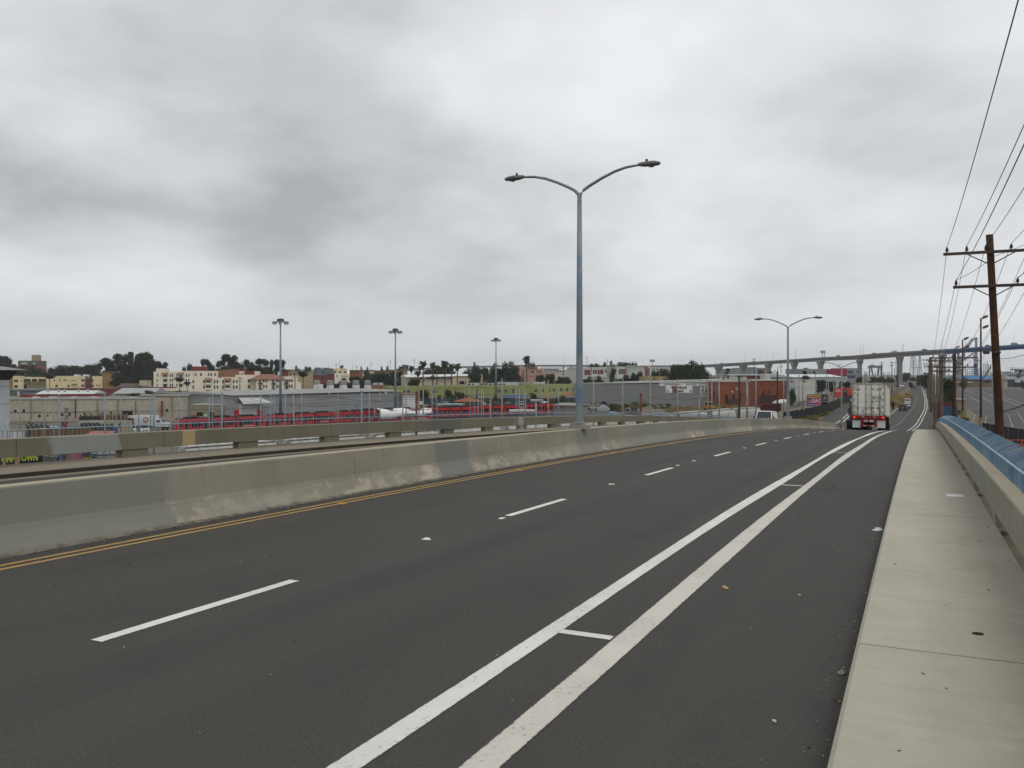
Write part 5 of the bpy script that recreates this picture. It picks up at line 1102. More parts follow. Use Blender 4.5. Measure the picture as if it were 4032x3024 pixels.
for k, (m, lab, tp) in enumerate(((MAR, 'maroon ribbed gondola car next to the white hoppers', 0), (MAR, 'maroon gondola car behind the second street lamp', 0), (mat('a9a9a2', .7, .15, 1), 'pale grey covered gondola at the end of the freight train', 1))):
    gondola('gondola_car', p, d2, 13.6, m, lab, tp); p = p + d2 * 14.3
p0 = p; tr0 = [HA, HB, p, Vector(P(3215, 1570, 420)), Vector(P(3320, 1530, 620))]
for off_ in (0, 6, 12):
    mb = MB()
    for q in tr0:
        for y in (-1.6, 1.6): w = q + HN * (y + off_); mb.v.append((w.x, w.y, ground(w.x, w.y) + .05))
    for i in range(len(tr0) - 1): mb.f.append((2 * i, 2 * i + 1, 2 * i + 3, 2 * i + 2))
    tr = struct(obj('rail_track', mb, mat('5b564d', .95, .2, 1.2)))
    for y in (-.72, .72): obj('rail', MB().tube([((q + HN * (y + off_)).x, (q + HN * (y + off_)).y, ground((q + HN * (y + off_)).x, (q + HN * (y + off_)).y) + .14) for q in tr0], .06, 4), mat('5d4a3e', .6, .1, 1, .3, .4), tr)
# ------------------------------------------------------------------ yard objects seen over and under the far rail
def crate(name, label, Z, x0, yt, x1, D, h, depth, m, cat, ribs=0, z0=None, D2=None):
    b = Bld(name, label, Z, x0, D, x1, D2 or D, cat); b.wall(x0, yt, x1, None, m, depth, 0); a, c, zb, zt = b.rect(x0, yt, x1, yt + 4)
    for i in range(ribs): obj('rib', MB().box(a + (c - a) * (i + .3) / ribs, a + (c - a) * (i + .6) / ribs, -.05, 0.0, .1, zt - .1), m, b.r)
    return b, a, c, zt
Zm = zz(0, 1750, 5.53)
b = Bld('mural_container', 'dark container with lime green block lettering seen under the far rail', Zm, -260, 118, 935, 121, 'container')
b.wall(-260, 180, 935, None, mat('1d2329', .7, .25, .6), 2.5); a, c, zb, zt = b.rect(-260, 180, 935, 440)
LIME = mat('a9b83f', .6, .15, 3)
for tx, x0, x1 in (('UMP', 0, 345), ('TOWN', 395, 815)):
    a, c, zb, zt = b.rect(x0, 270 if tx == 'UMP' else 250, x1, 430 if tx == 'UMP' else 395); text(tx, (zt - zb) * 1.25, LIME, b.r, ((a + c) / 2, -.03, (zb + zt) / 2 + .16), ext=.01, sx=.62 if tx == 'UMP' else .66, bold=.04)
b.box('red_band', -258, 420, 933, 480, mat('5a1f22', .7), -.02, .02)
b.box('colour_patch', 80, 262, 112, 420, mat('2f6f86', .7), -.015, .012); b.box('colour_patch', 380, 250, 410, 330, mat('8a8a3c', .7), -.015, .012)
for k, (x, w) in enumerate(((92, 16), (372, 30))):
    q = G(*Zm(x, 900), zg=0) ; bb = MB().box(-.35 * w / 40, .35 * w / 40, -.1, .1, 0, 3.1); tag(obj('timber_post', bb, mat('8a7a5c', .85, .2, 3), loc=(XU(Zm(x, 0)[0], 117), 117, 0)), 'tan timber post standing before the lettered container, %s from the left' % ordn(k), 'post')
for nm, lab, x0, yt, x1, col, D, cat, rb in (('scrap_bin', 'dented grey scrap bin right of the lettered container', 930, 262, 1240, '56585a', 119, 'bin', 6), ('tool_cabinet', 'small blue cabinet left of the pink container', 1285, 215, 1350, '4a6076', 119, 'cabinet', 0), ('pink_container', 'faded pink container seen under the far rail', 1345, 150, 1785, '8a626a', 120, 'container', 8), ('drum_stack', 'dark drum crate on a yellow base under the far rail', 1795, 160, 1965, '3d4546', 119, 'crate', 3)):
    b, a, c, zt = crate(nm, lab, Zm, x0, yt, x1, D, 2, 2.2, mat(col, .75, .2, .8), cat, rb)
    if nm == 'drum_stack': b.box('yellow_base', 1795, 272, 1970, 345, mat('a8822f', .7), -.05, .3)
b = Bld('storage_rack', 'grey steel storage rack of open shelves under the far rail', Zm, 1970, 118, 2520, 119, 'rack')
for y in (195, 245, 300): b.box('shelf', 1970, y, 2520, y + 12, mat('6f767a', .6), 0, 2)
for x in (1972, 2090, 2230, 2370, 2505): b.box('upright', x, 100, x + 16, 600, mat('5c6468', .6), -.05, .12)
for nm, lab, x0, yt, x1, D, depth, col, cat, rb in (
    ('brown_container', 'long brown shipping container behind the left end of the far fence', 412, 1118, 1128, 180, 2.5, '6b4d36', 'container', 24),
    ('cream_trailer', 'long cream office trailer behind the brown container', 1020, 1018, 1655, 196, 3, 'a29c88', 'trailer', 0),
    ('green_dumpster', 'dark green dumpster before the cream trailer', 1048, 1052, 1250, 188, 2.2, '2b3532', 'dumpster', 6),
    ('green_dumpster', 'grey green dumpster right of the dark green one', 1258, 1072, 1410, 188, 2.2, '3c4744', 'dumpster', 5),
    ('red_shed', 'low shed with salmon red roof by the far fence', 1150, 1200, 1450, 168, 2, '8f3a34', 'shed', 0),
    ('portable_toilet', 'narrow dark red portable cabin behind the far fence', 800, 1036, 850, 190, 1.2, '7d2424', 'cabin', 0),
    ('junk_heap_bin', 'brown bin heaped with scrap timber at the far left of the yard', 335, 1085, 552, 186, 3, '4f4335', 'bin', 7),
    ('white_tank', 'small white tank box at the left end of the yard', 138, 1168, 232, 165, 2, 'b9bcbb', 'tank', 0),
    ('dark_flatbed', 'dark flatbed load of steel scrap before the concrete warehouse', 1032, 962, 1325, 215, 3, '35322e', 'scrap load', 4),
    ('maroon_cab', 'maroon lorry cab between pallets and box truck', 1650, 985, 1735, 214, 3, '5a2326', 'lorry', 0),
    ('blue_crate', 'small blue plastic crate pile by the far fence', 1400, 1110, 1495, 190, 1.5, '2f5590', 'crate', 2),
    ('white_dome', 'white car roof behind the brown container', 622, 1078, 732, 200, 1.8, 'c3c7c9', 'car roof', 0)):
    b, a, c, zt = crate(nm, lab, Z1, x0, yt, x1, D, 2, depth, mat(col, .75, .15, .8), cat, rb)
    if nm == 'red_shed': obj('roof', MB().hexa([(a - .2, -.4, zt), (c + .2, -.4, zt), (c, depth, zt + .5), (a, depth, zt + .5), (a - .2, -.4, zt + .1), (c + .2, -.4, zt + .1), (c, depth, zt + .62), (a, depth, zt + .62)]), mat('a5655d', .7), b.r)
    if nm == 'cream_trailer':
        for i in range(6): obj('window', MB().box(a + (c - a) * (.08 + i * .15), a + (c - a) * (.14 + i * .15), -.04, 0, zt - 1.5, zt - .6), M_PANE, b.r)
    if nm in ('junk_heap_bin', 'dark_flatbed'):
        rr = random.Random(3)
        for i in range(16):
            x = rr.uniform(a, c); obj('scrap_piece', MB().tube([(x, 1, zt - .3), (x + rr.uniform(-1.5, 1.5), 1.5, zt + rr.uniform(.2, .9))], rr.uniform(.06, .16), 5), mat(rr.choice(['4b3a2c', '2c2a28', '77726a']), .8), b.r)
# pallets
PAL = mat('8b6f4b', .85, .2, 2)
for k, (x0, x1, col) in enumerate(((1325, 1425, '8b6f4b'), (1430, 1528, '8b6f4b'), (1535, 1640, '6f6557'))):
    b = Bld('pallet_stack', ['stack of tan pallets left of its twin before the warehouse', 'stack of tan pallets in the middle of the pallet row', 'stack of greyed pallets right of the tan ones'][k], Z1, x0, 212, x1, 212, 'pallets', 'pallet stacks'); a, c, zb, zt = b.rect(x0, 935, x1, 1012)
    for j in range(7):
        z = zt * (j + .2) / 7; obj('pallet', MB().box(a, c, 0, 1.2, z, z + zt * .045), mat(col, .85, .2, 2), b.r)
        for i in range(3): obj('pallet_block', MB().box(a + (c - a) * i * .45, a + (c - a) * (i * .45 + .1), 0, 1.2, z + zt * .046, z + zt / 7 - .01), mat(col, .85, .2, 2), b.r)
# vehicles in the yard
def yard_car(nm, lab, kd, col, Z, x, y, rz, cat): q = G(*Z(x, y)); return car(nm, lab, kd, col, q, rz, cat)
yard_car('pickup_truck', 'white pickup truck parked left of its twin in the yard', 'pickup', 'c9ccce', Z1, 1715, 1178, -1.05, 'pickup'); yard_car('pickup_truck', 'white pickup truck parked next to the box truck', 'pickup', 'cfd2d3', Z1, 1875, 1172, -1.05, 'pickup')
q = G(*Z2(160, 1262)); r = thing('box_truck', 'white box truck with a red round emblem parked in the yard', 'truck', q, -.12)
obj('cargo_box', MB().box(-4.6, 1.6, -1.2, 1.2, 1.0, 3.5), mat('c7cacc', .5, .05, .5), r, bevel=.05); obj('cab', MB().prism([(1.75, .8), (1.75, 2.7), (3.0, 2.75), (3.6, 1.9), (4.9, 1.7), (5.0, .8)], -1.1, 1.1), mat('c7cacc', .4, .05, .5), r, bevel=.06); obj('frame', MB().box(-4.5, 4.7, -.45, .45, .6, .98), M_BLK, r)
obj('side_window', MB().box(2.2, 3.1, -1.125, -1.1, 1.9, 2.5), M_GLS, r); obj('windscreen', MB().poly([(3.62, -1.0, 1.95), (3.62, 1.0, 1.95), (3.08, .95, 2.7), (3.08, -.95, 2.7)]), M_GLS, r)
RM = mat('a8433c', .6); obj('emblem', MB().tube([(-.6 + .65 * math.cos(i * .42), -1.22, 2.45 + .65 * math.sin(i * .42)) for i in range(13)], .11, 6), RM, r); obj('emblem', MB().tube([(-1.0, -1.22, 1.9), (-.8, -1.22, 2.5), (-.55, -1.22, 2.0), (-.3, -1.22, 2.5), (-.1, -1.22, 1.9)], .1, 5), RM, r)
for x in (-3.2, 3.9):
    for sg in (-1, 1): wheel(r, x, sg * .95, .48, .3)
for k in range(11):
    u = Z4(1790, 0)[0] + k * 24.5; D = 318 - k * 1.5; X = XU(u, D)
    car('sedan' if k % 3 else 'suv', 'parked %s car, %s from the left in the row behind the tan hut' % (['white', 'silver', 'dark', 'grey'][k % 4], ordn(k)), 'sedan' if k % 3 else 'suv', ['cfd2d3', 'aeb3b6', '33383c', '84898c'][k % 4], (X, D, ground(X, D)), 2.2, 'car', 'cars parked behind the tan hut')
for k, (x, y, col) in enumerate(((1750, 655, 'c9cdd0'), (1790, 652, 'b9bdc0'), (2050, 640, '39434c'), (2100, 645, '4d5964'), (2190, 640, '2d3a4a'))):
    q = G(*Z6(x, y)); car('sedan', 'car parked under the bridge side trees, %s from the left' % ordn(k), 'sedan', col, q, .3, 'car', 'cars beyond the rail tracks')
# backhoe
q = G(*Z6(165, 985)); r = thing('backhoe', 'yellow backhoe loader parked beside the freight cars', 'digger', q, .5); YE = mat('a87a28', .6, .15, 1)
obj('body', MB().box(-2.2, 1.6, -.9, .9, .8, 1.8), YE, r, bevel=.1); obj('cab', MB().box(-1.3, .5, -.85, .85, 1.8, 3.0), glass('2e3130', .2), r); obj('cab_roof', MB().box(-1.5, .7, -.95, .95, 3.0, 3.2), mat('b9a06a', .6), r, bevel=.05)
obj('boom', MB().tube([(-2.2, 0, 1.2), (-3.6, 0, 3.6), (-4.6, 0, 2.0), (-4.2, 0, .8)], .18, 6), YE, r); obj('loader_bucket', MB().prism([(2.6, .2), (3.4, .2), (3.2, 1.0), (2.6, 1.0)], -1.1, 1.1), YE, r); obj('loader_arm', MB().tube([(.8, -.7, 1.5), (2.7, -.7, .6)], .1, 5).tube([(.8, .7, 1.5), (2.7, .7, .6)], .1, 5), YE, r)
for x, rd in ((-1.3, .75), (1.2, .5)):
    for sg in (-1, 1): wheel(r, x, sg * .85, rd, .4)
# tarped boat, machines, blue tarp
def lump(name, label, Z, x0, yt, x1, yb, col, cat, seed, depth=2.5):
    q = G(*Z((x0 + x1) / 2, yb)); D = q[1]; w = (Z(x1, 0)[0] - Z(x0, 0)[0]) / F * D; h = (Z(0, yb)[1] - Z(0, yt)[1]) / F * D
    rr = random.Random(seed); mb = MB(); n, m = 14, 6
    for j in range(m + 1):
        t = j / m
        for i in range(n):
            a = 6.283 * i / n; k = (1 - t ** 2.2) ** .5 if j < m else .05; e = rr.uniform(.82, 1.12); mb.v.append((w / 2 * math.cos(a) * k * e, depth / 2 * math.sin(a) * k * e, h * t * rr.uniform(.88, 1.05)))
    for j in range(m):
        for i in range(n): mb.f.append((j * n + i, j * n + (i + 1) % n, (j + 1) * n + (i + 1) % n, (j + 1) * n + i))
    mb.f.append(tuple(m * n + i for i in range(n)))
    return tag(obj(name, mb, mat(col, .75, .2, .7), loc=(q[0], q[1], q[2])), label, cat)
lump('covered_boat', 'boat wrapped in a grey tarp below the painted warehouse', Z5, 545, 892, 750, 1000, '8d9193', 'covered boat', 1); lump('covered_load', 'load under a pale blue tarp by the far fence', Z5, 690, 990, 880, 1052, '8b97a0', 'covered load', 2); lump('rubble_heap', 'heap of grey rubble behind the brick building fence', Z6, 1150, 748, 1300, 830, '6d6b66', 'heap', 4, 6)
def machine(label, Z, x0, yt, x1, yb, col):
    q = G(*Z((x0 + x1) / 2, yb)); D = q[1]; w = (Z(x1, 0)[0] - Z(x0, 0)[0]) / F * D; h = (Z(0, yb)[1] - Z(0, yt)[1]) / F * D
    r = thing('field_machine', label, 'machine', q, .3, 'old machines below the painted warehouse'); m = mat(col, .8, .2, 1)
    obj('chassis', MB().box(-w / 2, w / 2, -1, 1, h * .22, h * .5), m, r, bevel=.05); obj('cab', MB().box(-w * .3, w * .12, -.8, .8, h * .5, h * .92), glass('3a4a50', .2), r); obj('cab_roof', MB().box(-w * .34, w * .16, -.9, .9, h * .92, h), m, r); obj('boom', MB().tube([(w * .1, 0, h * .5), (w * .45, 0, h * 1.15), (w * .75, 0, h * .6)], .13, 6), m, r)
    for x in (-w * .32, w * .32):
        for sg in (-1, 1): wheel(r, x, sg * .9, h * .2, .35)
machine('rusty red tractor right of the tarped boat', Z5, 815, 930, 905, 1002, '6b2f28'); machine('rust brown excavator with glass cab by the brown timber post', Z5, 1030, 935, 1180, 1045, '6a463c'); machine('grey mobile crane among the machines by the brown timber post', Z5, 960, 950, 1050, 1030, '7f7d76')
# canopy with white roof in the yard (fuel shelter), bench shelter
for k, (Z, x0, yt, x1, D, col, lab) in enumerate(((Z4, 1310, 972, 1690, 215, 'b9bdbd', 'white roofed platform shelter before the trolleys'), (Z4, 270, 880, 640, 285, '9aa4a8', 'long pale flat canopy behind the rear trolleys'), (Z4, 1620, 822, 1800, 262, 'a9acac', 'pale grey canopy on a post above the rightmost trolley'), (Z3, 1930, 1098, 2150, 200, '7a6a55', 'low tan timber platform by the tarped trolley'))):
    b = Bld('shelter', lab, Z, x0, D, x1, D, 'shelter'); a, c, zb, zt = b.rect(x0, yt, x1, yt + 24); obj('roof', MB().box(a, c, -1.5, 2, zb, zt), mat(col, .6, .06, .5), b.r, bevel=.04)
    for t in (.1, .5, .9): obj('post', MB().tube([(a + (c - a) * t, .2, 0), (a + (c - a) * t, .2, zb)], .09, 6), mat('7b8084', .5), b.r)
# ------------------------------------------------------------------ poles of the yard
MST = mat('858d96', .55, .12, 2, .4, .3); MSTB = mat('7d8791', .5, .12, 2, .4, .2); MTAN = mat('8f8876', .85, .12, 2); MRST = mat('6b3f2c', .9, .2, 2); MDK = mat('3a322c', .9, .2, 2)
PL = []
def addp(Z, lst, D, w, m, kind): PL.extend((Z(x, y), D if not isinstance(D, list) else D[i], w, m, kind) for i, (x, y) in enumerate(lst))
addp(Z1, [(260, 725), (595, 700), (1580, 690), (1815, 715), (1965, 700)], [186, 176, 182, 172, 190], .26, MST, 'grey steel catenary pole')
addp(Z1, [(775, 680), (1370, 670)], [120, 124], .30, MSTB, 'thick blue grey steel pole'); addp(Z1, [(570, 875), (700, 800)], 170, .28, MTAN, 'short concrete post')
addp(Z2, [(155, 780), (570, 750), (1010, 775), (1055, 740), (1760, 750), (1900, 740), (1955, 735), (2110, 760)], [170, 178, 168, 186, 176, 184, 190, 178], .26, MST, 'grey steel catenary pole')
addp(Z2, [(205, 745), (1193, 735)], [128, 130], .32, MSTB, 'thick blue grey steel pole'); addp(Z2, [(450, 940)], 165, .4, MTAN, 'short concrete post')
addp(Z3, [(85, 760), (203, 730), (320, 735), (850, 740), (1305, 725), (1840, 620), (2025, 715)], [176, 182, 190, 188, 186, 205, 200], .27, MST, 'grey steel catenary pole')
addp(Z3, [(1195, 700)], 150, .34, MSTB, 'thick blue grey steel pole'); addp(Z3, [(210, 890), (1460, 680), (1792, 850), (2090, 660)], [165, 230, 168, 225], .3, MTAN, 'tan concrete post'); addp(Z3, [(1992, 715)], 140, .36, MRST, 'rust brown post')
addp(Z4, [(190, 630), (800, 630), (860, 700), (935, 690), (1410, 640), (1455, 660), (1545, 690), (1780, 610), (2025, 680), (330, 720), (1520, 650)], [205, 240, 200, 215, 250, 215, 210, 260, 240, 280, 260], .26, MST, 'grey steel catenary pole')
addp(Z4, [(60, 660), (255, 680), (662, 530), (740, 640), (905, 650), (1035, 840), (1202, 530), (1875, 545), (1045, 660)], [235, 240, 270, 250, 240, 165, 175, 175, 270], .32, MTAN, 'tan concrete post'); addp(Z4, [(1697, 850)], 120, .3, MSTB, 'thick blue grey steel pole')
addp(Z5, [(505, 545), (928, 530), (1330, 495), (1725, 530), (2165, 530)], [165, 175, 160, 185, 200], .3, MTAN, 'tan concrete post'); addp(Z5, [(1190, 745)], 130, .36, MRST, 'rust brown post'); addp(Z5, [(2038, 790)], 150, .24, MSTB, 'thick blue grey steel pole')
addp(Z6, [(195, 550), (300, 555), (835, 480), (1240, 455), (1460, 460), (1700, 450), (1855, 455), (2080, 480)], [170, 178, 230, 250, 265, 290, 310, 330], .3, MST, 'grey steel catenary pole'); addp(Z6, [(705, 540)], 165, .4, MST, 'thick grey steel mast'); addp(Z6, [(1515, 530), (1885, 490), (1965, 480)], [240, 270, 300], .34, MTAN, 'tan concrete post')
addp(Z6, [(592, 495), (1147, 420)], [150, 185], .38, MDK, 'dark creosoted timber pole')
PL.sort(key=lambda p: p[0][0]); cnt = {}
for (u, v), D, w, m, kind in PL:
    i = cnt.get(kind, 0); cnt[kind] = i + 1; X = XU(u, D); z0 = ground(X, D); zt = ZV(v, D)
    lab = 'rust brown post %s' % ('below the tarped trolley' if u < 2000 else 'before the painted warehouse') if kind.startswith('rust') else '%s, %s from the left across the rail yard' % (kind, ordn(i))
    r = thing('yard_pole', lab, 'pole', (X, D, z0), R.uniform(0, 6), kind + 's')
    obj('shaft', MB().tube([(0, 0, -.3), (R.uniform(-.05, .05), 0, (zt - z0) * .5), (0, 0, zt - z0)], [w / 2, w / 2 * .95, w / 2 * .85], 8), m, r, smooth=True)
    if 'catenary' in kind and R.random() < .5: obj('bracket_arm', MB().tube([(0, 0, (zt - z0) * .86), (2.2, 0, (zt - z0) * .9)], .04, 5).tube([(0, 0, (zt - z0) * .72), (2.2, 0, (zt - z0) * .86)], .03, 5), m, r)
    else: obj('cap', MB().lathe([(w * .55, zt - z0 - .1), (w * .55, zt - z0 + .06), (w * .2, zt - z0 + .14)], 8), m, r)
def wire(name, pts, rad, label, cat='wire', m=None, sag=0.3, n=10, group=None):
    out = []
    for a, b in zip(pts, pts[1:]):
        a, b = Vector(a), Vector(b)
        for i in range(n): t = i / n; q = a.lerp(b, t); q.z -= sag * 4 * t * (1 - t); out.append(q)
    out.append(Vector(pts[-1])); return tag(obj(name, MB().tube(out, rad, 5), m or mat('2a2b2c', .6), smooth=True), label, cat, group)
def ru(Z, x, y, D): return P(*Z(x, y), D)
WR = [([(Z1, 120, 905, 176), (Z1, 1370, 880, 176), (Z2, 1000, 965, 176), (Z2, 2200, 900, 180), (Z3, 850, 895, 186), (Z3, 1700, 825, 196), (Z4, 900, 745, 215)], 'lower contact wire running the length of the trolley yard'),
      ([(Z2, 0, 775, 180), (Z2, 1190, 770, 180), (Z3, 0, 775, 182), (Z3, 1300, 775, 188), (Z3, 2200, 765, 200), (Z4, 1100, 745, 220)], 'upper messenger wire across the front of the grey hall'),
      ([(Z3, 0, 868, 184), (Z3, 850, 860, 187), (Z3, 1700, 800, 197), (Z4, 60, 760, 205)], 'middle messenger wire before the grey hall'),
      ([(Z3, 550, 820, 186), (Z3, 780, 775, 186), (Z3, 1305, 840, 188), (Z3, 1800, 830, 200)], 'slack feeder wire before the grey hall'),
      ([(Z2, 1240, 800, 178), (Z2, 1760, 858, 178), (Z3, 320, 905, 186), (Z3, 740, 915, 188)], 'drooping wire from the porch to the trolley yard'),
      ([(Z4, 200, 660, 205), (Z4, 860, 640, 215), (Z4, 1410, 660, 235), (Z4, 1780, 620, 250)], 'high wire across the face of the green building'),
      ([(Z5, 330, 860, 170), (Z5, 928, 822, 172), (Z5, 1190, 852, 130), (Z5, 1725, 1000, 180)], 'dark cable across the foot of the painted warehouse'),
      ([(Z5, 1340, 780, 160), (Z5, 1725, 815, 180), (Z5, 1935, 812, 190)], 'short black cable right of the tall tan post'),
      ([(Z5, 1200, 800, 130), (Z5, 1330, 880, 158), (Z5, 1600, 930, 180)], 'slanting cable from the brown timber post'),
      ([(Z6, 1285, 640, 250), (Z6, 1460, 650, 265), (Z6, 1700, 655, 290)], 'wire before the white block building'),
      ([(Z1, 0, 1030, 150), (Z1, 775, 1075, 122), (Z1, 1370, 1060, 126)], 'low wire between the thick poles at the left')]
for pts, lab in WR: wire('overhead_wire', [ru(*p) for p in pts], .032, lab, 'wire', None, .25, 8)
# high mast lights
for u, v, D, lab in ((1104.5, 1262, 225, 'tallest high mast floodlight ring over the trolley yard, left of the others'), (1557, 1300, 256, 'middle high mast floodlight ring over the trolley yard'), (1953, 1335, 345, 'farthest high mast floodlight ring left of the first street lamp')):
    X = XU(u, D); z0 = ground(X, D); h = ZV(v, D) - z0; r = thing('high_mast_light', lab, 'floodlight', (X, D, z0), .3, 'high mast lights')
    obj('mast', MB().tube([(0, 0, -.2), (0, 0, h * .5), (0, 0, h)], [.42, .3, .16], 12), mat('7d8894', .45, .08, 1, .4, .4), r, smooth=True); obj('head_frame', MB().lathe([(.25, h - .5), (.9, h - .2), (.9, h + .35), (.3, h + .55)], 10), mat('4d5358', .5), r)
    ring = [(1.55 * math.cos(i * .524), 1.55 * math.sin(i * .524), h - .35) for i in range(13)]; obj('ring', MB().tube(ring, .06, 5), mat('5c6266', .5), r)
    for i in range(8):
        a = i * math.pi / 4; x, y = 1.75 * math.cos(a), 1.75 * math.sin(a); f = obj('floodlight', MB().lathe([(.12, h - .2), (.34, h - .4), (.36, h - .75), (.2, h - .85)], 10, (x, y, 0)), mat('747b80', .4), r); obj('glass_cover', MB().lathe([(.33, h - .78), (.26, h - 1.0), (.1, h - 1.06)], 10, (x, y, 0)), mat('d9dcdc', .25), f)
# ------------------------------------------------------------------ black mesh fence and billboards by the left road
FB = mat('15181a', .85, .15, 1)
fr = thing('screen_fence', 'black screened chain link fence along the left road before the billboards', 'fence', P(3111, 1649, 165)); inv = tuple(-x for x in fr.location)
pts = [(3085, 157), (3111, 165), (3160, 181), (3220, 196), (3262, 219), (3315, 265), (3350, 301), (3375, 340)]; pl = []
for (u0, d0), (u1, d1) in zip(pts, pts[1:]):
    for k in range(6): t = k / 6; u, D = u0 + (u1 - u0) * t, d0 + (d1 - d0) * t; pl.append((XU(u, D), D))
for k, (x, y) in enumerate(pl):
    z = ground(x, y); obj('post', MB().tube([(x + inv[0], y + inv[1], z + inv[2] - .2), (x + inv[0], y + inv[1], z + inv[2] + 2.35)], .05, 6), FB, fr)
    if k + 1 < len(pl):
        x2, y2 = pl[k + 1]; z2 = ground(x2, y2); j = R.uniform(-.12, .12)
        obj('screen_panel', MB().hexa([(x + inv[0], y + inv[1], z + inv[2]), (x2 + inv[0], y2 + inv[1], z2 + inv[2]), (x2 + inv[0], y2 + inv[1] + .03, z2 + inv[2]), (x + inv[0], y + inv[1] + .03, z + inv[2]), (x + inv[0], y + inv[1], z + inv[2] + 2.2 + j), (x2 + inv[0], y2 + inv[1], z2 + inv[2] + 2.2 + j), (x2 + inv[0], y2 + inv[1] + .03, z2 + inv[2] + 2.2 + j), (x + inv[0], y + inv[1] + .03, z + inv[2] + 2.2 + j)]), FB, fr)
b = Bld('billboard', 'two faced billboard with purple and yellow poster beside a black one', Z6, 1578, 262, 1900, 262, 'billboard')
a, c, zb, zt = b.rect(1578, 752, 1778, 915); bd = obj('frame', MB().box(a - .15, c + .15, 0, .3, zb - .15, zt + .15), mat('8f979c', .5), b.r); w, h = c - a, zt - zb
PU = mat('5a2f6b', .5, .1, .4); pz = NT('poster_purple'); gz = pz.n('ShaderNodeSeparateXYZ'); pz.l(pz.n('ShaderNodeTexCoord').outputs['Generated'], gz.inputs[0])
pm = pz.fin(pz.mix(gz.outputs[0], srgb('3a3f86'), srgb('a02f5c')), .5)
obj('poster', MB().box(a, c, -.02, 0, zb, zt), pm, b.r); obj('poster_band', MB().box(a, c, -.035, -.02, zb + h * .66, zt), mat('6b2146', .5), b.r)
YL = mat('c9b43a', .5); text('MISSION VALLEY', h * .17, YL, b.r, (a + w / 2, -.04, zb + h * .9), sx=.95, bold=.02); text('CANNABIS 25+', h * .17, YL, b.r, (a + w / 2, -.04, zb + h * .74), sx=1.0, bold=.02); text('SDRC', h * .42, mat('d9d3df', .5), b.r, (a + w * .66, -.04, zb + h * .42), sx=.8, bold=.01); obj('poster_line', MB().box(a + w * .05, c - w * .05, -.04, -.02, zb + h * .07, zb + h * .12), mat('b3aec0', .5), b.r)
ob = MB().lathe([(h * .16, -.035), (h * .16, -.02)], 14, (a + w * .2, 0, zb + h * .36), 'y'); obj('poster_disc', ob, mat('b3662f', .5), b.r)
a2, c2, zb2, zt2 = b.rect(1780, 752, 1893, 905); obj('poster', MB().hexa([(a2, 0, zb), (c2, 1.2, zb), (c2, 1.4, zb), (a2, .2, zb), (a2, 0, zt), (c2, 1.2, zt), (c2, 1.4, zt), (a2, .2, zt)]), mat('1a1d1e', .5), b.r)
for i in range(5):
    g_ = -1.0 + i * .5; xm, zm = (a2 + c2) / 2, zb + h * .55; obj('poster_ray', MB().tube([(xm + .25 * math.sin(g_), .42, zm + .2 * math.cos(g_)), (xm + .75 * math.sin(g_), .55, zm + 1.0 * math.cos(g_))], .045, 5), mat('c9c6b4', .5), b.r)
obj('poster_line', MB().box(xm - .8, xm + .8, .3, .45, zb + h * .36, zb + h * .41), mat('a9a694', .5), b.r)
for x in (a + w * .25, a + w * .75, (a2 + c2) / 2): obj('post', MB().tube([(x, .6, 0), (x, .6, zb)], .14, 8), mat('3a3b3c', .6), b.r)
b = Bld('billboard', 'bright red billboard with a dark figure left of the container', Z7, 155, 330, 428, 330, 'billboard')
a, c, zb, zt = b.rect(155, 737, 426, 885); w, h = c - a, zt - zb; obj('poster', MB().box(a, c, 0, .3, zb, zt), mat('b53a3a', .5, .04, .3), b.r); obj('frame', MB().box(a - .1, c + .1, .05, .35, zb - .12, zt + .12), mat('5a2a2a', .5), b.r)
obj('poster_figure', MB().prism([(a + w * .48, zb + .3), (a + w * .5, zb + h * .5), (a + w * .56, zb + h * .9), (a + w * .68, zb + h * .95), (a + w * .76, zb + h * .55), (a + w * .74, zb + .3)], -.02, 0), mat('2e2627', .6), b.r); obj('poster_face', MB().prism([(a + w * .58, zb + h * .55), (a + w * .6, zb + h * .8), (a + w * .68, zb + h * .8), (a + w * .69, zb + h * .55)], -.03, -.02), mat('8d6a55', .6), b.r)
for k in (0, 1): obj('poster_text', MB().box(a + .2, a + w * (.28 + .1 * k), -.02, 0, zb + h * (.76 - k * .16), zb + h * (.84 - k * .16)), mat('d5a9a6', .6), b.r)
for x in (a + w * .2, a + w * .8): obj('post', MB().tube([(x, .4, 0), (x, .4, zb)], .16, 8), mat('4a4b4c', .6), b.r)
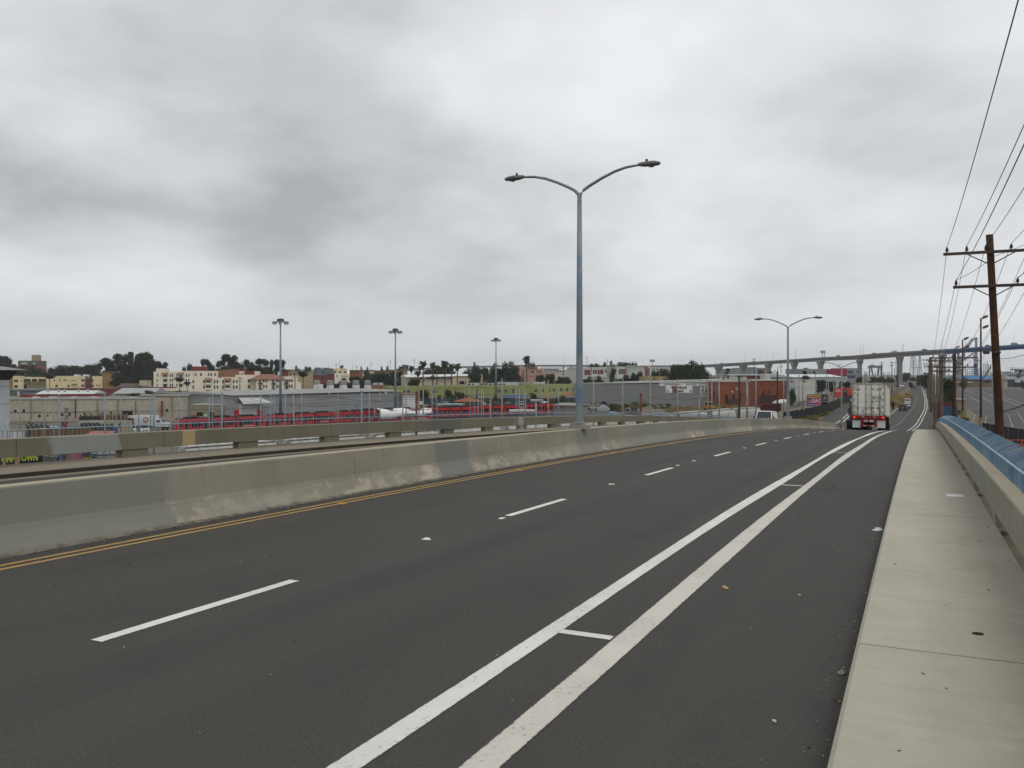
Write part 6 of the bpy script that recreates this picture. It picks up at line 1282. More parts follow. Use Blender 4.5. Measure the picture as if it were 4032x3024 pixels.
# ------------------------------------------------------------------ trees and plants
def leaf_mat(name, a, b):
    q = NT(name); p = q.pos(); oi = q.n('ShaderNodeObjectInfo').outputs['Random']
    n = q.noise(p, .45, 4, .6); f = q.math('ADD', q.mapr(n, .35, .65, 0, .75), q.math('MULTIPLY', oi, .35), clamp=True)
    return q.fin(q.mix(f, srgb(a), srgb(b)), .75, .2)
ML_E = leaf_mat('eucalyptus_leaves', '242a1f', '3b4230'); ML_R = leaf_mat('tree_leaves', '242c1b', '3d472a'); ML_P = leaf_mat('palm_fronds', '2c3221', '46492f'); ML_B = leaf_mat('bush_leaves', '30381f', '50542f'); ML_D = leaf_mat('dry_grass', '7a6a45', '96835a'); ML_W = leaf_mat('weeds', '55562f', '79723f')
M_BARK = mat('5d5347', .9, .2, 2); M_PBARK = mat('5a5045', .9, .25, 3)
def leaf_quad(mb, c, s, rr, up=0.0):
    n = Vector((rr.gauss(0, 1), rr.gauss(0, 1), rr.gauss(0, 1) + up)).normalized(); a = n.orthogonal().normalized(); a.rotate(Matrix.Rotation(rr.random() * 6.28, 3, n)); b = n.cross(a)
    k = rr.uniform(.55, .8); a = a * s; b = b * s * k
    i = len(mb.v); mb.v += [tuple(c - a), tuple(c - b * .9), tuple(c + a), tuple(c + b)]; mb.f.append((i, i + 1, i + 2, i + 3))
def crown(lumps, n, s, seed, m, norm=True):
    rr = random.Random(seed); mb = MB(); tot = sum(r[0] * r[1] * r[2] for _, r in lumps) ** 1.0
    for c, r in lumps:
        k = max(30, int(n * (r[0] * r[1] * r[2]) / tot))
        for i in range(k):
            d = Vector((rr.gauss(0, 1), rr.gauss(0, 1), rr.gauss(0, 1))).normalized() * (rr.random() ** .42) * (rr.uniform(.85, 1.1) if rr.random() < .8 else rr.uniform(1.0, 1.45))
            leaf_quad(mb, Vector((c[0] + d.x * r[0], c[1] + d.y * r[1], c[2] + d.z * r[2])), s * rr.uniform(.6, 1.3), rr)
    if norm:
        zs = sorted(v[2] for v in mb.v); xs = sorted(abs(v[0]) for v in mb.v); zt = zs[int(len(zs) * .995)]; xm = max(xs[int(len(xs) * .985)], .05)
        mb.v = [(v[0] * .46 / xm, v[1] * .46 / xm, v[2] / zt) for v in mb.v]
    return mb.mesh('crown', m)
PROT = {}
def tree_proto(kind, k):
    rr = random.Random(hash(kind) % 97 * 0 + sum(map(ord, kind)) * 7 + k); tb = MB(); lumps = []
    if kind == 'euc':
        tb.tube([(0, 0, -.03), (.01, 0, .2), (-.01, .01, .42)], [.03, .024, .018], 7)
        for i in range(16):
            a = rr.random() * 6.28; d = rr.uniform(.05, .42); z = rr.uniform(.40, .93) - d * .22; c = (d * math.cos(a), d * math.sin(a), z); q = rr.uniform(.09, .15)
            lumps.append((c, (q * 1.15, q * 1.15, q * .72))); tb.tube([(0, 0, .36), (c[0] * .5, c[1] * .5, z * .8), (c[0], c[1], z)], [.014, .009, .005], 5)
        cm = crown(lumps, 5200, .026, k + 3, ML_E)
    elif kind == 'round':
        tb.tube([(0, 0, -.03), (0, 0, .3), (.02, 0, .5)], [.035, .028, .015], 7)
        for i in range(17):
            a = rr.random() * 6.28; d = rr.uniform(.0, .36); z = rr.uniform(.2, .84); c = (d * math.cos(a), d * math.sin(a), z); q = rr.uniform(.14, .23) * (1.15 - abs(z - .5))
            lumps.append((c, (q, q, q * .85)))
            if i < 5: tb.tube([(0, 0, .3), (c[0] * .6, c[1] * .6, z)], [.014, .006], 5)
        cm = crown(lumps, 5200, .032, k + 9, ML_R)
    elif kind == 'bush':
        for i in range(4): tb.tube([(0, 0, -.05), (rr.uniform(-.3, .3), rr.uniform(-.3, .3), .55)], [.02, .008], 5)
        for i in range(9):
            a = rr.random() * 6.28; d = rr.uniform(.0, .36); z = rr.uniform(.12, .7); q = rr.uniform(.16, .26)
            lumps.append(((d * math.cos(a), d * math.sin(a), z), (q, q, q * .95)))
        cm = crown(lumps, 2000, .035, k + 19, ML_B if k % 2 else ML_R)
    elif kind == 'cypress':
        tb.tube([(0, 0, -.02), (0, 0, .9)], [.02, .005], 6)
        for i in range(8): z = .1 + i * .105; q = .5 * (1 - z) ** .5 * (1 if z > .15 else .8); lumps.append(((0, 0, z), (q, q, .09)))
        cm = crown(lumps, 1500, .04, k + 29, ML_R)
    elif kind == 'palm':
        tb.tube([(0, 0, -.02), (.004, 0, .5), (0, 0, .9)], [.026, .019, .017], 8); mb = MB()
        for i in range(44):
            a = rr.random() * 6.28; e = rr.uniform(-.95, 1.25); L = rr.uniform(.10, .135); dx, dy = math.cos(a), math.sin(a)
            base = Vector((0, 0, .9)); mid = base + Vector((dx * math.cos(e), dy * math.cos(e), math.sin(e))) * L * .62; tip = mid + Vector((dx * math.cos(e - .7), dy * math.cos(e - .7), math.sin(e - .7))) * L * .6
            sd = Vector((-dy, dx, 0)); i0 = len(mb.v)
            for q, wd in ((base, .006), (mid, .042), (tip, .02)): mb.v += [tuple(q - sd * wd + Vector((0, 0, -.012))), tuple(q), tuple(q + sd * wd + Vector((0, 0, -.012)))]
            for r_ in (0, 3): mb.f += [(i0 + r_, i0 + r_ + 1, i0 + r_ + 4, i0 + r_ + 3), (i0 + r_ + 1, i0 + r_ + 2, i0 + r_ + 5, i0 + r_ + 4)]
            for t in range(5):
                f = mid.lerp(tip, .4 + t * .15) + sd * rr.uniform(-.05, .05); leaf_quad(mb, f, .02, rr)
        cm = mb.mesh('crown', ML_P)
        sk = MB()
        for i in range(90):
            a = rr.random() * 6.28; z = rr.uniform(.74, .9); leaf_quad(sk, Vector((math.cos(a) * .035, math.sin(a) * .035, z)), .03, rr)
        return tb.mesh('trunk', M_PBARK), cm, sk.mesh('dead_fronds', mat('6b5c45', .9, .2, 2))
    return tb.mesh('trunk', M_BARK), cm, None
VG = {'euc': ('eucalyptus_tree', 'tree', 3), 'round': ('broadleaf_tree', 'tree', 3), 'bush': ('bush', 'bush', 4), 'cypress': ('cypress_tree', 'tree', 1), 'palm': ('fan_palm', 'palm', 2)}
def tree(kind, Z, xc, yt, w, D, label, group=None, zb=None, yb=None):
    nm, cat, nk = VG[kind]; k = R.randrange(nk)
    if (kind, k) not in PROT: PROT[(kind, k)] = tree_proto(kind, k)
    t, c, s = PROT[(kind, k)]; u, v = Z(xc, yt); X = XU(u, D)
    z0 = ground(X, D) if zb is None else zb
    if yb is not None: z0 = ZV(Z(0, yb)[1], D)
    h = ZV(v, D) - z0; wd = (Z(w, 0)[0] - Z(0, 0)[0]) / F * D
    if kind == 'palm': h *= .99; wd = h
    r = thing(nm, label, cat, (X, D, z0), R.random() * 6.28, group); sx = wd / (.92 if kind != 'cypress' else 1.0)
    if kind == 'palm': sx = h * max(.7, (Z(w, 0)[0] - Z(0, 0)[0]) / F * D / (h * .24))
    for n_, me in (('trunk', t), ('crown', c), ('dead_fronds', s)):
        if me: 
            o = link(n_, me, r); o.scale = (sx, sx, h) if not (kind == 'palm' and n_ == 'trunk') else (h, h, h)
            if n_ == 'trunk' and kind != 'palm': o.scale = (h, h, h) if sx > h else (sx, sx, h)
    return r
# eucalyptus skyline on the left
for k, (Z, x, y, w, D) in enumerate(sorted(((Z1, 70, 178, 260, 600), (Z1, 1480, 205, 330, 610), (Z1, 1600, 150, 300, 600), (Z1, 1750, 260, 300, 640), (Z1, 1880, 130, 230, 600), (Z2, 75, 150, 190, 590), (Z2, 190, 240, 170, 620), (Z2, 340, 272, 230, 640), (Z2, 985, 240, 190, 640), (Z2, 1180, 262, 180, 650), (Z2, 1345, 172, 280, 620), (Z2, 1570, 250, 220, 640), (Z2, 1760, 235, 260, 640), (Z2, 1885, 248, 130, 660), (Z2, 1990, 250, 170, 640)), key=lambda t: t[0](t[1], 0)[0])):
    tree('euc', Z, x, y, w, D, 'tall dark eucalyptus, %s from the left along the skyline' % ordn(k), 'eucalyptus trees on the left skyline')
for k, (Z, x, y, w, D) in enumerate(sorted(((Z1, 330, 300, 330, 700), (Z1, 470, 305, 260, 690), (Z1, 690, 330, 260, 700), (Z1, 910, 298, 330, 700), (Z1, 1100, 322, 220, 690), (Z1, 1200, 285, 240, 690), (Z1, 1290, 268, 130, 680), (Z1, 1560, 400, 260, 560), (Z1, 1700, 380, 300, 640), (Z1, 1850, 400, 300, 640), (Z2, 60, 330, 260, 640), (Z2, 180, 380, 260, 660), (Z2, 720, 312, 110, 700), (Z2, 645, 352, 70, 700), (Z2, 1450, 300, 160, 660), (Z2, 1660, 330, 260, 660), (Z2, 1830, 350, 200, 660), (Z1, 210, 320, 110, 690)), key=lambda t: t[0](t[1], 0)[0])):
    tree('round', Z, x, y, w, D, 'dark round crowned tree, %s in the belt behind the apartments' % ordn(k), 'trees behind the apartments')
# palms
for k, (Z, x, y, w, D, lab) in enumerate(((Z1, 650, 408, 140, 470, 'single shaggy palm before the cream apartments'), (Z2, 580, 492, 140, 410, 'palm rising before the white apartments, left of the utility pole'), (Z2, 690, 560, 90, 405, 'low shaggy palm beside the apartment corner'), (Z3, 345, 400, 160, 400, 'stout shaggy palm right of the white apartment wing'), (Z3, 1755, 330, 30, 700, 'tiny distant palm left of a pair'), (Z3, 1802, 310, 30, 700, 'tiny distant palm, left one of a pair'), (Z3, 1852, 308, 32, 700, 'tiny distant palm, right one of a pair'), (Z3, 1915, 328, 80, 520, 'short palm with thick skirt left of the tall row'), (Z3, 2085, 250, 95, 440, 'tall palm beside the second high mast, left of the row'), (Z3, 2010, 395, 85, 430, 'lower palm before the white roofed school'), (Z4, 200, 272, 75, 440, 'tall palm leftmost of the row before the school'), (Z4, 260, 310, 70, 440, 'shorter palm next to the leftmost of the row'), (Z4, 375, 252, 105, 440, 'broad headed palm in the middle of the row'), (Z4, 475, 290, 85, 440, 'palm right of the broad headed one'), (Z4, 556, 290, 90, 440, 'rightmost palm of the row before the school'), (Z4, 1560, 180, 95, 520, 'tallest lone palm beside the pink building'), (Z4, 200, 465, 60, 430, 'low palm below the leftmost tall palm'), (Z5, 805, 370, 60, 520, 'palm before the dark tree in the flats row'), (Z6, 432, 358, 50, 640, 'small palm between the first bridge piers'), (Z6, 910, 405, 60, 560, 'palm beside the orange sign under the bridge'), (Z6, 1035, 405, 70, 540, 'bushy palm at the third bridge pier'), (Z6, 1545, 395, 70, 520, 'palm before the modern office'), (Z3, 905, 320, 26, 800, 'lone distant palm on the skyline behind the modern blocks'), (Z4, 10, 330, 30, 650, 'tiny palm left of the tall row'), (Z3, 2040, 330, 40, 660, 'small far palm behind the tall palm'))):
    tree('palm', Z, x, y, w, D, lab, 'fan palms')
# broadleaf trees in the town
for k, (Z, x, y, w, D) in enumerate(sorted(((Z3, 1265, 365, 90, 560), (Z3, 1100, 490, 220, 480), (Z3, 1240, 480, 240, 480), (Z3, 1420, 445, 260, 500), (Z3, 1590, 460, 200, 500), (Z3, 1720, 415, 200, 500), (Z3, 920, 520, 180, 470), (Z3, 1000, 575, 160, 440), (Z3, 660, 590, 130, 420), (Z3, 860, 590, 130, 420), (Z3, 1185, 600, 130, 420), (Z3, 1950, 525, 160, 430), (Z3, 1190, 352, 50, 800), (Z3, 260, 345, 90, 760), (Z3, 400, 350, 80, 760), (Z3, 1490, 355, 70, 800), (Z3, 1560, 352, 60, 800), (Z4, 160, 385, 180, 600), (Z4, 330, 350, 220, 600), (Z4, 450, 370, 220, 600), (Z4, 700, 378, 180, 600), (Z4, 880, 362, 240, 560), (Z4, 800, 440, 220, 470), (Z4, 1090, 312, 210, 480), (Z4, 1240, 300, 260, 470), (Z4, 1360, 292, 260, 480), (Z4, 1190, 490, 240, 460), (Z4, 1750, 470, 110, 470), (Z4, 1890, 455, 150, 460), (Z4, 2060, 500, 180, 470), (Z4, 820, 292, 90, 900), (Z4, 1570, 292, 110, 900), (Z4, 1640, 292, 60, 900), (Z5, 100, 500, 180, 450), (Z5, 420, 500, 200, 440), (Z5, 580, 490, 200, 440), (Z5, 780, 375, 130, 500), (Z5, 960, 470, 160, 450), (Z5, 1110, 440, 180, 450), (Z5, 1180, 425, 110, 470), (Z5, 1420, 410, 140, 480), (Z5, 1525, 380, 120, 490), (Z5, 1800, 318, 300, 430), (Z5, 1925, 282, 340, 425), (Z5, 2045, 345, 290, 420), (Z5, 1720, 410, 220, 440), (Z5, 690, 298, 130, 800), (Z5, 780, 278, 100, 800), (Z5, 945, 285, 140, 800), (Z5, 1045, 290, 60, 800), (Z5, 1100, 288, 60, 800), (Z5, 500, 305, 120, 850), (Z6, 40, 320, 220, 420), (Z6, 400, 405, 90, 620), (Z6, 1535, 480, 170, 400), (Z6, 1790, 540, 150, 400), (Z6, 1930, 560, 120, 400), (Z6, 2110, 560, 170, 400)), key=lambda t: t[0](t[1], 0)[0])):
    tree('round', Z, x, y, w * (1 if D < 760 else 1.35), D, 'green broadleaf tree, %s from the left among the town roofs' % ordn(k), 'trees among the town roofs')
for k, (Z, x, y, w, D, lab) in enumerate(((Z4, 523, 655, 22, 345, 'slim dark cypress against the left of the green wall'), (Z4, 843, 650, 20, 345, 'slim dark cypress against the middle of the green wall'), (Z4, 1512, 400, 30, 500, 'slim cypress beside the pink building'), (Z3, 940, 465, 26, 520, 'slim cypress before the cream modern block'), (Z3, 700, 520, 22, 450, 'slim cypress before the dark red block'))): tree('cypress', Z, x, y, w, D, lab, 'slim cypresses')
for k, (Z, x, y, w, D) in enumerate(sorted(((Z3, 2030, 690, 150, 345), (Z3, 2120, 700, 130, 340), (Z4, 40, 680, 150, 340), (Z4, 440, 680, 130, 335), (Z4, 620, 715, 190, 335), (Z4, 290, 750, 90, 335), (Z4, 1660, 730, 140, 330), (Z4, 2040, 770, 200, 325), (Z5, 60, 770, 140, 325), (Z4, 1110, 760, 60, 330), (Z1, 1890, 560, 220, 440), (Z1, 1960, 620, 140, 380), (Z1, 1760, 655, 220, 385), (Z2, 140, 690, 140, 380), (Z2, 600, 690, 180, 370), (Z5, 640, 850, 120, 300), (Z5, 780, 880, 160, 300), (Z5, 1400, 510, 120, 350), (Z5, 1500, 520, 110, 350), (Z5, 1620, 510, 130, 350), (Z5, 1870, 500, 140, 350), (Z5, 2000, 490, 160, 350), (Z6, 1370, 660, 110, 320)), key=lambda t: t[0](t[1], 0)[0])):
    tree('bush', Z, x, y, w, D, 'dark green bush, %s from the left behind the yard' % ordn(k), 'bushes behind the yard')
# tall dark sign pylon above the eucalyptus
b = Bld('sign_pylon', 'tall black sign panel standing above the eucalyptus trees', Z1, 1668, 600, 1735, 600, 'sign'); b.box('panel', 1670, 117, 1732, 280, mat('23292c', .6), 0, .8)
for x in (1682, 1720): b.box('post', x, 280, x + 8, 560, mat('2c3032', .6), .2, .5)
b.box('ladder', 1738, 130, 1746, 280, mat('4a4e50', .6), .3, .3)
# the road's banks: weeds, dry grass, mounds
def tuft_mesh(n, seed, m, h=1.0):
    rr = random.Random(seed); mb = MB()
    for i in range(n):
        a = rr.random() * 6.28; d = rr.random() ** .6; x, y = d * math.cos(a) * .5, d * math.sin(a) * .5; hh = h * rr.uniform(.4, 1.0) * (1.15 - d * .6); lx, ly = rr.uniform(-.2, .2), rr.uniform(-.2, .2); w = rr.uniform(.015, .04); g = rr.random() * 3.14; cx, cy = math.cos(g) * w, math.sin(g) * w
        i0 = len(mb.v); mb.v += [(x - cx, y - cy, -.05), (x + cx, y + cy, -.05), (x + lx * .5 + cx * .7, y + ly * .5 + cy * .7, hh * .6), (x + lx * .5 - cx * .7, y + ly * .5 - cy * .7, hh * .6), (x + lx, y + ly, hh)]; mb.f += [(i0, i0 + 1, i0 + 2, i0 + 3), (i0 + 3, i0 + 2, i0 + 4)]
    return mb.mesh('tuft', m)
TW = [tuft_mesh(260, 1, ML_W), tuft_mesh(260, 2, ML_D), tuft_mesh(220, 3, ML_B)]
def weeds(name, label, pts, sz, seed, mix=(0, 1, 2)):
    rr = random.Random(seed); groups = {}
    for me in mix: groups[me] = []
    for (x, y) in pts: groups[rr.choice(mix)].append((x, y, rr.uniform(*sz)))
    for me, lst in groups.items():
        if not lst: continue
        src = TW[me]; V = [v.co.copy() for v in src.vertices]; Fc = [tuple(p.vertices) for p in src.polygons]; mb = MB()
        for x, y, s in lst:
            z = ground(x, y); i0 = len(mb.v); a = rr.random() * 6.28; ca, sa = math.cos(a), math.sin(a); hs = s * rr.uniform(.5, .9)
            mb.v += [(x + (v.x * ca - v.y * sa) * s * 1.5, y + (v.x * sa + v.y * ca) * s * 1.5, z + v.z * hs) for v in V]; mb.f += [tuple(i0 + k for k in f) for f in Fc]
        o = stuff(obj(name, mb, src.materials[0])); o['label'] = label; o['category'] = 'weeds'
def band(s0, s1, l0, l1, n, seed):
    rr = random.Random(seed); out = []
    for i in range(n): s_ = rr.uniform(s0, s1); f0 = l0(s_) if callable(l0) else l0; f1 = l1(s_) if callable(l1) else l1; out.append(W(s_, rr.uniform(f0, f1))[:2])
    return out
weeds('bank_weeds', 'weeds and dry grass on the right road bank beyond the railing', band(97, 150, 1.2, 4.5, 90, 1), (.5, 1.3), 1)
weeds('bank_weeds', 'green weeds in a strip along the right road edge', band(150, 420, 1.2, 6.5, 120, 2), (.6, 1.5), 2, (0, 2))
weeds('bank_weeds', 'dry weeds on the left road bank before the black fence', band(120, 330, lambda s: left_l(s) - 3.4, lambda s: left_l(s) - .6, 170, 3), (.5, 1.4), 3)
weeds('slope_grass', 'rusty dry grass on the slope below the painted warehouse', [G(*Z5(R.uniform(1590, 2030), R.uniform(960, 1045)))[:2] for i in range(70)] + [G(*Z6(R.uniform(250, 720), R.uniform(880, 960)))[:2] for i in range(50)], (1.0, 2.4), 4, (1,))
weeds('yard_weeds', 'green weeds along the foot of the painted warehouse', [G(*Z5(R.uniform(350, 1600), R.uniform(900, 960)))[:2] for i in range(50)], (.8, 1.8), 5, (2, 0))
for k, (s0, s1, lc, wl, h, lab) in enumerate(((262, 330, -10.6, 2.4, 1.5, 'nearer dry brown dirt mound in the road median'), (335, 470, -11.2, 3.4, 2.3, 'larger straw coloured dirt mound farther down the median'))):
    mb = MB(); rr = random.Random(k); ns, nl = 22, 9
    for i in range(ns + 1):
        t = i / ns; s_ = s0 + (s1 - s0) * t
        for j in range(nl + 1):
            q = j / nl * 2 - 1; e = max(0, 1 - q * q) * math.sin(math.pi * t) ** .6; p = W(s_, lc + q * wl * (.75 + .25 * math.sin(t * 9)), 0); mb.v.append((p[0], p[1], p[2] - .05 + h * e * rr.uniform(.75, 1.1)))
    for i in range(ns):
        for j in range(nl): a = i * (nl + 1) + j; mb.f.append((a, a + 1, a + nl + 2, a + nl + 1))
    r = thing('dirt_mound', lab, 'mound', W((s0 + s1) / 2, lc)); o = obj('earth', mb, mat('75644a', .95, .25, .4), r, smooth=True); o.location = tuple(-x for x in r.location)
    weeds('mound_grass', 'dry grass tufts on the %s median mound' % ('nearer' if k == 0 else 'farther'), band(s0 + 4, s1 - 4, lc - wl * .6, lc + wl * .6, 60, 7 + k), (1.4, 3.0), 7 + k, (1,))
for k, (x, y, w, D, lab, kd) in enumerate(((1388, 640, 95, 560, 'round dark bush at the far end of the median', 'bush'), (1270, 498, 110, 820, 'large dark tree left of the far road', 'round'), (1330, 490, 90, 840, 'dark tree crown beside the far road poles', 'round'), (1215, 530, 110, 800, 'spreading dark tree behind the far junction', 'round'), (1600, 492, 150, 520, 'large spreading dark tree over the right side of the far road', 'round'), (1660, 500, 140, 470, 'dense dark tree among the right hand utility poles', 'round'), (1540, 530, 110, 640, 'dark tree farther along the right side of the road', 'round'), (560, 560, 90, 500, 'brownish tree beside the modern office', 'round'), (780, 560, 160, 800, 'low dark tree left of the far substation', 'round'), (900, 550, 180, 820, 'low dark tree before the gantry crane', 'round'), (1040, 560, 140, 800, 'low dark tree beside the far poles', 'round'), (1440, 560, 150, 1000, 'distant dark trees under the transmission towers', 'round'))): tree(kd, Z7, x, y, w, D, lab)
tree('round', Z8, 495, 800, 150, 190, 'dense dark ivy covered tree behind the right utility poles', None); tree('bush', Z8, 520, 940, 90, 170, 'dark shrub at the foot of the ivy covered tree'); tree('bush', Z8, 470, 1000, 110, 160, 'dark hedge bush beside the red brown container'); tree('bush', Z9, 545, 640, 130, 560, 'distant green bush before the blue roofed building'); tree('bush', Z9, 1635, 690, 90, 560, 'dark bush before the badge building at the right edge')
# ------------------------------------------------------------------ the long bridge
BR = [(1588, 1452, 1459, 2100), (1813, 1442, 1449, 2000), (2043, 1437, 1444, 1900), (2250, 1436, 1443.5, 1800), (2390, 1439, 1446, 1700), (2661, 1438.5, 1445.5, 1400), (2760, 1436.5, 1446.5, 1250), (3021, 1421, 1432, 1050), (3225, 1407.5, 1419.5, 880), (3350, 1400.5, 1415, 810), (3467, 1390, 1406.5, 765), (3719, 1374.5, 1391.5, 715), (4032, 1354.5, 1372.5, 680), (4300, 1336, 1356, 660)]
bridge = thing('long_bridge', 'long high concrete bridge with blue steel spans crossing behind the truck', 'bridge', (XU(3467, 765), 765, 4)); inv = tuple(-x for x in bridge.location)
def bsec(rows, top, bot, wid, m, name):
    mb = MB(); pts = [(XU(u, D), D, ZV(vt, D), ZV(vb, D)) for u, vt, vb, D in rows]; n = len(pts)
    for i, (x, y, zt, zb) in enumerate(pts):
        a, b = pts[max(i - 1, 0)], pts[min(i + 1, n - 1)]; t = Vector((b[0] - a[0], b[1] - a[1], 0)).normalized(); nn = Vector((-t.y, t.x, 0)); h = zt - zb; sh = (18 - wid) / 2
        for k, zz_ in ((sh, zt - h * bot), (sh + wid, zt - h * bot), (sh + wid, zt - h * top), (sh, zt - h * top)): mb.v.append((x + nn.x * k, y + nn.y * k, zz_))
    for i in range(n - 1):
        for k in range(4): k2 = (k + 1) % 4; mb.f.append((i * 4 + k, i * 4 + k2, (i + 1) * 4 + k2, (i + 1) * 4 + k))
    mb.f.append((3, 2, 1, 0)); mb.f.append(tuple((n - 1) * 4 + k for k in range(4))); o = obj(name, mb, m, bridge); o.location = inv; return o
CB = mat('8b8c89', .8, .08, .05); CBD = mat('6f706e', .8, .1, .05); BB = mat('3d618f', .6, .08, .05)
bsec(BR, 0.0, .16, 18, CBD, 'parapet'); bsec(BR, .165, .38, 18, CB, 'deck_slab'); bsec(BR[:12], .385, 1.0, 13, CB, 'girder'); bsec(BR[11:], .385, 1.0, 13, BB, 'steel_girder'); bsec(BR[11:], .05, .36, 18.2, mat('557399', .6), 'steel_edge')
def br_at(u):
    for a, b in zip(BR, BR[1:]):
        if a[0] <= u <= b[0]: t = (u - a[0]) / (b[0] - a[0]); return [a[i] + (b[i] - a[i]) * t for i in (1, 2, 3)]
def pier(u, w, dp=1.5):
    vt, vb, D = br_at(u); X = XU(u, D) - .0; zb = ZV(vb, D); y = D + 4; g_ = 4.0
    bx, by = X + inv[0], y + inv[1]; z0, z1 = g_ + inv[2], zb + inv[2]; c = w * .5
    mb = MB()
    mb.hexa([(bx - c * .8, by - dp, z0 - 1), (bx + c * .8, by - dp, z0 - 1), (bx + c * .8, by + dp, z0 - 1), (bx - c * .8, by + dp, z0 - 1), (bx - c * .74, by - dp * .9, z1 - 6), (bx + c * .74, by - dp * .9, z1 - 6), (bx + c * .74, by + dp * .9, z1 - 6), (bx - c * .74, by + dp * .9, z1 - 6)])
    mb.hexa([(bx - c * .74, by - dp * .9, z1 - 6), (bx + c * .74, by - dp * .9, z1 - 6), (bx + c * .74, by + dp * .9, z1 - 6), (bx - c * .74, by + dp * .9, z1 - 6), (bx - c * 1.15, by - dp * 1.4, z1 - 1.8), (bx + c * 1.15, by - dp * 1.4, z1 - 1.8), (bx + c * 1.15, by + dp * 1.4, z1 - 1.8), (bx - c * 1.15, by + dp * 1.4, z1 - 1.8)])
    mb.box(bx - c * 1.15, bx + c * 1.15, by - dp * 1.4, by + dp * 1.4, z1 - 1.8, z1 + .4)
    return obj('pier', mb, CB, bridge)
for Z, x, w in ((Z6, 300, 8.5), (Z6, 662, 7.6), (Z6, 1030, 6.4), (Z6, 1408, 5.2), (Z6, 1793, 4.6)): pier(Z(x, 0)[0], w, 3.5)
for u in (3391.8, 3551.5, 3722): pier(u, 4.3)
for x in (70, 180, 320, 510, 715, 905, 1060, 1240, 1430, 1650, 1850, 2060): pier(Z5(x, 0)[0], 4)
for k, (Z, x, y) in enumerate(((Z4, 325, 215), (Z4, 750, 210), (Z4, 1195, 205), (Z4, 1650, 190), (Z4, 2105, 190), (Z5, 75, 195), (Z5, 380, 65), (Z5, 515, 195), (Z5, 930, 200), (Z5, 952, 210), (Z5, 1325, 200), (Z5, 1535, 225), (Z5, 1610, 225), (Z5, 1680, 200), (Z5, 1740, 200), (Z5, 1925, 190), (Z5, 1998, 170), (Z5, 2062, 195), (Z6, 250, 175), (Z6, 372, 170), (Z6, 676, 150), (Z6, 1000, 120), (Z6, 1082, 130), (Z6, 1415, 95), (Z6, 1425, 100), (Z7, 587, 25), (Z7, 628, 38), (Z7, 1265, 0), (Z7, 1282, 20), (Z8, 437, 280), (Z8, 745, 255), (Z8, 1378, 210))):
    u, v = Z(x, y); vt, vb, D = br_at(u); X = XU(u, D); obj('lamp_post', MB().tube([(X + inv[0], D + 1 + inv[1], ZV(vt, D) + inv[2] - .5), (X + inv[0], D + 1 + inv[1], ZV(v, D) + inv[2])], .12, 5), mat('9a9fa3', .5), bridge)
u0, u1 = Z6(1775, 0)[0], Z6(1845, 0)[0]; vt, vb, D = br_at(u0); zt = ZV(Z6(0, 112)[1], D); zb = ZV(Z6(0, 150)[1], D); zd = ZV(vt, D)
obj('sign_gantry', MB().box(XU(u0, D) + inv[0], XU(u1, D) + inv[0], D + inv[1], D + 1 + inv[1], zb + inv[2], zt + inv[2]), mat('8f9691', .6), bridge)
for t in (.35, .8): x_ = XU(u0 + (u1 - u0) * t, D) + inv[0]; obj('gantry_post', MB().tube([(x_, D + .5 + inv[1], zd + inv[2] - 1), (x_, D + .5 + inv[1], zb + inv[2])], .4, 6), mat('8f9691', .6), bridge)
b = Bld('billboard', 'small dark billboard on a post beside the far bridge deck', Z5, 1328, 900, 1395, 900, 'billboard'); b.box('panel', 1328, 243, 1394, 276, mat('5b6a68', .6), 0, .6); b.box('panel', 1345, 248, 1380, 272, mat('8d9488', .6), -.1, .1); b.box('post', 1358, 276, 1364, 480, mat('5f6466', .6), .2, .5)
for k, (u, col, kd) in enumerate(sorted(((Z7(1105, 0)[0], 'c3c6c8', 'van'), (Z7(180, 0)[0], '4a4f53', 'suv'), (Z7(760, 0)[0], '5a5e60', 'sedan'), (Z7(1605, 0)[0], '84898c', 'suv'), (Z8(185, 0)[0], '6d7275', 'sedan'), (Z8(1030, 0)[0], '55595c', 'suv'), (Z8(1375, 0)[0], '777b7e', 'van'), (Z6(320, 0)[0], '3d4144', 'suv')))):
    vt, vb, D = br_at(u); a = br_at(u + 5); z = ZV(vt, D) - (ZV(vt, D) - ZV(vb, D)) * .16; y_ = 6
    dX, dY = XU(u + 5, a[2]) - XU(u, D), a[2] - D; rz = math.atan2(dY, dX); car(kd, '%s crossing the long bridge, %s from the left' % (kd, ordn(k)), kd, col, (XU(u, D) - math.sin(rz) * 2.2, D + math.cos(rz) * 2.2, ZV(vt, D) - (ZV(vt, D) - ZV(vb, D)) * .14 + .01), rz, 'car', 'vehicles on the long bridge')
